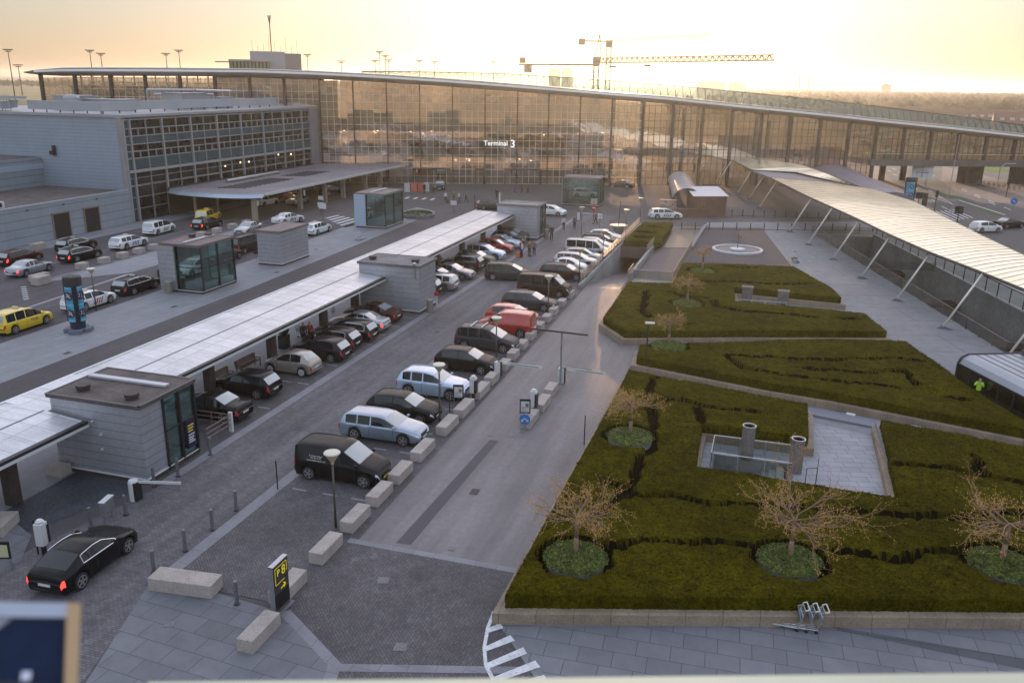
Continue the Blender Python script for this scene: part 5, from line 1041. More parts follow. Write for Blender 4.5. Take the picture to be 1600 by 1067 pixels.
def car(kind,col,x,y,hd,label,cat='car',group=None,detail=2,on=False,opts=()):
    T=CT[kind]; L,W,H,r=T['L'],T['W'],T['H'],T['r']; pm=paint(col,*PT[col])
    t=thing({'van':'delivery_van','vw':'passenger_van'}.get(kind,'taxi' if cat=='taxi' else 'parked_car'),label,cat,(x,y,.012),R(hd),group)
    xr,xf=T['rear'],T['front']
    base=set(np.round(np.linspace(0,1,27),4))|{0,.004,.012,.03,.97,.985,1.0}
    for c in (xr,xf):
        for k in np.linspace(-1,1,13): base.add(round(c+k*(r+.07)/L,4))
    for q in (*T['rg'],*T['ws'],*T['sd']): base.add(round(q,4))
    for q in T['pil']: base|={round(q-.007,4),round(q+.007,4)}
    X=np.array(sorted(b for b in base if 0<=b<=1)); 
    keep=[0]; 
    for i in range(1,len(X)):
        if X[i]-X[keep[-1]]>.0025: keep.append(i)
    X=X[keep]; X[-1]=1.
    top=pch(T['top'],X); belt=np.minimum(pch(T['belt'],X),top-.035)
    pw=np.interp(X,[0,.012,.04,.12,.3,.7,.88,.95,.985,1],[.80,.89,.94,.985,1,1,.975,.93,.84,.72])*W/2
    clear=.2; zb=np.full(len(X),clear)
    zb=np.where(X<.03,.3,zb); zb=np.where(X>.97,.27,zb)
    for c in (xr,xf):
        dx=np.abs(X-c)*L; a=r+.055; z=np.where(dx<a,r+np.sqrt(np.maximum(a*a-dx*dx,0)),0); zb=np.maximum(zb,z)
    gh=np.clip((top-belt)/(H-.95),0,1)
    # ring of half section
    ys=[.93,.985,1.0,.99,.955,.93]; zf=[0,.22,.5,.8,.96,1.]
    rings=[]
    for i in range(len(X)):
        w_=pw[i]; b=belt[i]; z0=min(zb[i],b-.12); ring=[]
        for a,f in zip(ys,zf): ring.append((a*w_,z0+(b-z0)*f))
        re=(1-gh[i])*.86+gh[i]*T['rw']; drop=(.03+.035*gh[i])
        zt=top[i]
        ring.append((re*w_+.012,zt-drop)); ring.append((re*w_*.93,zt-drop*.45)); ring.append((re*w_*.5,zt-.010)); ring.append((0,zt))
        rings.append(ring)
    nr=len(rings[0])
    def P(i,j,s): yy,zz=rings[i][j]; return ((X[i]-.5)*L,yy*s,zz)
    B={k:([],[]) for k in ('body','windscreen','rear_window','wl','wr','hl','hr','tl','tr')}
    verts=[];vi={}
    def V(i,j,s):
        if j==nr-1: s=1
        k=(i,j,s)
        if k not in vi: vi[k]=len(verts); verts.append(P(i,j,s))
        return vi[k]
    F={k:[] for k in B}
    for i in range(len(X)-1):
        xm=(X[i]+X[i+1])/2
        for s in (1,-1):
            for j in range(nr-1):
                bk='body'
                if j==5 and T['sd'][0]<xm<T['sd'][1] and not any(abs(xm-p)<.0065 for p in T['pil']) and (top[i]-belt[i])>.09: bk='wl' if s>0 else 'wr'
                if j>=7 and T['ws'][0]<xm<T['ws'][1]: bk='windscreen'
                if j>=7 and T['rg'][0]<xm<T['rg'][1]: bk='rear_window'
                if xm>.945 and j in (3,4): bk='hl' if s>0 else 'hr'
                if xm<.028 and j in (2,3): bk='tl' if s>0 else 'tr'
                f=(V(i,j,s),V(i+1,j,s),V(i+1,j+1,s),V(i,j+1,s)); F[bk].append(f if s<0 else f[::-1])
    for i,fl in ((0,0),(len(X)-1,1)):
        ring=[V(i,j,1) for j in range(nr)]+[V(i,j,-1) for j in range(nr-2,-1,-1)]; F['body'].append(tuple(ring if not fl else ring[::-1]))
    def mk(bk,nm,m,off=0.,smooth=True,par=None):
        if not F[bk]: return
        ids=sorted({v for f in F[bk] for v in f}); mp={v:k for k,v in enumerate(ids)}; mb=MB()
        mb.v=[tuple(np.array(verts[v])) for v in ids]; mb.f=[tuple(mp[v] for v in f) for f in F[bk]]; mb.mi=[0]*len(mb.f)
        return mb.build(nm,m,par or t,smooth=smooth)
    body=mk('body','body',pm)
    wg=carglass if kind=='coupe' else wsglass; mk('windscreen','windscreen',wg); mk('rear_window','rear_window',wg); mk('wl','side_windows',carglass); mk('wr','side_windows',carglass)
    mk('hl','headlight',head_l); mk('hr','headlight',head_l); rl=red_on if on else red_l
    mk('tl','taillight',rl); mk('tr','taillight',rl)
    # underbody
    mb=MB(); mb.bx(-L/2+.12,-W/2+.13,.16,L/2-.12,W/2-.13,.5); mb.bx(-L/2+.02,-W/2+.22,.27,L/2-.02,W/2-.22,.42)
    mb.build('underbody',carunder,t)
    if 'rearband' in opts: pass
    for c in (xr,xf):
        for s in (1,-1):
            cx=(c-.5)*L; cyy=s*(W/2-.115)
            mb=MB(); mb.tube((cx,cyy-.10,r),(cx,cyy+.10,r),r,n=22); mb.tube((cx,cyy+s*.1,r),(cx,cyy+s*.112,r),r*.93,r*.8,22); ty=mb.build('wheel',tyre_m,t,smooth=False)
            if detail:
                mb=MB(); yo=cyy+s*.115
                mb.tube((cx,yo-s*.01,r),(cx,yo+s*.004,r),r*.16,n=8)
                for k in range(5 if 'whiterim' not in opts else 12):
                    a=k/(5 if 'whiterim' not in opts else 12)*6.283; p=Vector((cx+math.cos(a)*r*.1,yo,r+math.sin(a)*r*.1)); q=Vector((cx+math.cos(a)*r*.66,yo,r+math.sin(a)*r*.66)); mb.beam(p,q,.012,r*.22)
                for k in range(16):
                    a0,a1=k/16*6.283,(k+1)/16*6.283; mb.beam((cx+math.cos(a0)*r*.68,yo,r+math.sin(a0)*r*.68),(cx+math.cos(a1)*r*.68,yo,r+math.sin(a1)*r*.68),.014,r*.09)
                mb.build('rim',rim_m if 'whiterim' not in opts else steel_w,ty)
    if detail:
        for s in (1,-1):
            mb=MB(); mx=(T['ws'][1]-.5)*L-.12; b=float(np.interp(T['ws'][1]-.03,X,belt)); mb.lathe([(.02,-.07),(.09,-.03),(.1,.03),(.03,.08)],(mx,s*(W/2+.07),b+.08),8); mb.beam((mx,s*(W/2-.08),b+.02),(mx,s*(W/2+.05),b+.06),.05,.04); mb.build('wing_mirror',pm,t,smooth=True)
        mb=MB(); mb.bx(L/2-.03,-.42,.34,L/2+.008,.42,.47); mb.bx(L/2-.12,-.38,.56,L/2+.003,.38,.66); mb.build('grille',black,t)
        mb=MB(); mb.bx(-L/2-.012,-.26,.5,-L/2+.02,.26,.61); mb.build('number_plate',plate_m,t)
        mb=MB(); mb.bx(L/2,-.26,.36,L/2+.016,.26,.47); mb.build('number_plate',plate_m if 'yplate' not in opts else mat('yellow_plate',(.6,.45,.05),.5),t)
        # seams: door cuts following the section
        mb=MB()
        pl=T['pil']
        sx=[T['sd'][1]-.01]+([pl[-1]] if pl else [])+([pl[0]] if len(pl)>1 else [])
        for q in sx:
            i=int(np.argmin(abs(X-q)))
            for s in (1,-1):
                for j in range(1,5):
                    a=Vector(P(i,j,s));b=Vector(P(i,j+1,s)); mb.face([a+Vector((-.008,s*.004,0)),a+Vector((.008,s*.004,0)),b+Vector((.008,s*.004,0)),b+Vector((-.008,s*.004,0))])
        for q in sx[1:]+([.5] if kind=='van' else []):
            pass
        mb.build('door_seams',black,t)
        mb=MB()
        for q in sx:
            if q==sx[0]: continue
            for s in (1,-1):
                i=int(np.argmin(abs(X-q))); yy,zz=rings[i][4]; mb.obx(((q-.5)*L+.14,s*(yy+.02),zz-.03),(.2,.03,.03))
        if mb.v: mb.build('door_handle',pm,t)
        if 'chromeline' in opts:
            mb=MB()
            idx=[i for i in range(len(X)) if T['sd'][0]-.005<=X[i]<=T['sd'][1]+.005 and (top[i]-belt[i])>.09]
            for s in (1,-1):
                pa=[Vector(P(i,5,s))+Vector((0,s*.008,0)) for i in idx]; pb=[Vector(P(i,6,s))+Vector((0,s*.012,0)) for i in idx]
                mb.path(pa,.016,4); mb.path(pb,.016,4); mb.path([pa[0],pb[0]],.016,4); mb.path([pa[-1],pb[-1]],.016,4)
            mb.build('window_trim',chrome,t)
    if T.get('rails') and 'norails' not in opts:
        for s in (1,-1):
            mb=MB(); idx=[i for i in range(len(X)) if .15<X[i]<.5]; mb.path([(P(i,6,s)[0],P(i,6,s)[1]*.97,P(i,6,s)[2]+.055) for i in idx[::2]],.016,4); mb.build('roof_rail',chrome if 'chromeline' in opts else steel,t)
    if 'roofbars' in opts:
        for q in (.28,.46): mb=MB(); z=float(np.interp(q,X,top)); mb.bx((q-.5)*L-.04,-W*.4,z+.04,(q-.5)*L+.04,W*.4,z+.09); mb.build('roof_bar',steel_w,t)
    if 'taxi' in opts:
        q=.42; z=float(np.interp(q,X,top)); mb=MB(); mb.bx((q-.5)*L-.1,-.24,z-.01,(q-.5)*L+.1,.24,z+.13); mb.build('roof_sign',mat('taxi_roof_sign',(.5,.5,.42),.4),t)
    if 'glassroof' in opts:
        mb=MB(); idx=[i for i in range(len(X)) if .22<X[i]<.5]; mb.v=[]; 
        A=[Vector(P(i,8,1))+Vector((0,0,.008)) for i in idx];Bb=[Vector(P(i,8,-1))+Vector((0,0,.008)) for i in idx]
        mb.sheetslab([tuple(a) for a in Bb],[tuple(a) for a in A],.004); mb.build('sunroof',carglass,t)
    if 'ribs' in opts:
        mb=MB(); idx=[i for i in range(len(X)) if .06<X[i]<.52]
        for yy in np.linspace(-.62,.62,8): mb=MB(); mb.path([((X[i]-.5)*L,yy,rings[i][8][1]+.006-.03*abs(yy)) for i in idx],.014,4); mb.build('roof_rib',pm,t)
    if 'letters' in opts:
        wmat=mat('vehicle_lettering',(.75,.75,.75),.5)
        for k,(s_,z) in enumerate((('A. Malermester',1.32),('Tlf. 20 14 91',1.2),('www.malermester.dk',1.08))):
            text(s_,'lettering',.115,facing((-.95,-(W/2)-.004,z),1,0),wmat,t,.003,'CENTER')
    if 'taxitext' in opts:
        text('TAXI','lettering',.3,facing((.35,-(W/2)-.008,.72),1,0),mat('dark_lettering',(.05,.03,.02),.5),t,.003)
    if 'stripes' in opts:
        m_=mat('livery_'+opts[-1],dict(green=(.02,.12,.03),red=(.4,.05,.04),blue=(.03,.08,.35),black=(.03,.03,.03))[opts[-1]],.4)
        for s in (-1,1):
            for k in range(4):
                mb=MB(); x0=-.5+k*.27; pts=[(x0,s*(W/2+.006),.35),(x0+.14,s*(W/2+.006),.35),(x0+.34,s*(W/2+.004),.8),(x0+.2,s*(W/2+.004),.8)]; mb.face(pts if s<0 else pts[::-1]); mb.build('livery_stripe',m_,t)
    return t
LR='cars parked nose-in under the canopy'; RR='cars parked beside the stone blocks'
# left row: nose towards the canopy (heading 180) unless stated
XL=-29.35
car('sedan','black',-29.5,38.1,180,'black saloon right beside the nearest kiosk glass, tail to the lane','car',LR)
car('hatch','black',-29.7,41.9,180,'glossy black hatchback in front of the wooden benches','car',LR)
car('mini','beige',-29.1,46.3,180,'small rounded beige retro car with white wheels','car',LR,opts=('whiterim',))
car('hatch','purple',-28.9,49.55,180,'dark purple hatchback with tall red tail lamps right of the beige car','car',LR)
car('hatch','black',-29.3,51.95,180,'dark hatchback with chrome trim, second beyond the beige car','car',LR,opts=('chromeline',))
car('wagon','black',-29.4,54.3,180,'black estate car third beyond the beige car','car',LR,opts=('chromeline',))
car('sedan','silver',-29.6,56.9,180,'silver-grey saloon with a lit tail lamp before the second kiosk','car',LR,on=True)
car('sedan','darkred',-29.8,59.6,180,'dark saloon tucked against the second kiosk wall','car',LR)
car('hatch','black',-29.8,69.2,180,'black car half hidden by the second kiosk','car',LR)
car('wagon','silver',-29.3,71.3,180,'silver estate just beyond the second kiosk','car',LR)
car('hatch','grey',-29.9,73.6,0,'grey hatchback nose-out beyond the silver estate','car',LR)
car('sedan','lavender',-29.3,76.,0,'dark violet saloon nose-out with pale windscreen','car',LR)
car('suv','black',-29.6,79.9,180,'black off-roader reversing tail lamps to the lane, mid row','car',LR,opts=('chromeline',))
car('hatch','dark_green',-29.2,82.9,0,'dark green hatchback nose-out, left of the pale blue one','car',LR)
car('suv','ltblue',-29.2,86.0,0,'pale blue crossover nose-out beside the travellers','car',LR)
car('hatch','red',-29.4,90.3,0,'red hatchback nose-out behind the group with suitcases','car',LR,detail=1)
car('sedan','ltblue',-29.6,93.2,0,'light blue saloon nose-out far along the canopy','car',LR,detail=1)
car('hatch','grey',-29.6,95.9,0,'grey hatchback nose-out near the third kiosk','car',LR,detail=1)
car('hatch','brown',-29.9,98.2,0,'brown car last in the row against the third kiosk','car',LR,detail=1)
# right row: nose towards the road (heading 0)
car('van','black',-18.62,33.5,0,'black delivery van with white lettering at the near end of the row','van',RR,opts=('ribs','letters','yplate'))
car('wagon','blue_silver',-18.8,38.5,0,'silver-blue estate car beside the black van','car',RR,opts=('norails',))
car('hatch','black',-18.95,41.45,0,'black hatchback between the silver-blue estate and the pale crossover','car',RR)
car('suv','ltblue',-18.75,45.5,0,'pale blue-silver crossover behind the second street lamp','car',RR)
car('hatch','black',-18.45,50.6,0,'small black hatchback beside the first exit barrier','car',RR)
car('mpv','grey',-18.65,55.5,0,'dark people carrier with white roof bars','car',RR,opts=('roofbars',))
car('van','red',-18.5,59.6,180,'bright red delivery van parked tail to the stone blocks','van',RR)
car('hatch','red',-18.9,62.6,0,'red hatchback mostly hidden behind the red van','car',RR)
car('wagon','grey',-18.8,67.4,0,'dark grey estate beyond the red van','car',RR)
car('vw','brown',-18.9,72.6,0,'dark brown passenger van, tallest vehicle in the row','van',RR)
car('wagon','brown',-18.8,79.7,0,'brown estate with pale roof at the foot of the ramp wall','car',RR)
car('mini','white',-18.9,82.7,0,'small white car next to the ramp railing','car',RR,detail=1)
car('wagon','silver',-18.9,85.7,0,'silver estate next to the ramp railing','car',RR,detail=1)
car('hatch','silver',-18.8,88.4,0,'silver hatchback between the estate and the silver minivan','car',RR,detail=1)
car('vw','silver',-19.0,91.4,0,'silver minivan halfway up the ramp railing','van',RR,detail=1)
car('hatch','white',-18.8,95.2,0,'white hatchback, third from the far end of the row','car',RR,detail=1)
car('wagon','grey',-18.8,98.1,0,'grey car, second from the far end of the row','car',RR,detail=1)
car('hatch','white',-18.8,101.,0,'pale car at the far end of the row','car',RR,detail=1)
car('mpv','grey',-23.8,77.3,8,'dark people carrier driving out across the parking lane','car',None)
car('coupe','black',-24.35,23.05,93,'black coupe with chrome window line driving in at the near left corner','car',None,on=True,opts=('chromeline',))
# taxis and left lanes (heading 90 = away)
TX='taxis queueing beside the platform'
car('mpv','yellow',-53.75,48.3,90,'bright yellow taxi by the round advertising column','taxi',TX,opts=('taxi','taxitext','norails'))
car('wagon','white',-53.8,55.2,90,'white estate taxi behind the round advertising column','taxi',TX,opts=('taxi','norails','stripes','red'))
car('wagon','black',-53.9,61.,90,'black estate taxi nearest the glass lift kiosk','taxi',TX,opts=('taxi','chromeline'))
car('hatch','navy',-54.6,67.6,90,'blue car half hidden behind the glass lift kiosk','taxi',TX,opts=('taxi',))
car('hatch','grey',-54.6,75.2,90,'grey car seen through the glass lift kiosk','taxi',TX,detail=1)
car('vw','brown',-55.6,80.4,90,'dark brown van between the lift kiosk and the plain block','van',TX,detail=1)
car('wagon','white',-54.0,93.5,90,'white estate parked past the plain silver block','taxi',TX,opts=('taxi','norails'))
DL='vehicles in the drop-off lanes'
car('sedan','silver',-68.3,63.3,92,'silver saloon waiting at the left edge behind the granite blocks','car',DL,on=True)
car('wagon','darkred',-73.2,66.8,92,'dark maroon estate with red tail lamps at the left edge','car',DL,on=True)
car('wagon','black',-68.85,70.3,90,'black estate taxi in front of its twin in the drop-off lane','taxi',DL,opts=('taxi','chromeline'),on=True)
car('wagon','black',-73.0,74.2,91,'black estate taxi, farther of the two side by side','taxi',DL,opts=('taxi','chromeline'))
car('wagon','white',-68.9,77.6,90,'plain white estate taxi in the drop-off lane','taxi',DL,opts=('taxi','norails','stripes','blue'))
car('mpv','white',-71.9,86.4,94,'white estate taxi with green stripes on its side','taxi',DL,opts=('norails','stripes','green'))
car('wagon','black',-68.9,91.8,93,'black estate taxi with bright tail lamps at the canopy edge','taxi',DL,opts=('taxi',),on=True)
car('mpv','yellow',-72.2,96.6,100,'yellow taxi half hidden at the curved end of the canopy','taxi',DL,opts=('taxi','norails'),detail=1)
car('sedan','silver',-61.9,90.4,-85,'silver saloon facing the camera beside the plain block','car',DL,detail=1)
car('sedan','white',-61.5,99.,75,'white saloon crossing in front of the canopy','car',DL,detail=1,opts=('stripes','black'))
car('hatch','white',-73.5,112.5,80,'pale car in the shade under the entrance canopy','car',DL,detail=0)
car('sedan','red',-72,117.5,90,'reddish car in the shade under the entrance canopy','car',DL,detail=0)
car('sedan','silver',-69.5,115,90,'grey saloon under the middle of the entrance canopy','car',DL,detail=0)
car('suv','black',-70,127,60,'black off-roader under the far end of the entrance canopy','car',DL,detail=1)
# around the forecourt
car('suv','grey',-56.4,141,-70,'dark off-roader at the terminal doors behind the luggage group','car',None,detail=1)
car('hatch','grey',-40.5,121.5,35,'dark car peeking over the end of the parking canopy','car',None,detail=1)
car('hatch','white',-30.2,119.4,-12,'white car passing the far kiosk','car',None,detail=1)
car('wagon','white',-14.2,122.6,20,'white patrol-style car with dark diagonal stripes behind the hedge portal','car',None,opts=('stripes','norails','black'))
car('sedan','grey',-26.5,156.5,170,'dark saloon with a lit headlamp by the hazy terminal doors','car',None,detail=1)
car('sedan','black',32.2,132.6,38,'black saloon crossing the junction on the right','car',None)
car('hatch','white',28.3,127.5,30,'pale hatchback partly hidden by the glass roof edge','car',None,detail=1)
# tiny cars seen through the bridge glass
far_paint=[paint(k,*PT[k]) for k in ('white','silver','black','grey','red','blue_silver')]
def far_car(k,x,y,hd,m):
    mb=MB(); L=4.4; pr=[(-2.2,.4),(-2.2,.9),(-1.6,1.35),(.3,1.42),(1.0,.98),(2.1,.8),(2.2,.4)]
    n=len(pr); V=[(a,-.85,b) for a,b in pr]+[(a,.85,b) for a,b in pr]; mb.add(V,[tuple(range(n)),tuple(range(2*n-1,n-1,-1))]+[(i,n+i,n+(i+1)%n,(i+1)%n) for i in range(n)])
    for q in (-1.35,1.35): mb.tube((q,-.88,.32),(q,.88,.32),.32,n=10)
    return mb
fm=[]
for k,m in enumerate(far_paint):
    mb=far_car(0,0,0,0,m); o=mb.build('distant_car',[m],None,origin=False); me=o.data; bpy.data.objects.remove(o); fm.append(me)
rs=random.Random(4); cnt=0
for row in range(8):
    for k in range(15):
        if rs.random()<.22: continue
        x=27+row*5.6+k*.25; y=262+k*13.+row*3-(row%2)*2
        o=bpy.data.objects.new('distant_car',fm[rs.choice([0,0,1,1,2,3,4,5])]); C.objects.link(o); o.location=(x+0,y*.0+262+k*11.5+row*1.5,.0); o.rotation_euler=(0,0,R(rs.choice([5,185])+rs.uniform(-2,2)))
        o['label']='small distant %s car in the %s far row seen through the bridge windows'%(['white','silver','black','grey','red','blue'][fm.index(o.data)],ORD[row]); o['category']='car'; o['group']='distant parked cars beyond the bridge'
# ================= STONE BLOCKS =================
def block(x,y,L,wd,h,rz,label,group='granite blocks beside the parking row'):
    mb=MB(); mb.obx((0,0,h/2),(L,wd,h)); 
    o=mb.build('stone_block',stone,None,origin=False,bevel=.025); o.location=(x,y,0); o.rotation_euler=(0,0,R(rz)); o['label']=label; o['category']='stone block'; o['group']=group
    return o
bl=[(-15.45,21.35,1.75),(-15.95,24.05,1.75),(-15.95,26.95,1.75),(-15.95,29.55,1.75),(-15.95,31.95,1.7),(-15.95,34.3,1.7),(-15.95,37.1,1.95),(-15.95,40.6,2.0),(-15.95,43.3,2.0),(-16.0,46.4,2.0),(-16.05,48.7,1.3),(-16.1,51.6,1.3),(-16.2,54.,1.2),(-16.25,56.4,1.2),(-16.3,58.9,1.2),(-16.35,61.5,1.2),(-16.4,64.,1.2),(-16.45,66.5,1.2),(-16.45,69.3,1.2),(-16.5,72.6,1.3)]
for i,(x,y,L) in enumerate(bl): block(x,y,L,.62,.52,90,'granite block, %s from the near end of the row beside the exit road'%ORD[i])
block(-19.75,23.05,2.6,.85,.55,6,'wide double granite block closing the near end of the bays','granite blocks on the near forecourt')
block(-30.3,24.2,1.5,1.4,.5,20,'dark granite block at the left edge beside the notice board','granite blocks on the near forecourt')
block(-31.8,29.3,.9,.7,.5,0,'small stone block under the nearest canopy','granite blocks on the near forecourt')
for i,(x,y,L) in enumerate([(-11.85,43.0,1.9),(-11.8,45.6,1.9),(-11.9,48.0,1.5)]): block(x,y,L,.6,.5,90,'granite block on the barrier island, %s from the blue arrow sign'%ORD[i],'granite blocks on the barrier island')
for i,(x,y) in enumerate([(-65.3,61.4),(-65.4,66.8),(-65.3,69.7),(-65.4,72.5),(-65.5,75.1),(-65.5,77.5),(-65.3,80.),(-65.4,83.),(-65.6,86.),(-65.6,89.2),(-65.7,92.5),(-65.8,95.8)]):
    block(x,y,1.05 if i!=0 else 1.8,.8,.6,90,'granite block edging the drop-off island, %s from the left'%ORD[i],'granite blocks along the drop-off island')
for i,(x,y) in enumerate([(-77.,72.9),(-63.9,60.2)]): block(x,y,1.5,.9,.75,90,['lone granite block by the annex wall','lone granite block behind the advertising column'][i],'stray granite blocks near the taxis')
# ================= BOLLARDS =================
b0=None
for i,(x,y,lb) in enumerate([(-21.5,25.3,'steel bollard beside the wide granite block'),(-21.5,27.1,'steel bollard, second along the paved strip'),(-21.55,28.9,'steel bollard, third along the paved strip'),(-17.35,22.8,'steel bollard between the parking sign and the wide block'),(-21.65,23.6,'steel bollard nearest the black coupe'),(-26.2,30.9,'steel bollard by the corner of the nearest kiosk'),(-26.25,33.5,'steel bollard at the far corner of the nearest kiosk'),(-26.6,29.7,'steel bollard beside the white entry barrier'),(-25.9,27.,'dark bollard right of the low ticket box'),(-26.5,25.6,'dark bollard left of the low ticket box'),(-13.,117,'bollard, left of the brown boarding'),(-20.5,113.5,'bollard near the round planter')]):
    if b0 is None:
        b0=thing('bollard',lb,'bollard',(x,y,0),group='steel bollards'); MB().lathe([(.075,0),(.075,.92),(.07,.97),(.03,.985)],n=14).build('post',mat('brushed_bollard',(.22,.22,.24),.4,.6,noise=((5.,.15),)),b0,smooth=False); MB().lathe([(.13,0),(.13,.02),(.08,.03)],n=14).build('base_ring',dark,b0); tb=collect(b0)
    else: dup(b0,(x,y,0),0,lb,tree=tb)
# ================= STREET LAMPS =================
l0=None; cone_m=mat('lamp_shade_cream',(.5,.42,.26),.4); disc_m=mat('lamp_disc',(.62,.6,.52),.35)
for i,(x,y,lb) in enumerate([(-16.6,28.95,'nearest street lamp, funnel-shaped shade in front of the black van'),(-16.65,41.2,'street lamp in front of the pale blue crossover'),(-16.65,51.5,'street lamp by the dark people carrier'),(-16.55,64.9,'street lamp by the grey estate'),(-16.75,77.4,'street lamp at the brown passenger van'),(-16.6,88.2,'street lamp beside the ramp railing'),(-16.9,104.5,'street lamp near the end of the ramp railing'),(-16.9,116.2,'farthest street lamp behind the hedge portal'),(-52.3,54.3,'street lamp beside the taxi platform and advertising column'),(-22.6,104.6,'street lamp left of the round steel planter')]):
    if l0 is None:
        l0=thing('street_lamp',lb,'street lamp',(x,y,0),group='funnel-shaped street lamps')
        MB().tube((0,0,0),(0,0,3.05),.055,.045,10).build('pole',mat('lamp_pole',(.1,.085,.075),.5,.4),l0,smooth=True)
        MB().lathe([(.045,3.0),(.07,3.05),(.07,3.12),(.34,3.5)],n=24).build('lamp_shade',cone_m,l0,smooth=False)
        MB().lathe([(.345,3.5),(.36,3.53),(.33,3.57),(.1,3.6)],n=24).build('top_disc',disc_m,l0); tl_=collect(l0)
    else: dup(l0,(x,y,0),0,lb,tree=tl_)
t=thing('floodlight_post','slim post with an angled flat floodlight at the tip of the middle hedge','street lamp',(-6.9,54.1,0)); MB().tube((0,0,0),(0,0,3.35),.06,.05,10).build('pole',dark,t); MB().obx((.1,0,3.42),(.62,.26,.1),.2).build('lamp_head',steel_w,t)
def thin_pole(x,y,h,lb,r=.03): return MB().tube((x,y,0),(x,y,h),r,n=8).build('thin_post',dark,label=lb,cat='post')
thin_pole(-8.25,41.,1.7,'thin black post at the garden kerb'); thin_pole(-16.75,43.0,1.25,'thin black post beside the ticket machine'); thin_pole(-20.9,31.25,1.5,'thin post with chain at the near bay corner'); thin_pole(-41.95,118.7,2.4,'dark thin post beyond the canopy',.06)
MB().tube((-37.85,118,0),(-37.85,118,3.),.12,n=8).build('white_post',steel_w,label='pale white post rising behind the canopy edge',cat='post')
# gantry height bar
t=thing('height_gantry','grey T-shaped height-limit gantry over the exit lanes','gantry',(-11.75,49.8,0)); MB().tube((0,0,0),(0,0,3.45),.06,n=10).build('pole',steel,t); MB().beam((-2.1,.1,3.5),(1.7,-.1,3.5),.1,.1).build('crossbar',dark,t)
# ================= BARRIERS, MACHINES =================
def barrier(x,y,arm,label,ang=0,z=1.):
    t=thing('exit_barrier',label,'barrier',(x,y,0),R(ang),group='parking barriers')
    mb=MB(); mb.bx(-.2,-.18,0,.2,.18,1.02); mb.build('cabinet',steel_w,t,bevel=.03); MB().bx(.2,-.14,.02,.235,.14,.95).build('side_panel',dark,t)
    mb=MB(); mb.bx(.25,-.03,z-.09,arm,.0,z-.05); mb.bx(.25,-.03,z+.02,arm,0,z+.06); mb.bx(arm-.06,-.03,z-.09,arm,0,z+.06); mb.build('arm',steel_w,t)
    mb=MB(); mb.bx(.9,-.025,z-.05,arm-.25,-.01,z+.02); mb.build('arm_infill',mat('pale_green_infill',(.15,.32,.25),.4),t)
    MB().tube((0,-.05,z),(.3,-.05,z),.07,n=10).build('pivot',dark,t); return t
barrier(-16.0,49.9,3.1,'first exit barrier by the small black hatchback with a pale green arm',-3)
barrier(-11.75,50.1,3.0,'second exit barrier on the island with a pale green arm',-3)
t=thing('entry_barrier','white entry barrier with solid arm in front of the nearest kiosk','barrier',(-26.5,28.3,0)); mb=MB(); mb.lathe([(.24,0),(.24,.9),(.2,1.0),(.05,1.03)],n=16); mb.build('cabinet',steel_w,t); MB().bx(.08,-.2,.02,.26,.2,.92).build('side_panel',dark,t); MB().beam((.1,.0,.92),(2.15,.55,.92),.05,.12).build('arm',steel_w,t)
barrier(-25.6,116.5,3.3,'far barrier with white arm at the end of the parking lane',0)
t=thing('ticket_box','low grey steel cabinet on legs between two dark bollards','cabinet',(-26.3,26.4,0),R(12)); mb=MB(); mb.bx(-.12,-.38,.38,.12,.38,1.0); mb.build('body',steel,t); mb=MB()
for s in (-.3,.3): mb.bx(-.03,s-.03,0,.03,s+.03,.38)
mb.build('legs',steel,t); MB().bx(-.14,-.4,1.0,.14,.4,1.03).build('top_cap',steel_w,t)
def machine(x,y,label,rz=0,slogan=True):
    t=thing('ticket_machine',label,'ticket machine',(x,y,0),R(rz),group='parking ticket machines')
    mb=MB(); mb.bx(-.2,-.18,.45,.2,.18,1.45); mb.build('cabinet',steel_w,t,bevel=.04); MB().bx(.1,-.2,.5,.22,.2,1.3).build('front_panel',dark,t); MB().tube((0,0,0),(0,0,.46),.1,n=10).build('pedestal',dark,t); MB().tube((.0,.28,0),(.0,.28,1.55),.035,n=8).build('post',dark,t); MB().lathe([(.1,1.45),(.17,1.5),(.1,1.58)],(0,0,0),12).build('camera_dome',steel_w,t)
machine(-16.1,45.35,'white ticket machine beside the pale blue crossover'); machine(-12.0,44.3,'white ticket machine on the barrier island')
machine(-26.7,23.3,'white entry ticket machine beside the black coupe',100)
def board(x,y,label,rz,wd=.62,h=.85,z=.55,m=None):
    t=thing('notice_board',label,'notice board',(x,y,0),R(rz),group='framed parking notice boards')
    mb=MB(); mb.bx(-wd/2,-.03,z,wd/2,.03,z+h); mb.build('frame',dark,t); MB().bx(-wd/2+.07,-.036,z+.08,wd/2-.07,-.03,z+h-.13).build('panel',m or mat('notice_paper',(.55,.56,.56),.5),t)
    mb=MB(); mb.bx(-wd/2+.02,-.02,0,-wd/2+.07,.02,z); mb.bx(wd/2-.07,-.02,0,wd/2-.02,.02,z); mb.build('legs',steel,t); return t
for x,y,lb in ((-16.55,43.95,'framed black notice board by the first ticket machine'),(-12.15,43.0,'framed black notice board on the island by the blue sign')):
    t=board(x,y,lb,15); mb=MB(); mb.bx(.02,-.042,.92,.2,-.037,1.15); mb.build('map_block',mat('notice_brown',(.18,.12,.11),.5),t); mb=MB()
    for k in range(4): mb.bx(-.2,-.042,.7+k*.07,.0 if k%2 else .18,-.037,.73+k*.07)
    mb.build('notice_lines',mat('notice_grey',(.2,.2,.22),.5),t)
board(-27.3,21.9,'framed notice board with a pale yellow panel by the coupe tail',20,.72,.75,.5,mat('yellow_notice',(.5,.5,.3),.5))
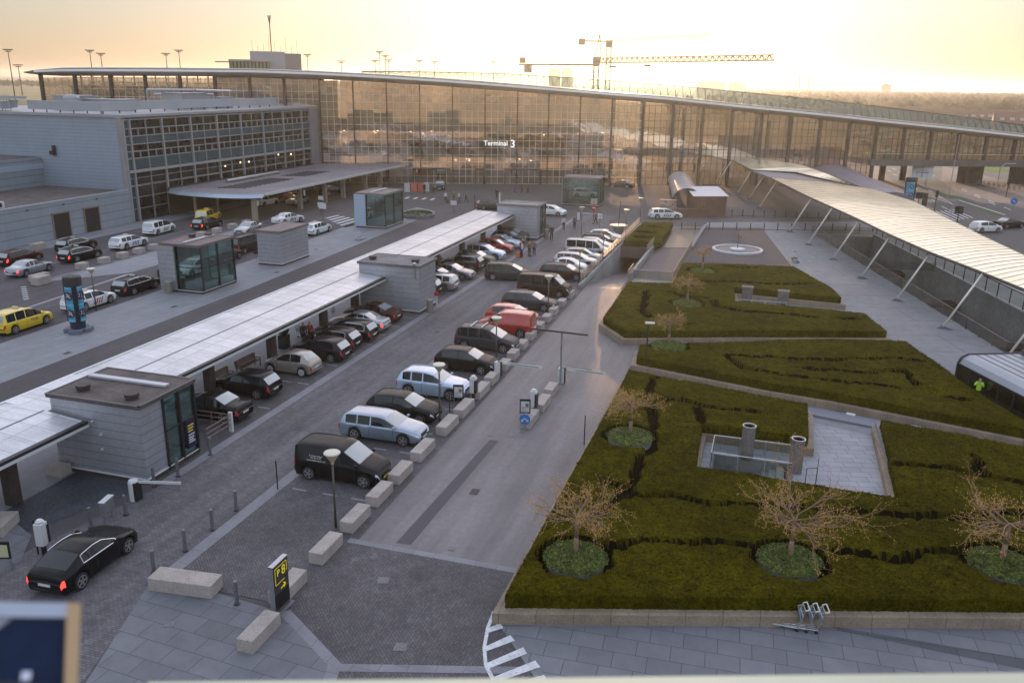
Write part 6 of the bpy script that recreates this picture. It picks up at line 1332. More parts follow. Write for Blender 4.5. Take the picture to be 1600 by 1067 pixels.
t=thing('direction_sign','round blue sign with white down arrows at the island tip','sign',(-11.85,41.95,0),R(12)); mb=MB(); mb.tube((0,0,.62),(0,-.03,.62),.3,n=28); mb.build('disc',mat('sign_blue',(.02,.16,.5),.4),t); mb=MB(); mb.tube((0,.01,0),(0,.01,.62),.03,n=8); mb.build('post',steel,t)
mb=MB(); mb.tube((0,-.031,.62),(0,-.034,.62),.3,n=28); mb.build('rim',steel_w,t) if 0 else None
mb=MB()
for s in (-1,1): mb.beam((s*.0,-.04,.7),(s*.17,-.04,.5),.01,.05); mb.obx((s*.15,-.04,.5),(.14,.01,.05)); mb.obx((s*.17,-.04,.55),(.05,.01,.14))
mb.build('arrows',steel_w,t)
# P8 pylon
t=thing('parking_sign','black parking pylon reading P8 with a yellow arrow','sign',(-15.65,23.05,0),R(0))
mb=MB(); mb.bx(-.09,-.48,.02,.09,.48,1.98); mb.build('pylon',mat('pylon_charcoal',(.05,.045,.045),.35),t); mb=MB(); mb.bx(-.1,-.49,.02,-.092,.49,1.98); mb.bx(-.1,-.5,.0,.1,-.48,2.0); mb.bx(-.1,-.5,1.98,.1,.5,2.0); mb.build('steel_edge',steel,t); MB().bx(-.16,-.6,0,.22,.6,.03).build('base_plate',steel,t); MB().bx(.09,-.47,.03,.097,.47,.8).build('lower_panel',mat('gloss_black',(.01,.01,.01),.1),t)
ym=mat('sign_yellow',(.75,.6,.02),.5,emit=.15)
def onp(c,s_): M=Matrix(((0,0,1),(1,0,0),(0,1,0))).to_4x4(); M.translation=Vector(c); return M
text('P','letter_p',.36,onp((.1,-.16,1.62),1),ym,t,.004); text('8','number_eight',.5,onp((.1,.17,1.58),1),ym,t,.004)
mb=MB(); 
for a,b in (((-.36,1.2),(-.36,1.85)),((-.36,1.85),(.38,1.85)),((.38,1.85),(.38,1.45)),((-.36,1.2),(.2,1.2))): mb.beam((.1,a[0],a[1]),(.1,b[0],b[1]),.008,.018)
mb.build('frame_line',ym,t)
mb=MB(); mb.beam((.1,-.05,.92),(.1,.25,.98),.01,.04); mb.beam((.1,.25,.98),(.1,.12,1.08),.01,.04); mb.beam((.1,.25,.98),(.1,.14,.88),.01,.04); mb.build('arrow',ym,t)
# small platform sign
for x,y,h,w_,lb in ((-51.7,76.5,1.0,.5,'small black square sign on the platform beside the plain block'),(-62.7,110.,2.2,.8,'white panel sign on a post at the canopy edge'),(-58.5,103,2.3,1.1,'framed sign board by the zebra crossing'),(-60.5,106,1.9,.9,'pale blue round-cornered sign over the crossing'),(-43.9,115.,1.9,.9,'pale signboard on the corner beyond the platform')):
    t=thing('post_sign',lb,'sign',(x,y,0)); MB().tube((0,0,0),(0,0,h),.03,n=8).build('post',dark,t); MB().bx(-w_/2,-.03,h-w_*.7,w_/2,.03,h).build('panel',mat('navy_panel',(.03,.035,.06),.4) if h<1.5 else steel_w,t)
# no entry sign
t=thing('no_entry_sign','round red no-entry sign with white bar behind the parked cars','sign',(-23.5,116.5,0)); MB().tube((0,0,0),(0,0,3.1),.04,n=8).build('post',dark,t); MB().bx(-.45,-.02,2.3,.45,.02,3.1).build('backboard',mat('grey_board',(.4,.38,.36),.5),t); MB().tube((0,-.03,1.8),(0,-.06,1.8),.36,n=24).build('disc',mat('sign_red',(.5,.02,.02),.4),t); MB().bx(-.25,-.075,1.73,.25,-.06,1.87).build('white_bar',steel_w,t)
t=thing('white_sign','small white square sign with dark mark above the parked cars','sign',(-20.9,108.,0)); MB().tube((0,0,0),(0,0,2.3),.03,n=8).build('post',dark,t); MB().bx(-.28,-.03,1.7,.28,.03,2.3).build('panel',steel_w,t); MB().bx(-.12,-.04,1.95,.12,-.031,2.05).build('mark',dark,t)
# round steel planter with thin tree
t=thing('steel_planter','large round grey steel planter with a thin bare stem beyond the parked cars','planter',(-18.3,107.2,0)); MB().lathe([(.62,0),(.75,.95),(1.15,1.0),(1.15,1.15),(.95,1.15)],n=24).build('pot',mat('planter_steel',(.3,.3,.32),.45,.4),t); MB().tube((0,0,1.1),(.1,0,4.2),.05,.02,6).build('stem',dark,t)
# advertising columns
def adcol(x,y,label,h=4.3,r=.58):
    t=thing('advertising_column',label,'advertising column',(x,y,0),group='round advertising columns')
    MB().lathe([(r*.93,.28),(r*.93,.85)],n=32).build('base_drum',mat('navy_drum',(.015,.02,.05),.35),t); mb=MB(); mb.obx((0,0,.14),(2.1,.9,.28),R(-62)); mb.obx((0,0,.15),(.9,1.9,.3),R(-62)); mb.build('foot_block',mat('blue_grey_stone',(.13,.15,.19),.7),t,bevel=.03)
    MB().lathe([(r,.85),(r,3.55)],n=40).build('poster_drum',mat('poster_blue',(.06,.32,.5),.35,noise=((2.2,.25),(8,.15))),t)
    MB().lathe([(r+.03,3.55),(r+.07,3.65),(r+.07,4.2),(r,4.3),(r*.4,4.36)],n=40).build('cap',mat('ad_cap',(.06,.055,.06),.5,.3,vlines=(.1,.02,.5,0)),t)
    mb=MB()
    for a in (R(-40),R(82),R(200)): mb.obx((math.cos(a)*(r+.02),math.sin(a)*(r+.02),2.2),(.08,.34,2.75),a)
    mb.build('pilaster',dark,t)
    for a in (R(-86),R(22),R(-2)):
        for z in (1.5,2.85):
            c=Vector((math.cos(a)*(r-.01),math.sin(a)*(r-.01),z)); n=Vector((math.cos(a),math.sin(a),0)); mb=MB(); mb.tube(c,c+n*.03,.33,n=24); mb.build('poster_circle',mat('poster_dark_circle',(.05,.05,.09),.4,noise=((6.,.6),)),t)
            mb=MB(); u=n.cross(Vector((0,0,1))); c2=c+n*.035
            mb.beam(c2-u*.15-Vector((0,0,.15)),c2+u*.12+Vector((0,0,.18)),.01,.09); mb.beam(c2+u*.16-Vector((0,0,.1)),c2-u*.1+Vector((0,0,.1)),.01,.07); mb.build('poster_figure',mat('poster_pale',(.6,.55,.5),.5),t)
    for z in (.95,2.15,3.45):
        MB().lathe([(r+.006,z-.05),(r+.006,z+.05)],n=40).build('poster_border',mat('poster_light',(.2,.5,.65),.4),t)
adcol(-49.2,49.1,'round advertising column with blue circular posters near the yellow taxi')
adcol(22.2,155.2,'round blue advertising column by the road under the bridge',3.6,.85)
# litter bins
for x,y,lb in ((-50.6,61.2,'cylindrical beige bin at the corner of the glass lift kiosk'),(-26.3,63.2,'square beige bin beside the second kiosk'),(-26.2,100.8,'bin beside the third kiosk')):
    t=thing('litter_bin',lb,'bin',(x,y,0)); MB().lathe([(.3,0),(.3,1.0),(.27,1.02)],n=20 if x<-40 else 4).build('body',mat('beige_bin',(.27,.24,.2),.5,.3,noise=((3.,.1),)),t); MB().lathe([(.31,1.02),(.31,1.12),(.1,1.14)],n=20 if x<-40 else 4).build('lid',mat('bin_lid',(.36,.34,.3),.4,.3),t)
t=thing('small_barrier_sign','no-entry marker on a short white post at the second kiosk','sign',(-26.55,65.3,0)); MB().bx(-.06,-.05,0,.06,.05,1.0).build('post',steel_w,t); MB().tube((0,-.06,1.1),(0,-.09,1.1),.2,n=20).build('disc',MATS['sign_red'],t)
# disabled style panel near kiosk 1 end
railing('kiosk_railing',[(-27.0,34.3),(-27.0,36.4),(-29.4,36.4)],1.0,1.2,mat('rusty_rail',(.2,.15,.13),.5,.4),'low brown steel rails beside the nearest kiosk glass',None,3,.03)
MB().bx(-27.1,36.35,0,-26.9,36.5,1.15).build('white_marker_post',steel_w,label='white marker post at the end of the low rails',cat='post')
# benches
def bench(x,y,label,L=2.2):
    t=thing('wooden_bench',label,'bench',(x,y,0),group='wooden benches under the canopy'); mb=MB()
    for k in range(4): mb.bx(-.22+k*.115,-L/2,.42,-.13+k*.115,L/2,.45)
    mb.build('seat',wood,t); mb=MB()
    for k in range(5): mb.obx((-.27-.02*k,0,.5+k*.085),(.025,L,.07))
    mb.build('backrest',wood,t)
    for s in (-1,1): mb=MB(); mb.bx(-.25,s*(L/2-.08)-.03,0,-.2,s*(L/2-.08)+.03,.9); mb.bx(.17,s*(L/2-.08)-.03,0,.22,s*(L/2-.08)+.03,.62); mb.bx(-.22,s*(L/2-.08)-.03,.58,.22,s*(L/2-.08)+.03,.62); mb.build('leg',wood,t)
bench(-32.0,42.6,'wooden bench nearest the dark canopy post'); bench(-32.0,45.6,'wooden bench, second from the dark canopy post'); bench(-32.3,74.,'wooden bench behind the far canopy cars',1.8); bench(-32.3,80.7,'farther wooden bench behind the far canopy cars',1.8)
# luggage trolleys
def trolley(x,y,rz,label):
    t=thing('luggage_trolley',label,'luggage trolley',(x,y,0),R(rz),group='steel luggage trolleys'); t.scale=(.88,.88,.88)
    mb=MB(); mb.path([(-.5,-.28,.16),(.5,-.1,.16),(.5,.1,.16),(-.5,.28,.16),(-.5,-.28,.16)],.022,6); mb.path([(-.45,-.27,.16),(-.6,-.27,.55),(-.7,-.27,1.0),(-.7,.27,1.0),(-.6,.27,.55),(-.45,.27,.16)],.022,6)
    for k in (-.12,.0,.12): mb.tube((-.48,k,.16),(.48,k*.6,.16),.012,n=5)
    mb.build('frame',steel,t); mb=MB(); mb.face([(-.6,-.26,.5),(-.6,.26,.5),(-.52,.26,.85),(-.52,-.26,.85)]); mb.bx(-.63,-.25,.45,-.6,.25,.8); mb.build('front_panel',mat('trolley_panel',(.55,.6,.68),.4),t)
    mb=MB(); mb.path([(-.7,-.28,1.0),(-.86,-.28,1.06),(-.86,.28,1.06),(-.7,.28,1.0)],.025,6); mb.build('handle',steel_w,t)
    mb=MB(); mb.path([(-.72,-.22,.98),(-.5,-.22,.9),(-.5,.22,.9),(-.72,.22,.98)],.012,5)
    for k in range(5): mb.tube((-.72,-.2+k*.1,.96),(-.5,-.2+k*.1,.88),.007,n=4)
    mb.build('basket',steel,t)
    for q in ((-.45,-.27),(-.45,.27),(.45,0)): mb=MB(); mb.tube((q[0],q[1]-.025,.07),(q[0],q[1]+.025,.07),.07,n=12); mb.build('wheel',black,t)
for k,(dx,lb) in enumerate(((0,'left of the three nested luggage trolleys'),(.33,'middle of the three nested luggage trolleys'),(.66,'right of the three nested luggage trolleys'))): trolley(2.0+dx,27.75+dx*.12,190,lb+' by the hedge plinth')
for k,(dy,lb) in enumerate(((0,'nearer'),(.6,'middle'),(1.2,'farther'))): trolley(-46.9,90.9+dy,75,'%s trolley of the trio on the taxi platform'%lb)
trolley(-32.4,53.4,0,'lone luggage trolley by the third post of the middle canopy'); trolley(-32.5,59.,0,'lone luggage trolley near the second kiosk wall')
trolley(-32.3,72.8,0,'luggage trolley behind the silver estate'); trolley(-32.3,79.2,0,'luggage trolley in the middle of the far canopy'); trolley(12.6,58.6,0,'trolley parked at the corner of the metro shelter')
# photo booth-like dark machine under canopy
t=thing('payment_terminal','tall black payment machine beside a canopy post','payment machine',(-32.4,50.6,0)); MB().bx(-.28,-.35,0,.28,.35,1.0).build('base',black,t); mb=MB(); mb.tube((-.2,0,1.5),(.2,0,1.5),.5,n=20); mb.build('round_screen',black,t)
t=thing('payment_terminal','black payment machine beside the second kiosk','payment machine',(-32.4,61.6,0)); MB().bx(-.25,-.3,.3,.25,.3,1.9).build('cabinet',black,t); MB().bx(-.2,-.25,0,.2,.25,.3).build('base',dark,t)
# planter beds far
t=thing('raised_planter','raised stone flower bed with low green shrubs beyond the glass kiosk','planter',(-47.6,110.5,0)); MB().lathe([(2.4,0),(2.5,.5),(2.2,.5),(2.2,.3)],n=10).build('stone_edge',kerbm,t); mb=MB(); leafclump(mb,900,2.1,.5,.35,.13); mb.build('shrubs',mat('bed_shrubs',(.09,.12,.03),.8,noise=((2.,.4),)),t)
# ================= FAR STREET FURNITURE (right) =================
def tlight(x,y,h,label,n=1):
    t=thing('traffic_light',label,'traffic light',(x,y,0),group='traffic lights at the junction'); MB().tube((0,0,0),(0,0,h),.07,n=8).build('pole',dark,t)
    for k in range(n): mb=MB(); mb.bx(-.22+(k*.6-.3*(n-1)),-.15,h-1.0,.22+(k*.6-.3*(n-1)),.15,h); mb.build('signal_head',black,t)
tlight(24.9,146.6,3.2,'traffic light beside the narrow blue sign'); tlight(24.5,126.5,3.4,'double-headed traffic light over the glass roof edge',2); tlight(40.3,171.,3.2,'traffic light with blue sign on the far kerb'); tlight(43.6,171,3.6,'traffic light on the tall far pole'); tlight(43.9,186.,3.0,'traffic light by the parked bicycles'); tlight(23.0,150.5,2.4,'small traffic light beside the blue column',2); tlight(41.,134,3.6,'tall thin signal pole right of the junction')
MB().bx(23.2,148.0,0,23.9,148.5,2.6).build('dark_pylon',dark,label='dark rectangular pylon beside the junction',cat='sign')
t=thing('blue_arrow_sign','round blue sign with a white arrow on the traffic island','sign',(35.6,146.,0)); MB().tube((0,0,0),(0,0,2.4),.05,n=8).build('post',steel,t); MB().tube((0,-.05,2.2),(0,-.1,2.2),.48,n=24).build('disc',MATS['sign_blue'],t); MB().beam((-.2,-.13,2.4),(.15,-.13,2.05),.02,.12).build('arrow',steel_w,t)
t=thing('street_sign','small grey sign plate on a post at the junction','sign',(26.4,141.5,0)); MB().tube((0,0,0),(0,0,2.6),.05,n=8).build('post',steel,t); MB().bx(-.5,-.03,2.1,.5,.03,2.6).build('panel',steel,t)
t=thing('route_sign','large white direction board with a road diagram beside the bridge pier','sign',(28.,184.,0)); mb=MB()
for s in (-.9,.9): mb.tube((s,0,0),(s,0,3),.07,n=8)
mb.build('posts',steel,t); MB().bx(-1.9,-.05,1.5,1.9,.05,4.2).build('board',steel_w,t); mb=MB(); mb.beam((0,-.08,1.7),(0,-.08,3.0),.02,.16); mb.beam((-1.2,-.08,2.6),(1.2,-.08,2.6),.02,.14); mb.beam((-.8,-.08,3.0),(.8,-.08,3.0),.02,.08); mb.beam((0,-.08,3.2),(0,-.08,3.9),.02,.1); mb.build('route_lines',mat('sign_line_blue',(.15,.15,.3),.5),t)
MB().tube((29.5,163,0),(29.7,163,11),.06,n=6).build('tall_thin_mast',steel,label='tall thin pole rising in front of the bridge',cat='mast')
MB().path([(41.5,184,0),(41.5,184,4.2),(42.3,184,4.9),(44,184,5.0)],.08,8).build('curved_lamp_post',steel,label='curved grey lamp post near the bridge piers',cat='street lamp')
def bike(x,y,rz,i):
    t=thing('bicycle','bicycle in the rack under the bridge, %s from the left'%ORD[i],'bicycle',(x,y,0),R(rz),group='bicycles parked under the bridge')
    for q in (-.5,.5):
        mb=MB(); 
        for k in range(14): a,b=k/14*6.283,(k+1)/14*6.283; mb.tube((q+.33*math.cos(a),0,.35+.33*math.sin(a)),(q+.33*math.cos(b),0,.35+.33*math.sin(b)),.03,n=4,cap=False)
        mb.build('wheel',black,t)
    mb=MB(); mb.path([(-.5,0,.35),(-.1,0,.32),(.32,0,.8),(-.22,0,.82),(-.1,0,.32)],.03,5); mb.path([(-.5,0,.35),(-.22,0,.82),(-.25,0,.95)],.025,5); mb.path([(.5,0,.35),(.35,0,.85),(.32,0,1.0),(.25,0,1.02)],.025,5); mb.build('frame',mat('bike_frame',(.25,.2,.18),.4,.4),t); MB().bx(-.38,-.06,.95,-.15,.06,1.0).build('saddle',black,t); MB().tube((.27,-.25,1.03),(.27,.25,1.03),.02,n=5).build('handlebar',steel,t)
for i in range(9): bike(39.5+i*.75,190+i*.4-i*1.1,70+(i*37)%40,i)
t=thing('bike_rack_fence','row of thin posts along the cycle path','fence',(19,160,0))
for k in range(14): o=MB().bx(-.06,-.06,0,.06,.06,1.1).build('post',dark,t); o.location=(-1.6+k*.22,22-k*2.3,0)
# ================= PEOPLE =================
def skin_obj(name,pts,edges,rad,m,parent,root=0,lev=1):
    me=bpy.data.meshes.new(name); me.from_pydata(pts,edges,[]); me.update(); o=bpy.data.objects.new(name,me); C.objects.link(o); o.parent=parent
    o.modifiers.new('skin','SKIN'); sv=me.skin_vertices[0].data if me.skin_vertices else None
    if sv is None:
        bm=bmesh.new(); bm.from_mesh(me); bm.verts.layers.skin.verify(); bm.to_mesh(me); bm.free(); sv=me.skin_vertices[0].data
    for i,r_ in enumerate(rad): 
        sv[i].radius=(r_,r_) if not isinstance(r_,tuple) else r_; sv[i].use_root=(i==root)
    s=o.modifiers.new('sub','SUBSURF'); s.levels=lev; s.render_levels=lev
    o.modifiers['skin'].use_smooth_shade=True; me.materials.append(m); return o
def person(x,y,rz,label,top,legs,pose='stand',hair=None,z=0.,H=1.75,hold=None):
    t=thing('person',label,'person',(x,y,z),R(rz)); k=H/1.75
    # faces -y in local space
    sit=pose=='sit'; walk=pose=='walk'
    hz=.45 if sit else .93
    pts=[];ed=[];rad=[]
    def add(p,r,par=None):
        pts.append(tuple(c*k for c in p)); rad.append(r*k if not isinstance(r,tuple) else (r[0]*k,r[1]*k)); 
        if par is not None: ed.append((par,len(pts)-1))
        return len(pts)-1
    pel=add((0,0,hz),(.14,.1)); lean=-.1 if sit else (-.04 if walk else 0)
    sp=add((0,lean*.4,hz+.25),(.13,.095),pel); ch=add((0,lean,hz+.47),(.16,.105),sp); nk=add((0,lean*1.1,hz+.57),.05,ch); hd=add((0,lean*1.15-.02,hz+.69),.085,nk); ht=add((0,lean*1.15-.01,hz+.79),.07,hd)
    ns=add((0,lean*1.15-.11,hz+.68),.014,hd)
    for s in (-1,1):
        ear=add((s*.085,lean*1.15,hz+.69),.014,hd)
        sh=add((s*.17,lean,hz+.5),.055,ch); 
        if pose=='arms': el=(s*.26,lean-.08,hz+.3); hn=(s*.1,lean-.2,hz+.5)
        elif hold=='push': el=(s*.22,lean-.12,hz+.22); hn=(s*.2,lean-.36,hz+.15)
        elif sit: el=(s*.24,lean-.05,hz+.22); hn=(s*.14,lean-.3,hz+.12)
        else: sw=(.16*s if walk else .0); el=(s*.24,lean+sw*.6,hz+.22); hn=(s*.25,lean+sw*1.2-.04,hz-.04)
        e=add(el,.04,sh); h_=add(hn,.028,e); d=(Vector(hn)-Vector(el)).normalized(); pm_=add(tuple(Vector(hn)+d*.07),(.036,.016),h_)
        sd_=d.cross(Vector((s,0,0))).normalized()
        for f in range(4):
            o_=sd_*((f-1.5)*.021); a=add(tuple(Vector(hn)+d*.115+o_),.0095,pm_); b=add(tuple(Vector(hn)+d*(.16-.008*abs(f-1.3))+o_+Vector((-s*.012,0,0))),.008,a)
        th=add(tuple(Vector(hn)+d*.05+sd_*-.05+Vector((-s*.01,0,0))),.011,pm_); add(tuple(Vector(hn)+d*.085+sd_*-.062+Vector((-s*.02,0,0))),.009,th)
        if sit: kn=(s*.12,-.42,hz+.02); an=(s*.12,-.46,.08)
        elif walk: kn=(s*.09,-.12*s-.06,.5); an=(s*.09,.26*-s+.03,.09 if s>0 else .13)
        else: kn=(s*.1,-.02,.5); an=(s*.11,0,.09)
        hp=add((s*.09,0,hz-.05),.085,pel); kk=add(kn,.056,hp); aa=add(an,.038,kk); add((an[0],an[1]-.16,.045),.035,aa)
    skin_obj('body',pts,ed,rad,skin_m,t)
    # jacket: torso + sleeves a little fuller
    names={}
    jp=[];je=[];jr=[]
    def ja(i,r,par=None): jp.append(pts[i]); jr.append((r*k,r*.72*k) if r>.09 else r*k); 
    idx=[pel,sp,ch]; base=len(jp)
    jp=[tuple(Vector(pts[pel])+Vector((0,0,-.06*k)))]+[pts[i] for i in (sp,ch)]+[tuple(Vector(pts[nk])-Vector((0,0,.02)))]; jr=[(.17*k,.125*k),(.155*k,.12*k),(.185*k,.13*k),(.075*k,.075*k)]; je=[(0,1),(1,2),(2,3)]
    # arms are the vertices following each shoulder
    arms=[i for i,p in enumerate(pts) if abs(abs(p[0])-.17*k)<1e-6 and abs(p[2]-(hz+.5)*k)<1e-6]
    for a in arms:
        b=len(jp); jp+= [pts[a],pts[a+1],pts[a+2]]; jr+=[(.072*k,)*2,(.058*k,)*2,(.042*k,)*2]; je+=[(2,b),(b,b+1),(b+1,b+2)]
    skin_obj('jacket',jp,je,jr,top,t)
    lp=[pts[pel]]; lr=[(.155*k,.115*k)]; le=[]
    hips=[i for i,p in enumerate(pts) if abs(abs(p[0])-.09*k)<1e-6 and abs(p[2]-(hz-.05)*k)<1e-6 and abs(p[1])<1e-6]
    for a in hips:
        b=len(lp); lp+=[pts[a],pts[a+1],pts[a+2]]; lr+=[(.1*k,)*2,(.072*k,)*2,(.055*k,)*2]; le+=[(0,b),(b,b+1),(b+1,b+2)]
    skin_obj('trousers',lp,le,lr,legs,t)
    hr=[tuple(Vector(pts[hd])+Vector((0,.02*k,.03*k))),tuple(Vector(pts[ht])+Vector((0,.01*k,.0)))]
    skin_obj('hair',hr,[(0,1)],[(.09*k,)*2,(.078*k,)*2],hair or hair_m,t)
    sh=MB()
    for a in hips: p=Vector(pts[a+3]); sh.obx((p.x,p.y+.05*k,.05*k),(.1*k,.28*k,.09*k))
    sh.build('shoes',black,t)
    return t
cl=lambda n,c: mat('cloth_'+n,c,.85)
CB=cl('black',(.02,.02,.025)); CR=cl('red',(.3,.03,.03)); CW=cl('white',(.55,.55,.58)); CN=cl('navy',(.03,.04,.09)); CG=cl('grey',(.15,.14,.14)); CBr=cl('brown',(.14,.08,.05)); CHV=mat('hi_vis',(.42,.75,.04),.7); CP=cl('purple',(.15,.05,.15)); CGr=cl('olive',(.12,.13,.05))
person(-26.0,88.9,100,'person in a red jacket beside the red hatchback with the travellers',CR,CB)
person(-25.6,88.1,-60,'person in a pale coat holding an orange suitcase by the parked cars',CW,CN)
person(-25.0,88.9,160,'person in a brown jacket talking among the travellers',CBr,CB)
person(-24.6,89.5,190,'person in dark clothes on the right of the travellers',CG,CB)
person(-25.2,99.6,20,'person in a dark coat standing in the lane near the third kiosk',CB,CB,H=1.85)
person(-26.3,101.8,0,'person in grey beside the bin at the third kiosk',CG,CB)
person(-25.6,107.5,10,'person in a light jacket walking beyond the third kiosk',CW,CB,'walk'); person(-24.4,108.6,15,'person in grey walking beside the one in light jacket',CG,CN,'walk')
person(-22.6,113.8,-80,'person in dark red walking across the far end of the lane',CBr,CB,'walk')
person(3.05,96.4,90,'person sitting on the kerb of the fountain court',CW,CB,'sit')
block(3.25,96.4,.9,.45,.44,96,'low stone seat under the person at the fountain court','stone seats by the court')
person(13.35,54.7,-20,'person in a yellow high-visibility jacket with raised hands by the metro shelter',CHV,CB,'arms')
person(-31.4,51.6,60,'person in black standing under the canopy between two posts',CB,CB); person(-31.1,52.0,230,'person in a dark red top facing the one in black under the canopy',CR,CB)
person(-49.3,125.6,30,'person in white with a backpack in the far luggage group',CW,CB,'walk'); person(-48.3,126.6,60,'person in olive in the far luggage group',CGr,CB); person(-47.2,126.,80,'person in white shirt in the far luggage group',CW,CN); person(-46.4,127.2,80,'person in grey at the right of the far luggage group',CG,CB,'walk')
person(-43.,132.5,0,'person in dark clothes crossing alone before the terminal',CB,CB,'walk')
person(-56.8,134.8,0,'person in black among the doors under the far canopy',CB,CB); person(-55.6,136.,0,'person in grey waiting by the far doors',CG,CB)
person(-41.6,142.4,0,'person in a brown coat beside the purple luggage stack',CBr,CB)
def suitcase(x,y,label,m,h=.65):
    t=thing('suitcase',label,'suitcase',(x,y,0)); MB().bx(-.22,-.14,.06,.22,.14,h).build('case',m,t,bevel=.04); MB().path([(-.1,.1,h),(-.1,.1,h+.35),(.1,.1,h+.35),(.1,.1,h)],.015,5).build('handle',dark,t); mb=MB()
    for s in (-.17,.17): mb.tube((s,-.05,.04),(s,.05,.04),.04,n=8)
    mb.build('wheels',black,t)
suitcase(-25.95,87.7,'orange suitcase standing by the travellers',mat('orange_case',(.5,.15,.04),.4)); suitcase(-48.7,125.,'dark suitcase in front of the far luggage group',mat('dark_case',(.05,.06,.04),.5)); suitcase(-47.8,125.4,'olive bag in the middle of the far luggage group',mat('olive_case',(.15,.15,.06),.5),.8); suitcase(-42.6,141.6,'purple suitcase before the terminal front',mat('purple_case',(.14,.05,.14),.5),.9); suitcase(-40.6,142.6,'brown trunk before the terminal front',mat('brown_case',(.12,.06,.04),.5),.9)
for i,(x,y,c) in enumerate(((-60.2,135.3,(.5,.5,.48)),(-59.2,136,(.55,.12,.08)),(-58.2,136.6,(.55,.12,.08)),(-57.4,137.2,(.5,.5,.5)))):
    MB().bx(x-.45,y-.2,0,x+.45,y+.2,1.5).build('display_stand',mat('stand_%s'%'abcd'[i],c,.5),label='%s upright display stand in the row beside the far doors'%['pale first','red second','red third','pale fourth'][i],cat='stand',group='display stands by the far doors')
# ================= CRANES, MASTS, FAR CITY =================
crm=mat('crane_ochre',(.03,.012,.003),.6,.2); crg=mat('crane_pale',(.03,.02,.01),.6)
def lattice(mb,p,q,wd,hh,n,th=.12):
    p,q=Vector(p),Vector(q); a=(q-p).normalized(); up=Vector((0,0,1)) if abs(a.z)<.9 else Vector((1,0,0)); b=a.cross(up).normalized()
    u2=up if abs(a.z)<.9 else a.cross(b)
    L=[p+b*wd/2,p-b*wd/2,p+u2*hh]; M_=[q+b*wd/2*.8,q-b*wd/2*.8,q+u2*hh*.8]
    for s,e in zip(L,M_): mb.beam(s,e,th,th)
    for k in range(n):
        f0,f1=k/n,(k+1)/n; fm_=(f0+f1)/2
        for s in (0,1):
            A=L[s].lerp(M_[s],f0);B=L[2].lerp(M_[2],fm_);Cc=L[s].lerp(M_[s],f1); mb.beam(A,B,th*.6,th*.6); mb.beam(B,Cc,th*.6,th*.6)
t=thing('tower_crane','ochre tower crane with the long low jib above the terminal roof','crane',(-74.93,363.96,0),group='tower cranes behind the terminal')
j0,jc,j1=Vector((-112.06,376.43,25.6)),Vector((-74.93,363.96,25.6)),Vector((-3.52,290.82,26.0))
mb=MB()
for sx in (-1,1):
    for sy in (-1,1): mb.beam((jc.x+sx,jc.y+sy,0),(jc.x+sx,jc.y+sy,24.8),.3,.3)
z=0
while z<24: 
    for s in (-1,1): mb.beam((jc.x-1,jc.y+s,z),(jc.x+1,jc.y+s,z+2),.15,.15); mb.beam((jc.x+s,jc.y-1,z),(jc.x+s,jc.y+1,z+2),.15,.15)
    z+=2
mb.build('mast',crm,t,w=1)
mb=MB(); lattice(mb,jc+Vector((0,0,.6)),j1,1.4,2.0,30,.34); mb.build('jib',crg,t,w=1)
mb=MB(); mb.beam(j0,jc,1.2,.8); mb.path([j0+Vector((0,0,1.2)),jc+Vector((-3,1,1.2))],.08,4); mb.build('counter_jib',crm,t,w=1)
d=(jc-j0).normalized()
mb=MB(); mb.obx(j0+d*4.5+Vector((0,0,-1.6)),(3.2,1.6,3.4),math.atan2(d.y,d.x)); mb.build('counterweight',crm,t,w=1)
mb=MB(); mb.obx(j0+d*1.5+Vector((0,0,1.8)),(2.,1.6,2.4),math.atan2(d.y,d.x)); mb.build('winch_box',crm,t,w=1)
mb=MB(); mb.obx(jc+Vector((0,0,1.2)),(2.6,2.6,3.8)); mb.build('slewing_cab',crm,t,w=1)
mb=MB(); ap=jc+Vector((1.,0,12.3)); mb.beam(jc+Vector((-1,0,2)),ap,.35,.35); mb.beam(jc+Vector((1.8,0,2)),ap,.35,.35); mb.build('apex_frame',crm,t,w=1)
mb=MB(); k=jc.lerp(j1,.35); mb.obx(k+Vector((0,0,-.8)),(2.4,1.,.8),.8); mb.obx(jc.lerp(j1,.12)+Vector((0,0,-.9)),(2.6,1,.8),.8); mb.build('trolley',crm,t,w=1)
t=thing('tower_crane','second tower crane, its jib higher and fainter','crane',(-68.08,351.55,0),group='tower cranes behind the terminal')
j0,jc,j1=Vector((-78.69,346.53,34.2)),Vector((-67.5,351.55,34.2)),Vector((-25.89,322.44,34.9))
mb=MB()
for sx in (-.9,.9):
    for sy in (-.9,.9): mb.beam((jc.x+sx,jc.y+sy,0),(jc.x+sx,jc.y+sy,33),.22,.22)
z=0
while z<32: 
    for s in (-.9,.9): mb.beam((jc.x-.9,jc.y+s,z),(jc.x+.9,jc.y+s,z+1.8),.12,.12)
    z+=1.8
mb.build('mast',crg,t,w=1); mb=MB(); lattice(mb,jc,j1,.7,.9,22,.14); mb.build('jib',crg,t,w=1); mb=MB(); mb.beam(j0,jc,.7,.5); mb.build('counter_jib',crm,t,w=1); mb=MB(); mb.obx(j0+Vector((1,.4,-.3)),(2.4,1.4,2.4),.4); mb.build('counterweight',crm,t,w=1); mb=MB(); mb.obx(jc+Vector((0,0,-.9)),(2.4,2,2.6)); mb.build('slewing_cab',crm,t,w=1)
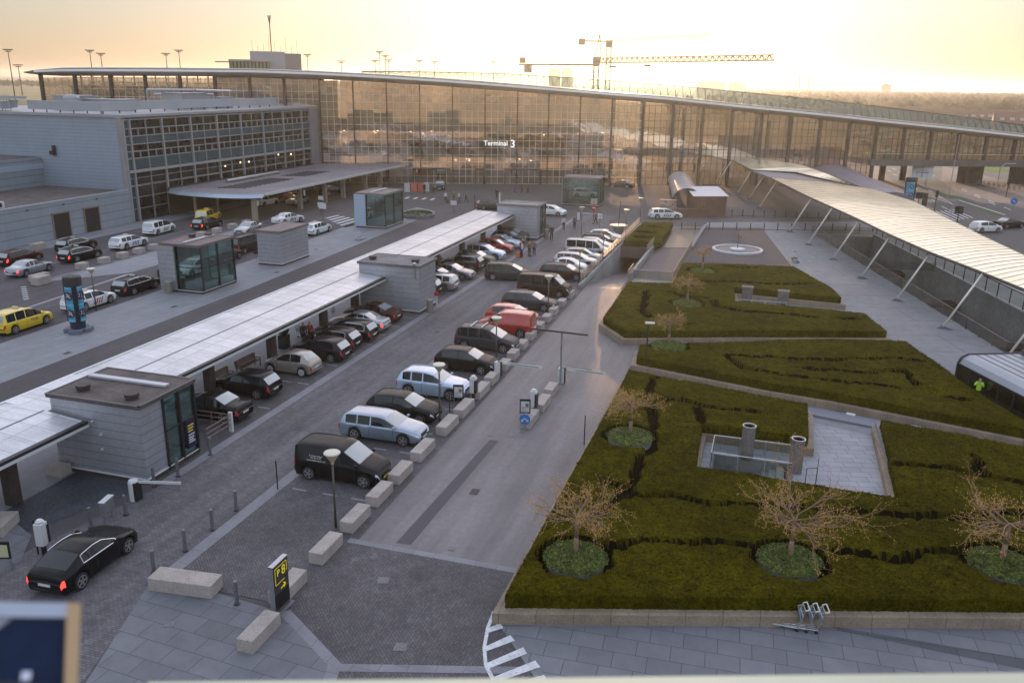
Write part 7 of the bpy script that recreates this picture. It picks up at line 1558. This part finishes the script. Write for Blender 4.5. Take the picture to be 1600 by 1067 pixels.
MM=[(-.7265,.6872,.0222),(-.7218,.6921,.0081),(-.675,.7378,.0236),(-.6678,.7443,.0208),(-.6204,.7843,.0223),(-.6102,.7922,.0258),(-.5007,.8656,.0243),(-.4691,.8832,.0183),(-.4313,.9022,.0291),(-.4256,.9049,.0252),(-.436,.9,.0196),(-.4226,.9063,.0205),(-.3914,.9202,.0204),(-.3756,.9268,.0194),(-.3135,.9496,.0204)]
for i,(dx,dy,sl_) in enumerate(MM):
    D_=min(900,max(330,10.5/sl_)); h=CH+sl_*D_; t=thing('floodlight_mast','apron floodlight mast on the skyline, %s from the left'%ORD[i],'floodlight mast',(dx*D_,dy*D_,0),group='apron floodlight masts on the skyline')
    sc_=D_/450; MB().tube((0,0,0),(0,0,h),.32*sc_,.16*sc_,6).build('pole',dark,t); mb=MB(); mb.obx((0,0,h),(3.8*sc_,1.6*sc_,.45*sc_),math.atan2(dy,dx)+1.57); mb.obx((0,0,h-.7*sc_),(2.2*sc_,1.4*sc_,.4*sc_),math.atan2(dy,dx)+1.57); mb.build('lamp_cluster',dark,t)
# twin leaning towers on the horizon
t=thing('twin_tower_gate','pair of slender towers joined at the top, on the far horizon','building',(34,1500,0)); bm_=mat('far_tower',(.16,.13,.12),.8)
for s in (-1,1): mb=MB(); mb.add([(s*5-2.2,0,0),(s*5+2.2,0,0),(s*5+2.2,4,0),(s*5-2.2,4,0),(s*8.4-1.9,0,32),(s*8.4+1.9,0,32),(s*8.4+1.9,4,32),(s*8.4-1.9,4,32)],[(0,3,2,1),(4,5,6,7),(0,1,5,4),(1,2,6,5),(2,3,7,6),(3,0,4,7)]); mb.build('tower',bm_,t)
MB().bx(-10,0,30,10,4,32.4).build('top_link',bm_,t)
# far buildings
for i,(x,y,w_,h,lb) in enumerate(((-283,1100,11,34,'pair-left pale tower block on the horizon behind the crane'),(-266,1100,11,34,'pair-right pale tower block on the horizon behind the crane'),(-98,1300,40,22,'long low pale building on the horizon left of the twin towers'),(-62,1300,24,21,'second low pale building on the horizon'),(158,1500,14,21.5,'low block on the horizon right of the twin towers'))):
    t=thing('distant_building',lb,'building',(x,y,0),group='buildings on the horizon'); MB().bx(-w_/2,0,0,w_/2,20,h).build('block',mat('far_block',(.2,.17,.15),.8,lines=(3.,1.2,.7)),t); MB().bx(-w_/3,4,h,w_/4,14,h+1.5).build('roof_box',MATS['far_block'],t)
# houses
hm=mat('house_roof',(.11,.06,.045),.8,noise=((.2,.2),)); hw=mat('house_wall',(.22,.17,.14),.8); hwin=mat('house_window',(.45,.45,.47),.3)
for i in range(14):
    x=28+i*9+((i*7)%5); y=395+((i*53)%90)-i*1.; L=16+(i%3)*5; t=thing('house','brown-roofed house beyond the bridge, %s from the left'%ORD[i],'house',(x,y,0),R(-25+(i*31)%50),group='houses in the distance'); MB().bx(-L/2,-5,0,L/2,5,5.2).build('wall',hw,t)
    mb=MB(); mb.add([(-L/2-.4,-5.5,5.1),(L/2+.4,-5.5,5.1),(L/2+.4,5.5,5.1),(-L/2-.4,5.5,5.1),(-L/2-.4,0,9.3),(L/2+.4,0,9.3)],[(0,1,5,4),(2,3,4,5),(0,4,3),(1,2,5)]); mb.build('roof',hm,t); mb=MB()
    for k in range(4): mb.bx(-L/2+2+k*3.6,-4.2,6.3,-L/2+3.6+k*3.6,-3.2,7.3)
    mb.build('dormer_windows',hwin,t)
# woodland belts
def woods(name,label,n,fx,fy,hmin,hmax,seed):
    r_=np.random.default_rng(seed); mb=MB(); V=[];Fc=[]
    for k in range(n):
        x,y=fx(r_),fy(r_); h=r_.uniform(hmin,hmax); w_=h*r_.uniform(.35,.6); b=len(V)
        ring=[]
        V.append((x,y,h))
        for lv,(rr_,zz) in enumerate(((.6,.8),(1.,.5),(.5,.15))):
            for q in range(5):
                a=q/5*6.283+lv*.6+r_.uniform(-.3,.3); V.append((x+math.cos(a)*w_*rr_*r_.uniform(.7,1.2),y+math.sin(a)*w_*rr_*r_.uniform(.7,1.2),h*zz*r_.uniform(.9,1.1)))
        for q in range(5): Fc.append((b,b+1+q,b+1+(q+1)%5))
        for lv in (0,1):
            for q in range(5): Fc.append((b+1+lv*5+q,b+6+lv*5+q,b+6+lv*5+(q+1)%5,b+1+lv*5+(q+1)%5))
    mb.v=V; mb.f=Fc; mb.mi=[0]*len(Fc); mb.build(name,wood_m,label=label,cat='woodland',kind='stuff')
woods('woodland','bare brown woodland stretching to the right horizon beyond the houses',9500,lambda r_:r_.uniform(-60,1150),lambda r_:r_.uniform(520,1900),6,12,1)
woods('near_woodland','brown tree belt just beyond the car park right of the bridge',1300,lambda r_:r_.uniform(20,330),lambda r_:r_.uniform(440,560),4,8,2)
woods('airfield_trees','low tree line beyond the airfield at the left edge',500,lambda r_:-r_.uniform(700,1500),lambda r_:r_.uniform(1000,1300),5,10,3)
sheet('airfield_grass',[(-2500,900),(-900,700),(-500,500),(-120,400),(-120,1000),(-2500,2500)],.0,mat('airfield_grass',(.22,.19,.1),.95,noise=((.003,.3),(.02,.2)),spec=.1))
sheet('car_park',[(22,250),(80,250),(95,460),(22,460)],.02,asphalt_far)
sheet('grass_field',[(95,200),(200,200),(260,470),(97,460)],.0,grass_m)
for i in range(16):
    x=30+i*4.5; y=246+(i*37)%30; h=4+(i*13)%3; t=thing('young_tree','young bare street tree beyond the bridge, %s from the left'%ORD[i],'tree',(x,y,0),group='young trees beyond the bridge'); MB().tube((0,0,0),(0,0,h*.5),.12,.08,5).build('trunk',bark,t); mb=MB(); rz=random.Random(i)
    for k in range(22): a=rz.random()*6.3; p=Vector((0,0,h*rz.uniform(.3,.7))); mb.tube(p,p+Vector((math.cos(a)*rz.uniform(.3,1.1),math.sin(a)*rz.uniform(.3,1.1),rz.uniform(.4,h*.4))),.04,.015,3,False)
    mb.build('crown',mat('far_twigs',(.1,.08,.04),.8),t)
# ================= NEAR PARAPET AND FLOODLIGHT =================
a,b=Vector((-.58,.604,17.986)),Vector((.95,1.13,17.986))
mb=MB(); d=(b-a).normalized(); n=Vector((d.y,-d.x,0)); mb.add([a,b,b+n*.45,a+n*.45,a-Vector((0,0,.25)),b-Vector((0,0,.25)),b+n*.45-Vector((0,0,.25)),a+n*.45-Vector((0,0,.25))],[(0,1,2,3)[::-1],(4,5,6,7),(0,4,5,1),(1,5,6,2),(2,6,7,3),(3,7,4,0)])
mb.build('parapet_ledge',mat('pale_green_ledge',(.5,.53,.42),.5,noise=((3.,.1),)),label='blurred pale ledge running along the bottom edge of the view',cat='ledge')
# floodlight housing just outside the parapet, lower left
def corner(px,py,dist):
    return None
cm=sc.camera.matrix_world; 
fl=thing('floodlight','blurred blue-black floodlight housing with pale metal rim at the lower left corner','floodlight',(-.454,.419,18.23))
FX=Vector((math.cos(R(16.8)),math.sin(R(16.8)),0)); FY=Vector((-FX.y,FX.x,0)); UPV=Vector((0,0,1))
ax_n=(Vector((-.454,.419,18.23))-Vector((0,0,CH))).normalized(); ax_x=FX; ax_x=(ax_x-ax_n*ax_x.dot(ax_n)).normalized(); ax_u=ax_x.cross(ax_n)
if ax_u.z<0: ax_u=-ax_u
def qp(x,u,n): return ax_x*x+ax_u*u+ax_n*n
def slab(name,poly,n0,n1,m):
    mb=MB(); k=len(poly); mb.add([qp(x,u,n0) for x,u in poly]+[qp(x,u,n1) for x,u in poly],[tuple(range(k)),tuple(range(2*k-1,k-1,-1))]+[(i,k+i,k+(i+1)%k,(i+1)%k) for i in range(k)]); return mb.build(name,m,fl)
slab('housing',[(-.2,-.12),(.012,-.12),(-.003,-.003),(-.2,-.003)],.008,.06,mat('housing_dark_blue',(.015,.03,.08),.25,.2))
slab('top_rim',[(-.2,-.010),(-.006,-.010),(-.002,0),(-.2,0)],-.004,.05,mat('rim_pale',(.42,.45,.55),.35,.3))
slab('side_rim',[(.006,-.12),(.014,-.12),(.0,0),(-.009,0)],-.005,.05,mat('rim_brass',(.5,.33,.18),.35,.3))
slab('lens',[(-.19,-.12),(.004,-.12),(-.009,-.012),(-.06,-.012),(-.08,-.03),(-.19,-.045)],.001,.01,mat('lens_blue',(.008,.016,.05),.5,spec=.2,noise=((14.,.7),)))
slab('inner_plate',[(-.2,-.011),(-.042,-.011),(-.058,-.026),(-.066,-.05),(-.2,-.05)],-.0005,.0008,mat('plate_grey',(.34,.34,.4),.4))
slab('lamp_socket',[(-.05,-.085),(-.022,-.085),(-.018,-.055),(-.045,-.052)],-.0005,.001,black)
slab('screw',[(-.03,-.052),(-.024,-.052),(-.024,-.046),(-.03,-.046)],-.002,-.0006,mat('screw_pale',(.6,.6,.7),.3,.5))
# haze
mb=MB(); mb.bx(-5300,-900,-8,5300,6600,42); hz=mb.build('haze',mat('haze_tmp',(1,1,1)),kind='stuff',label='warm evening haze filling the air',cat='haze',origin=False)
m=bpy.data.materials.new('haze'); m.use_nodes=True; n=m.node_tree; n.nodes.clear(); o=n.nodes.new('ShaderNodeOutputMaterial'); v=n.nodes.new('ShaderNodeVolumePrincipled'); v.inputs['Color'].default_value=(1,.93,.82,1); v.inputs['Density'].default_value=.00018; v.inputs['Anisotropy'].default_value=.7
n.links.new(v.outputs[0],o.inputs['Volume']); hz.data.materials.clear(); hz.data.materials.append(m)
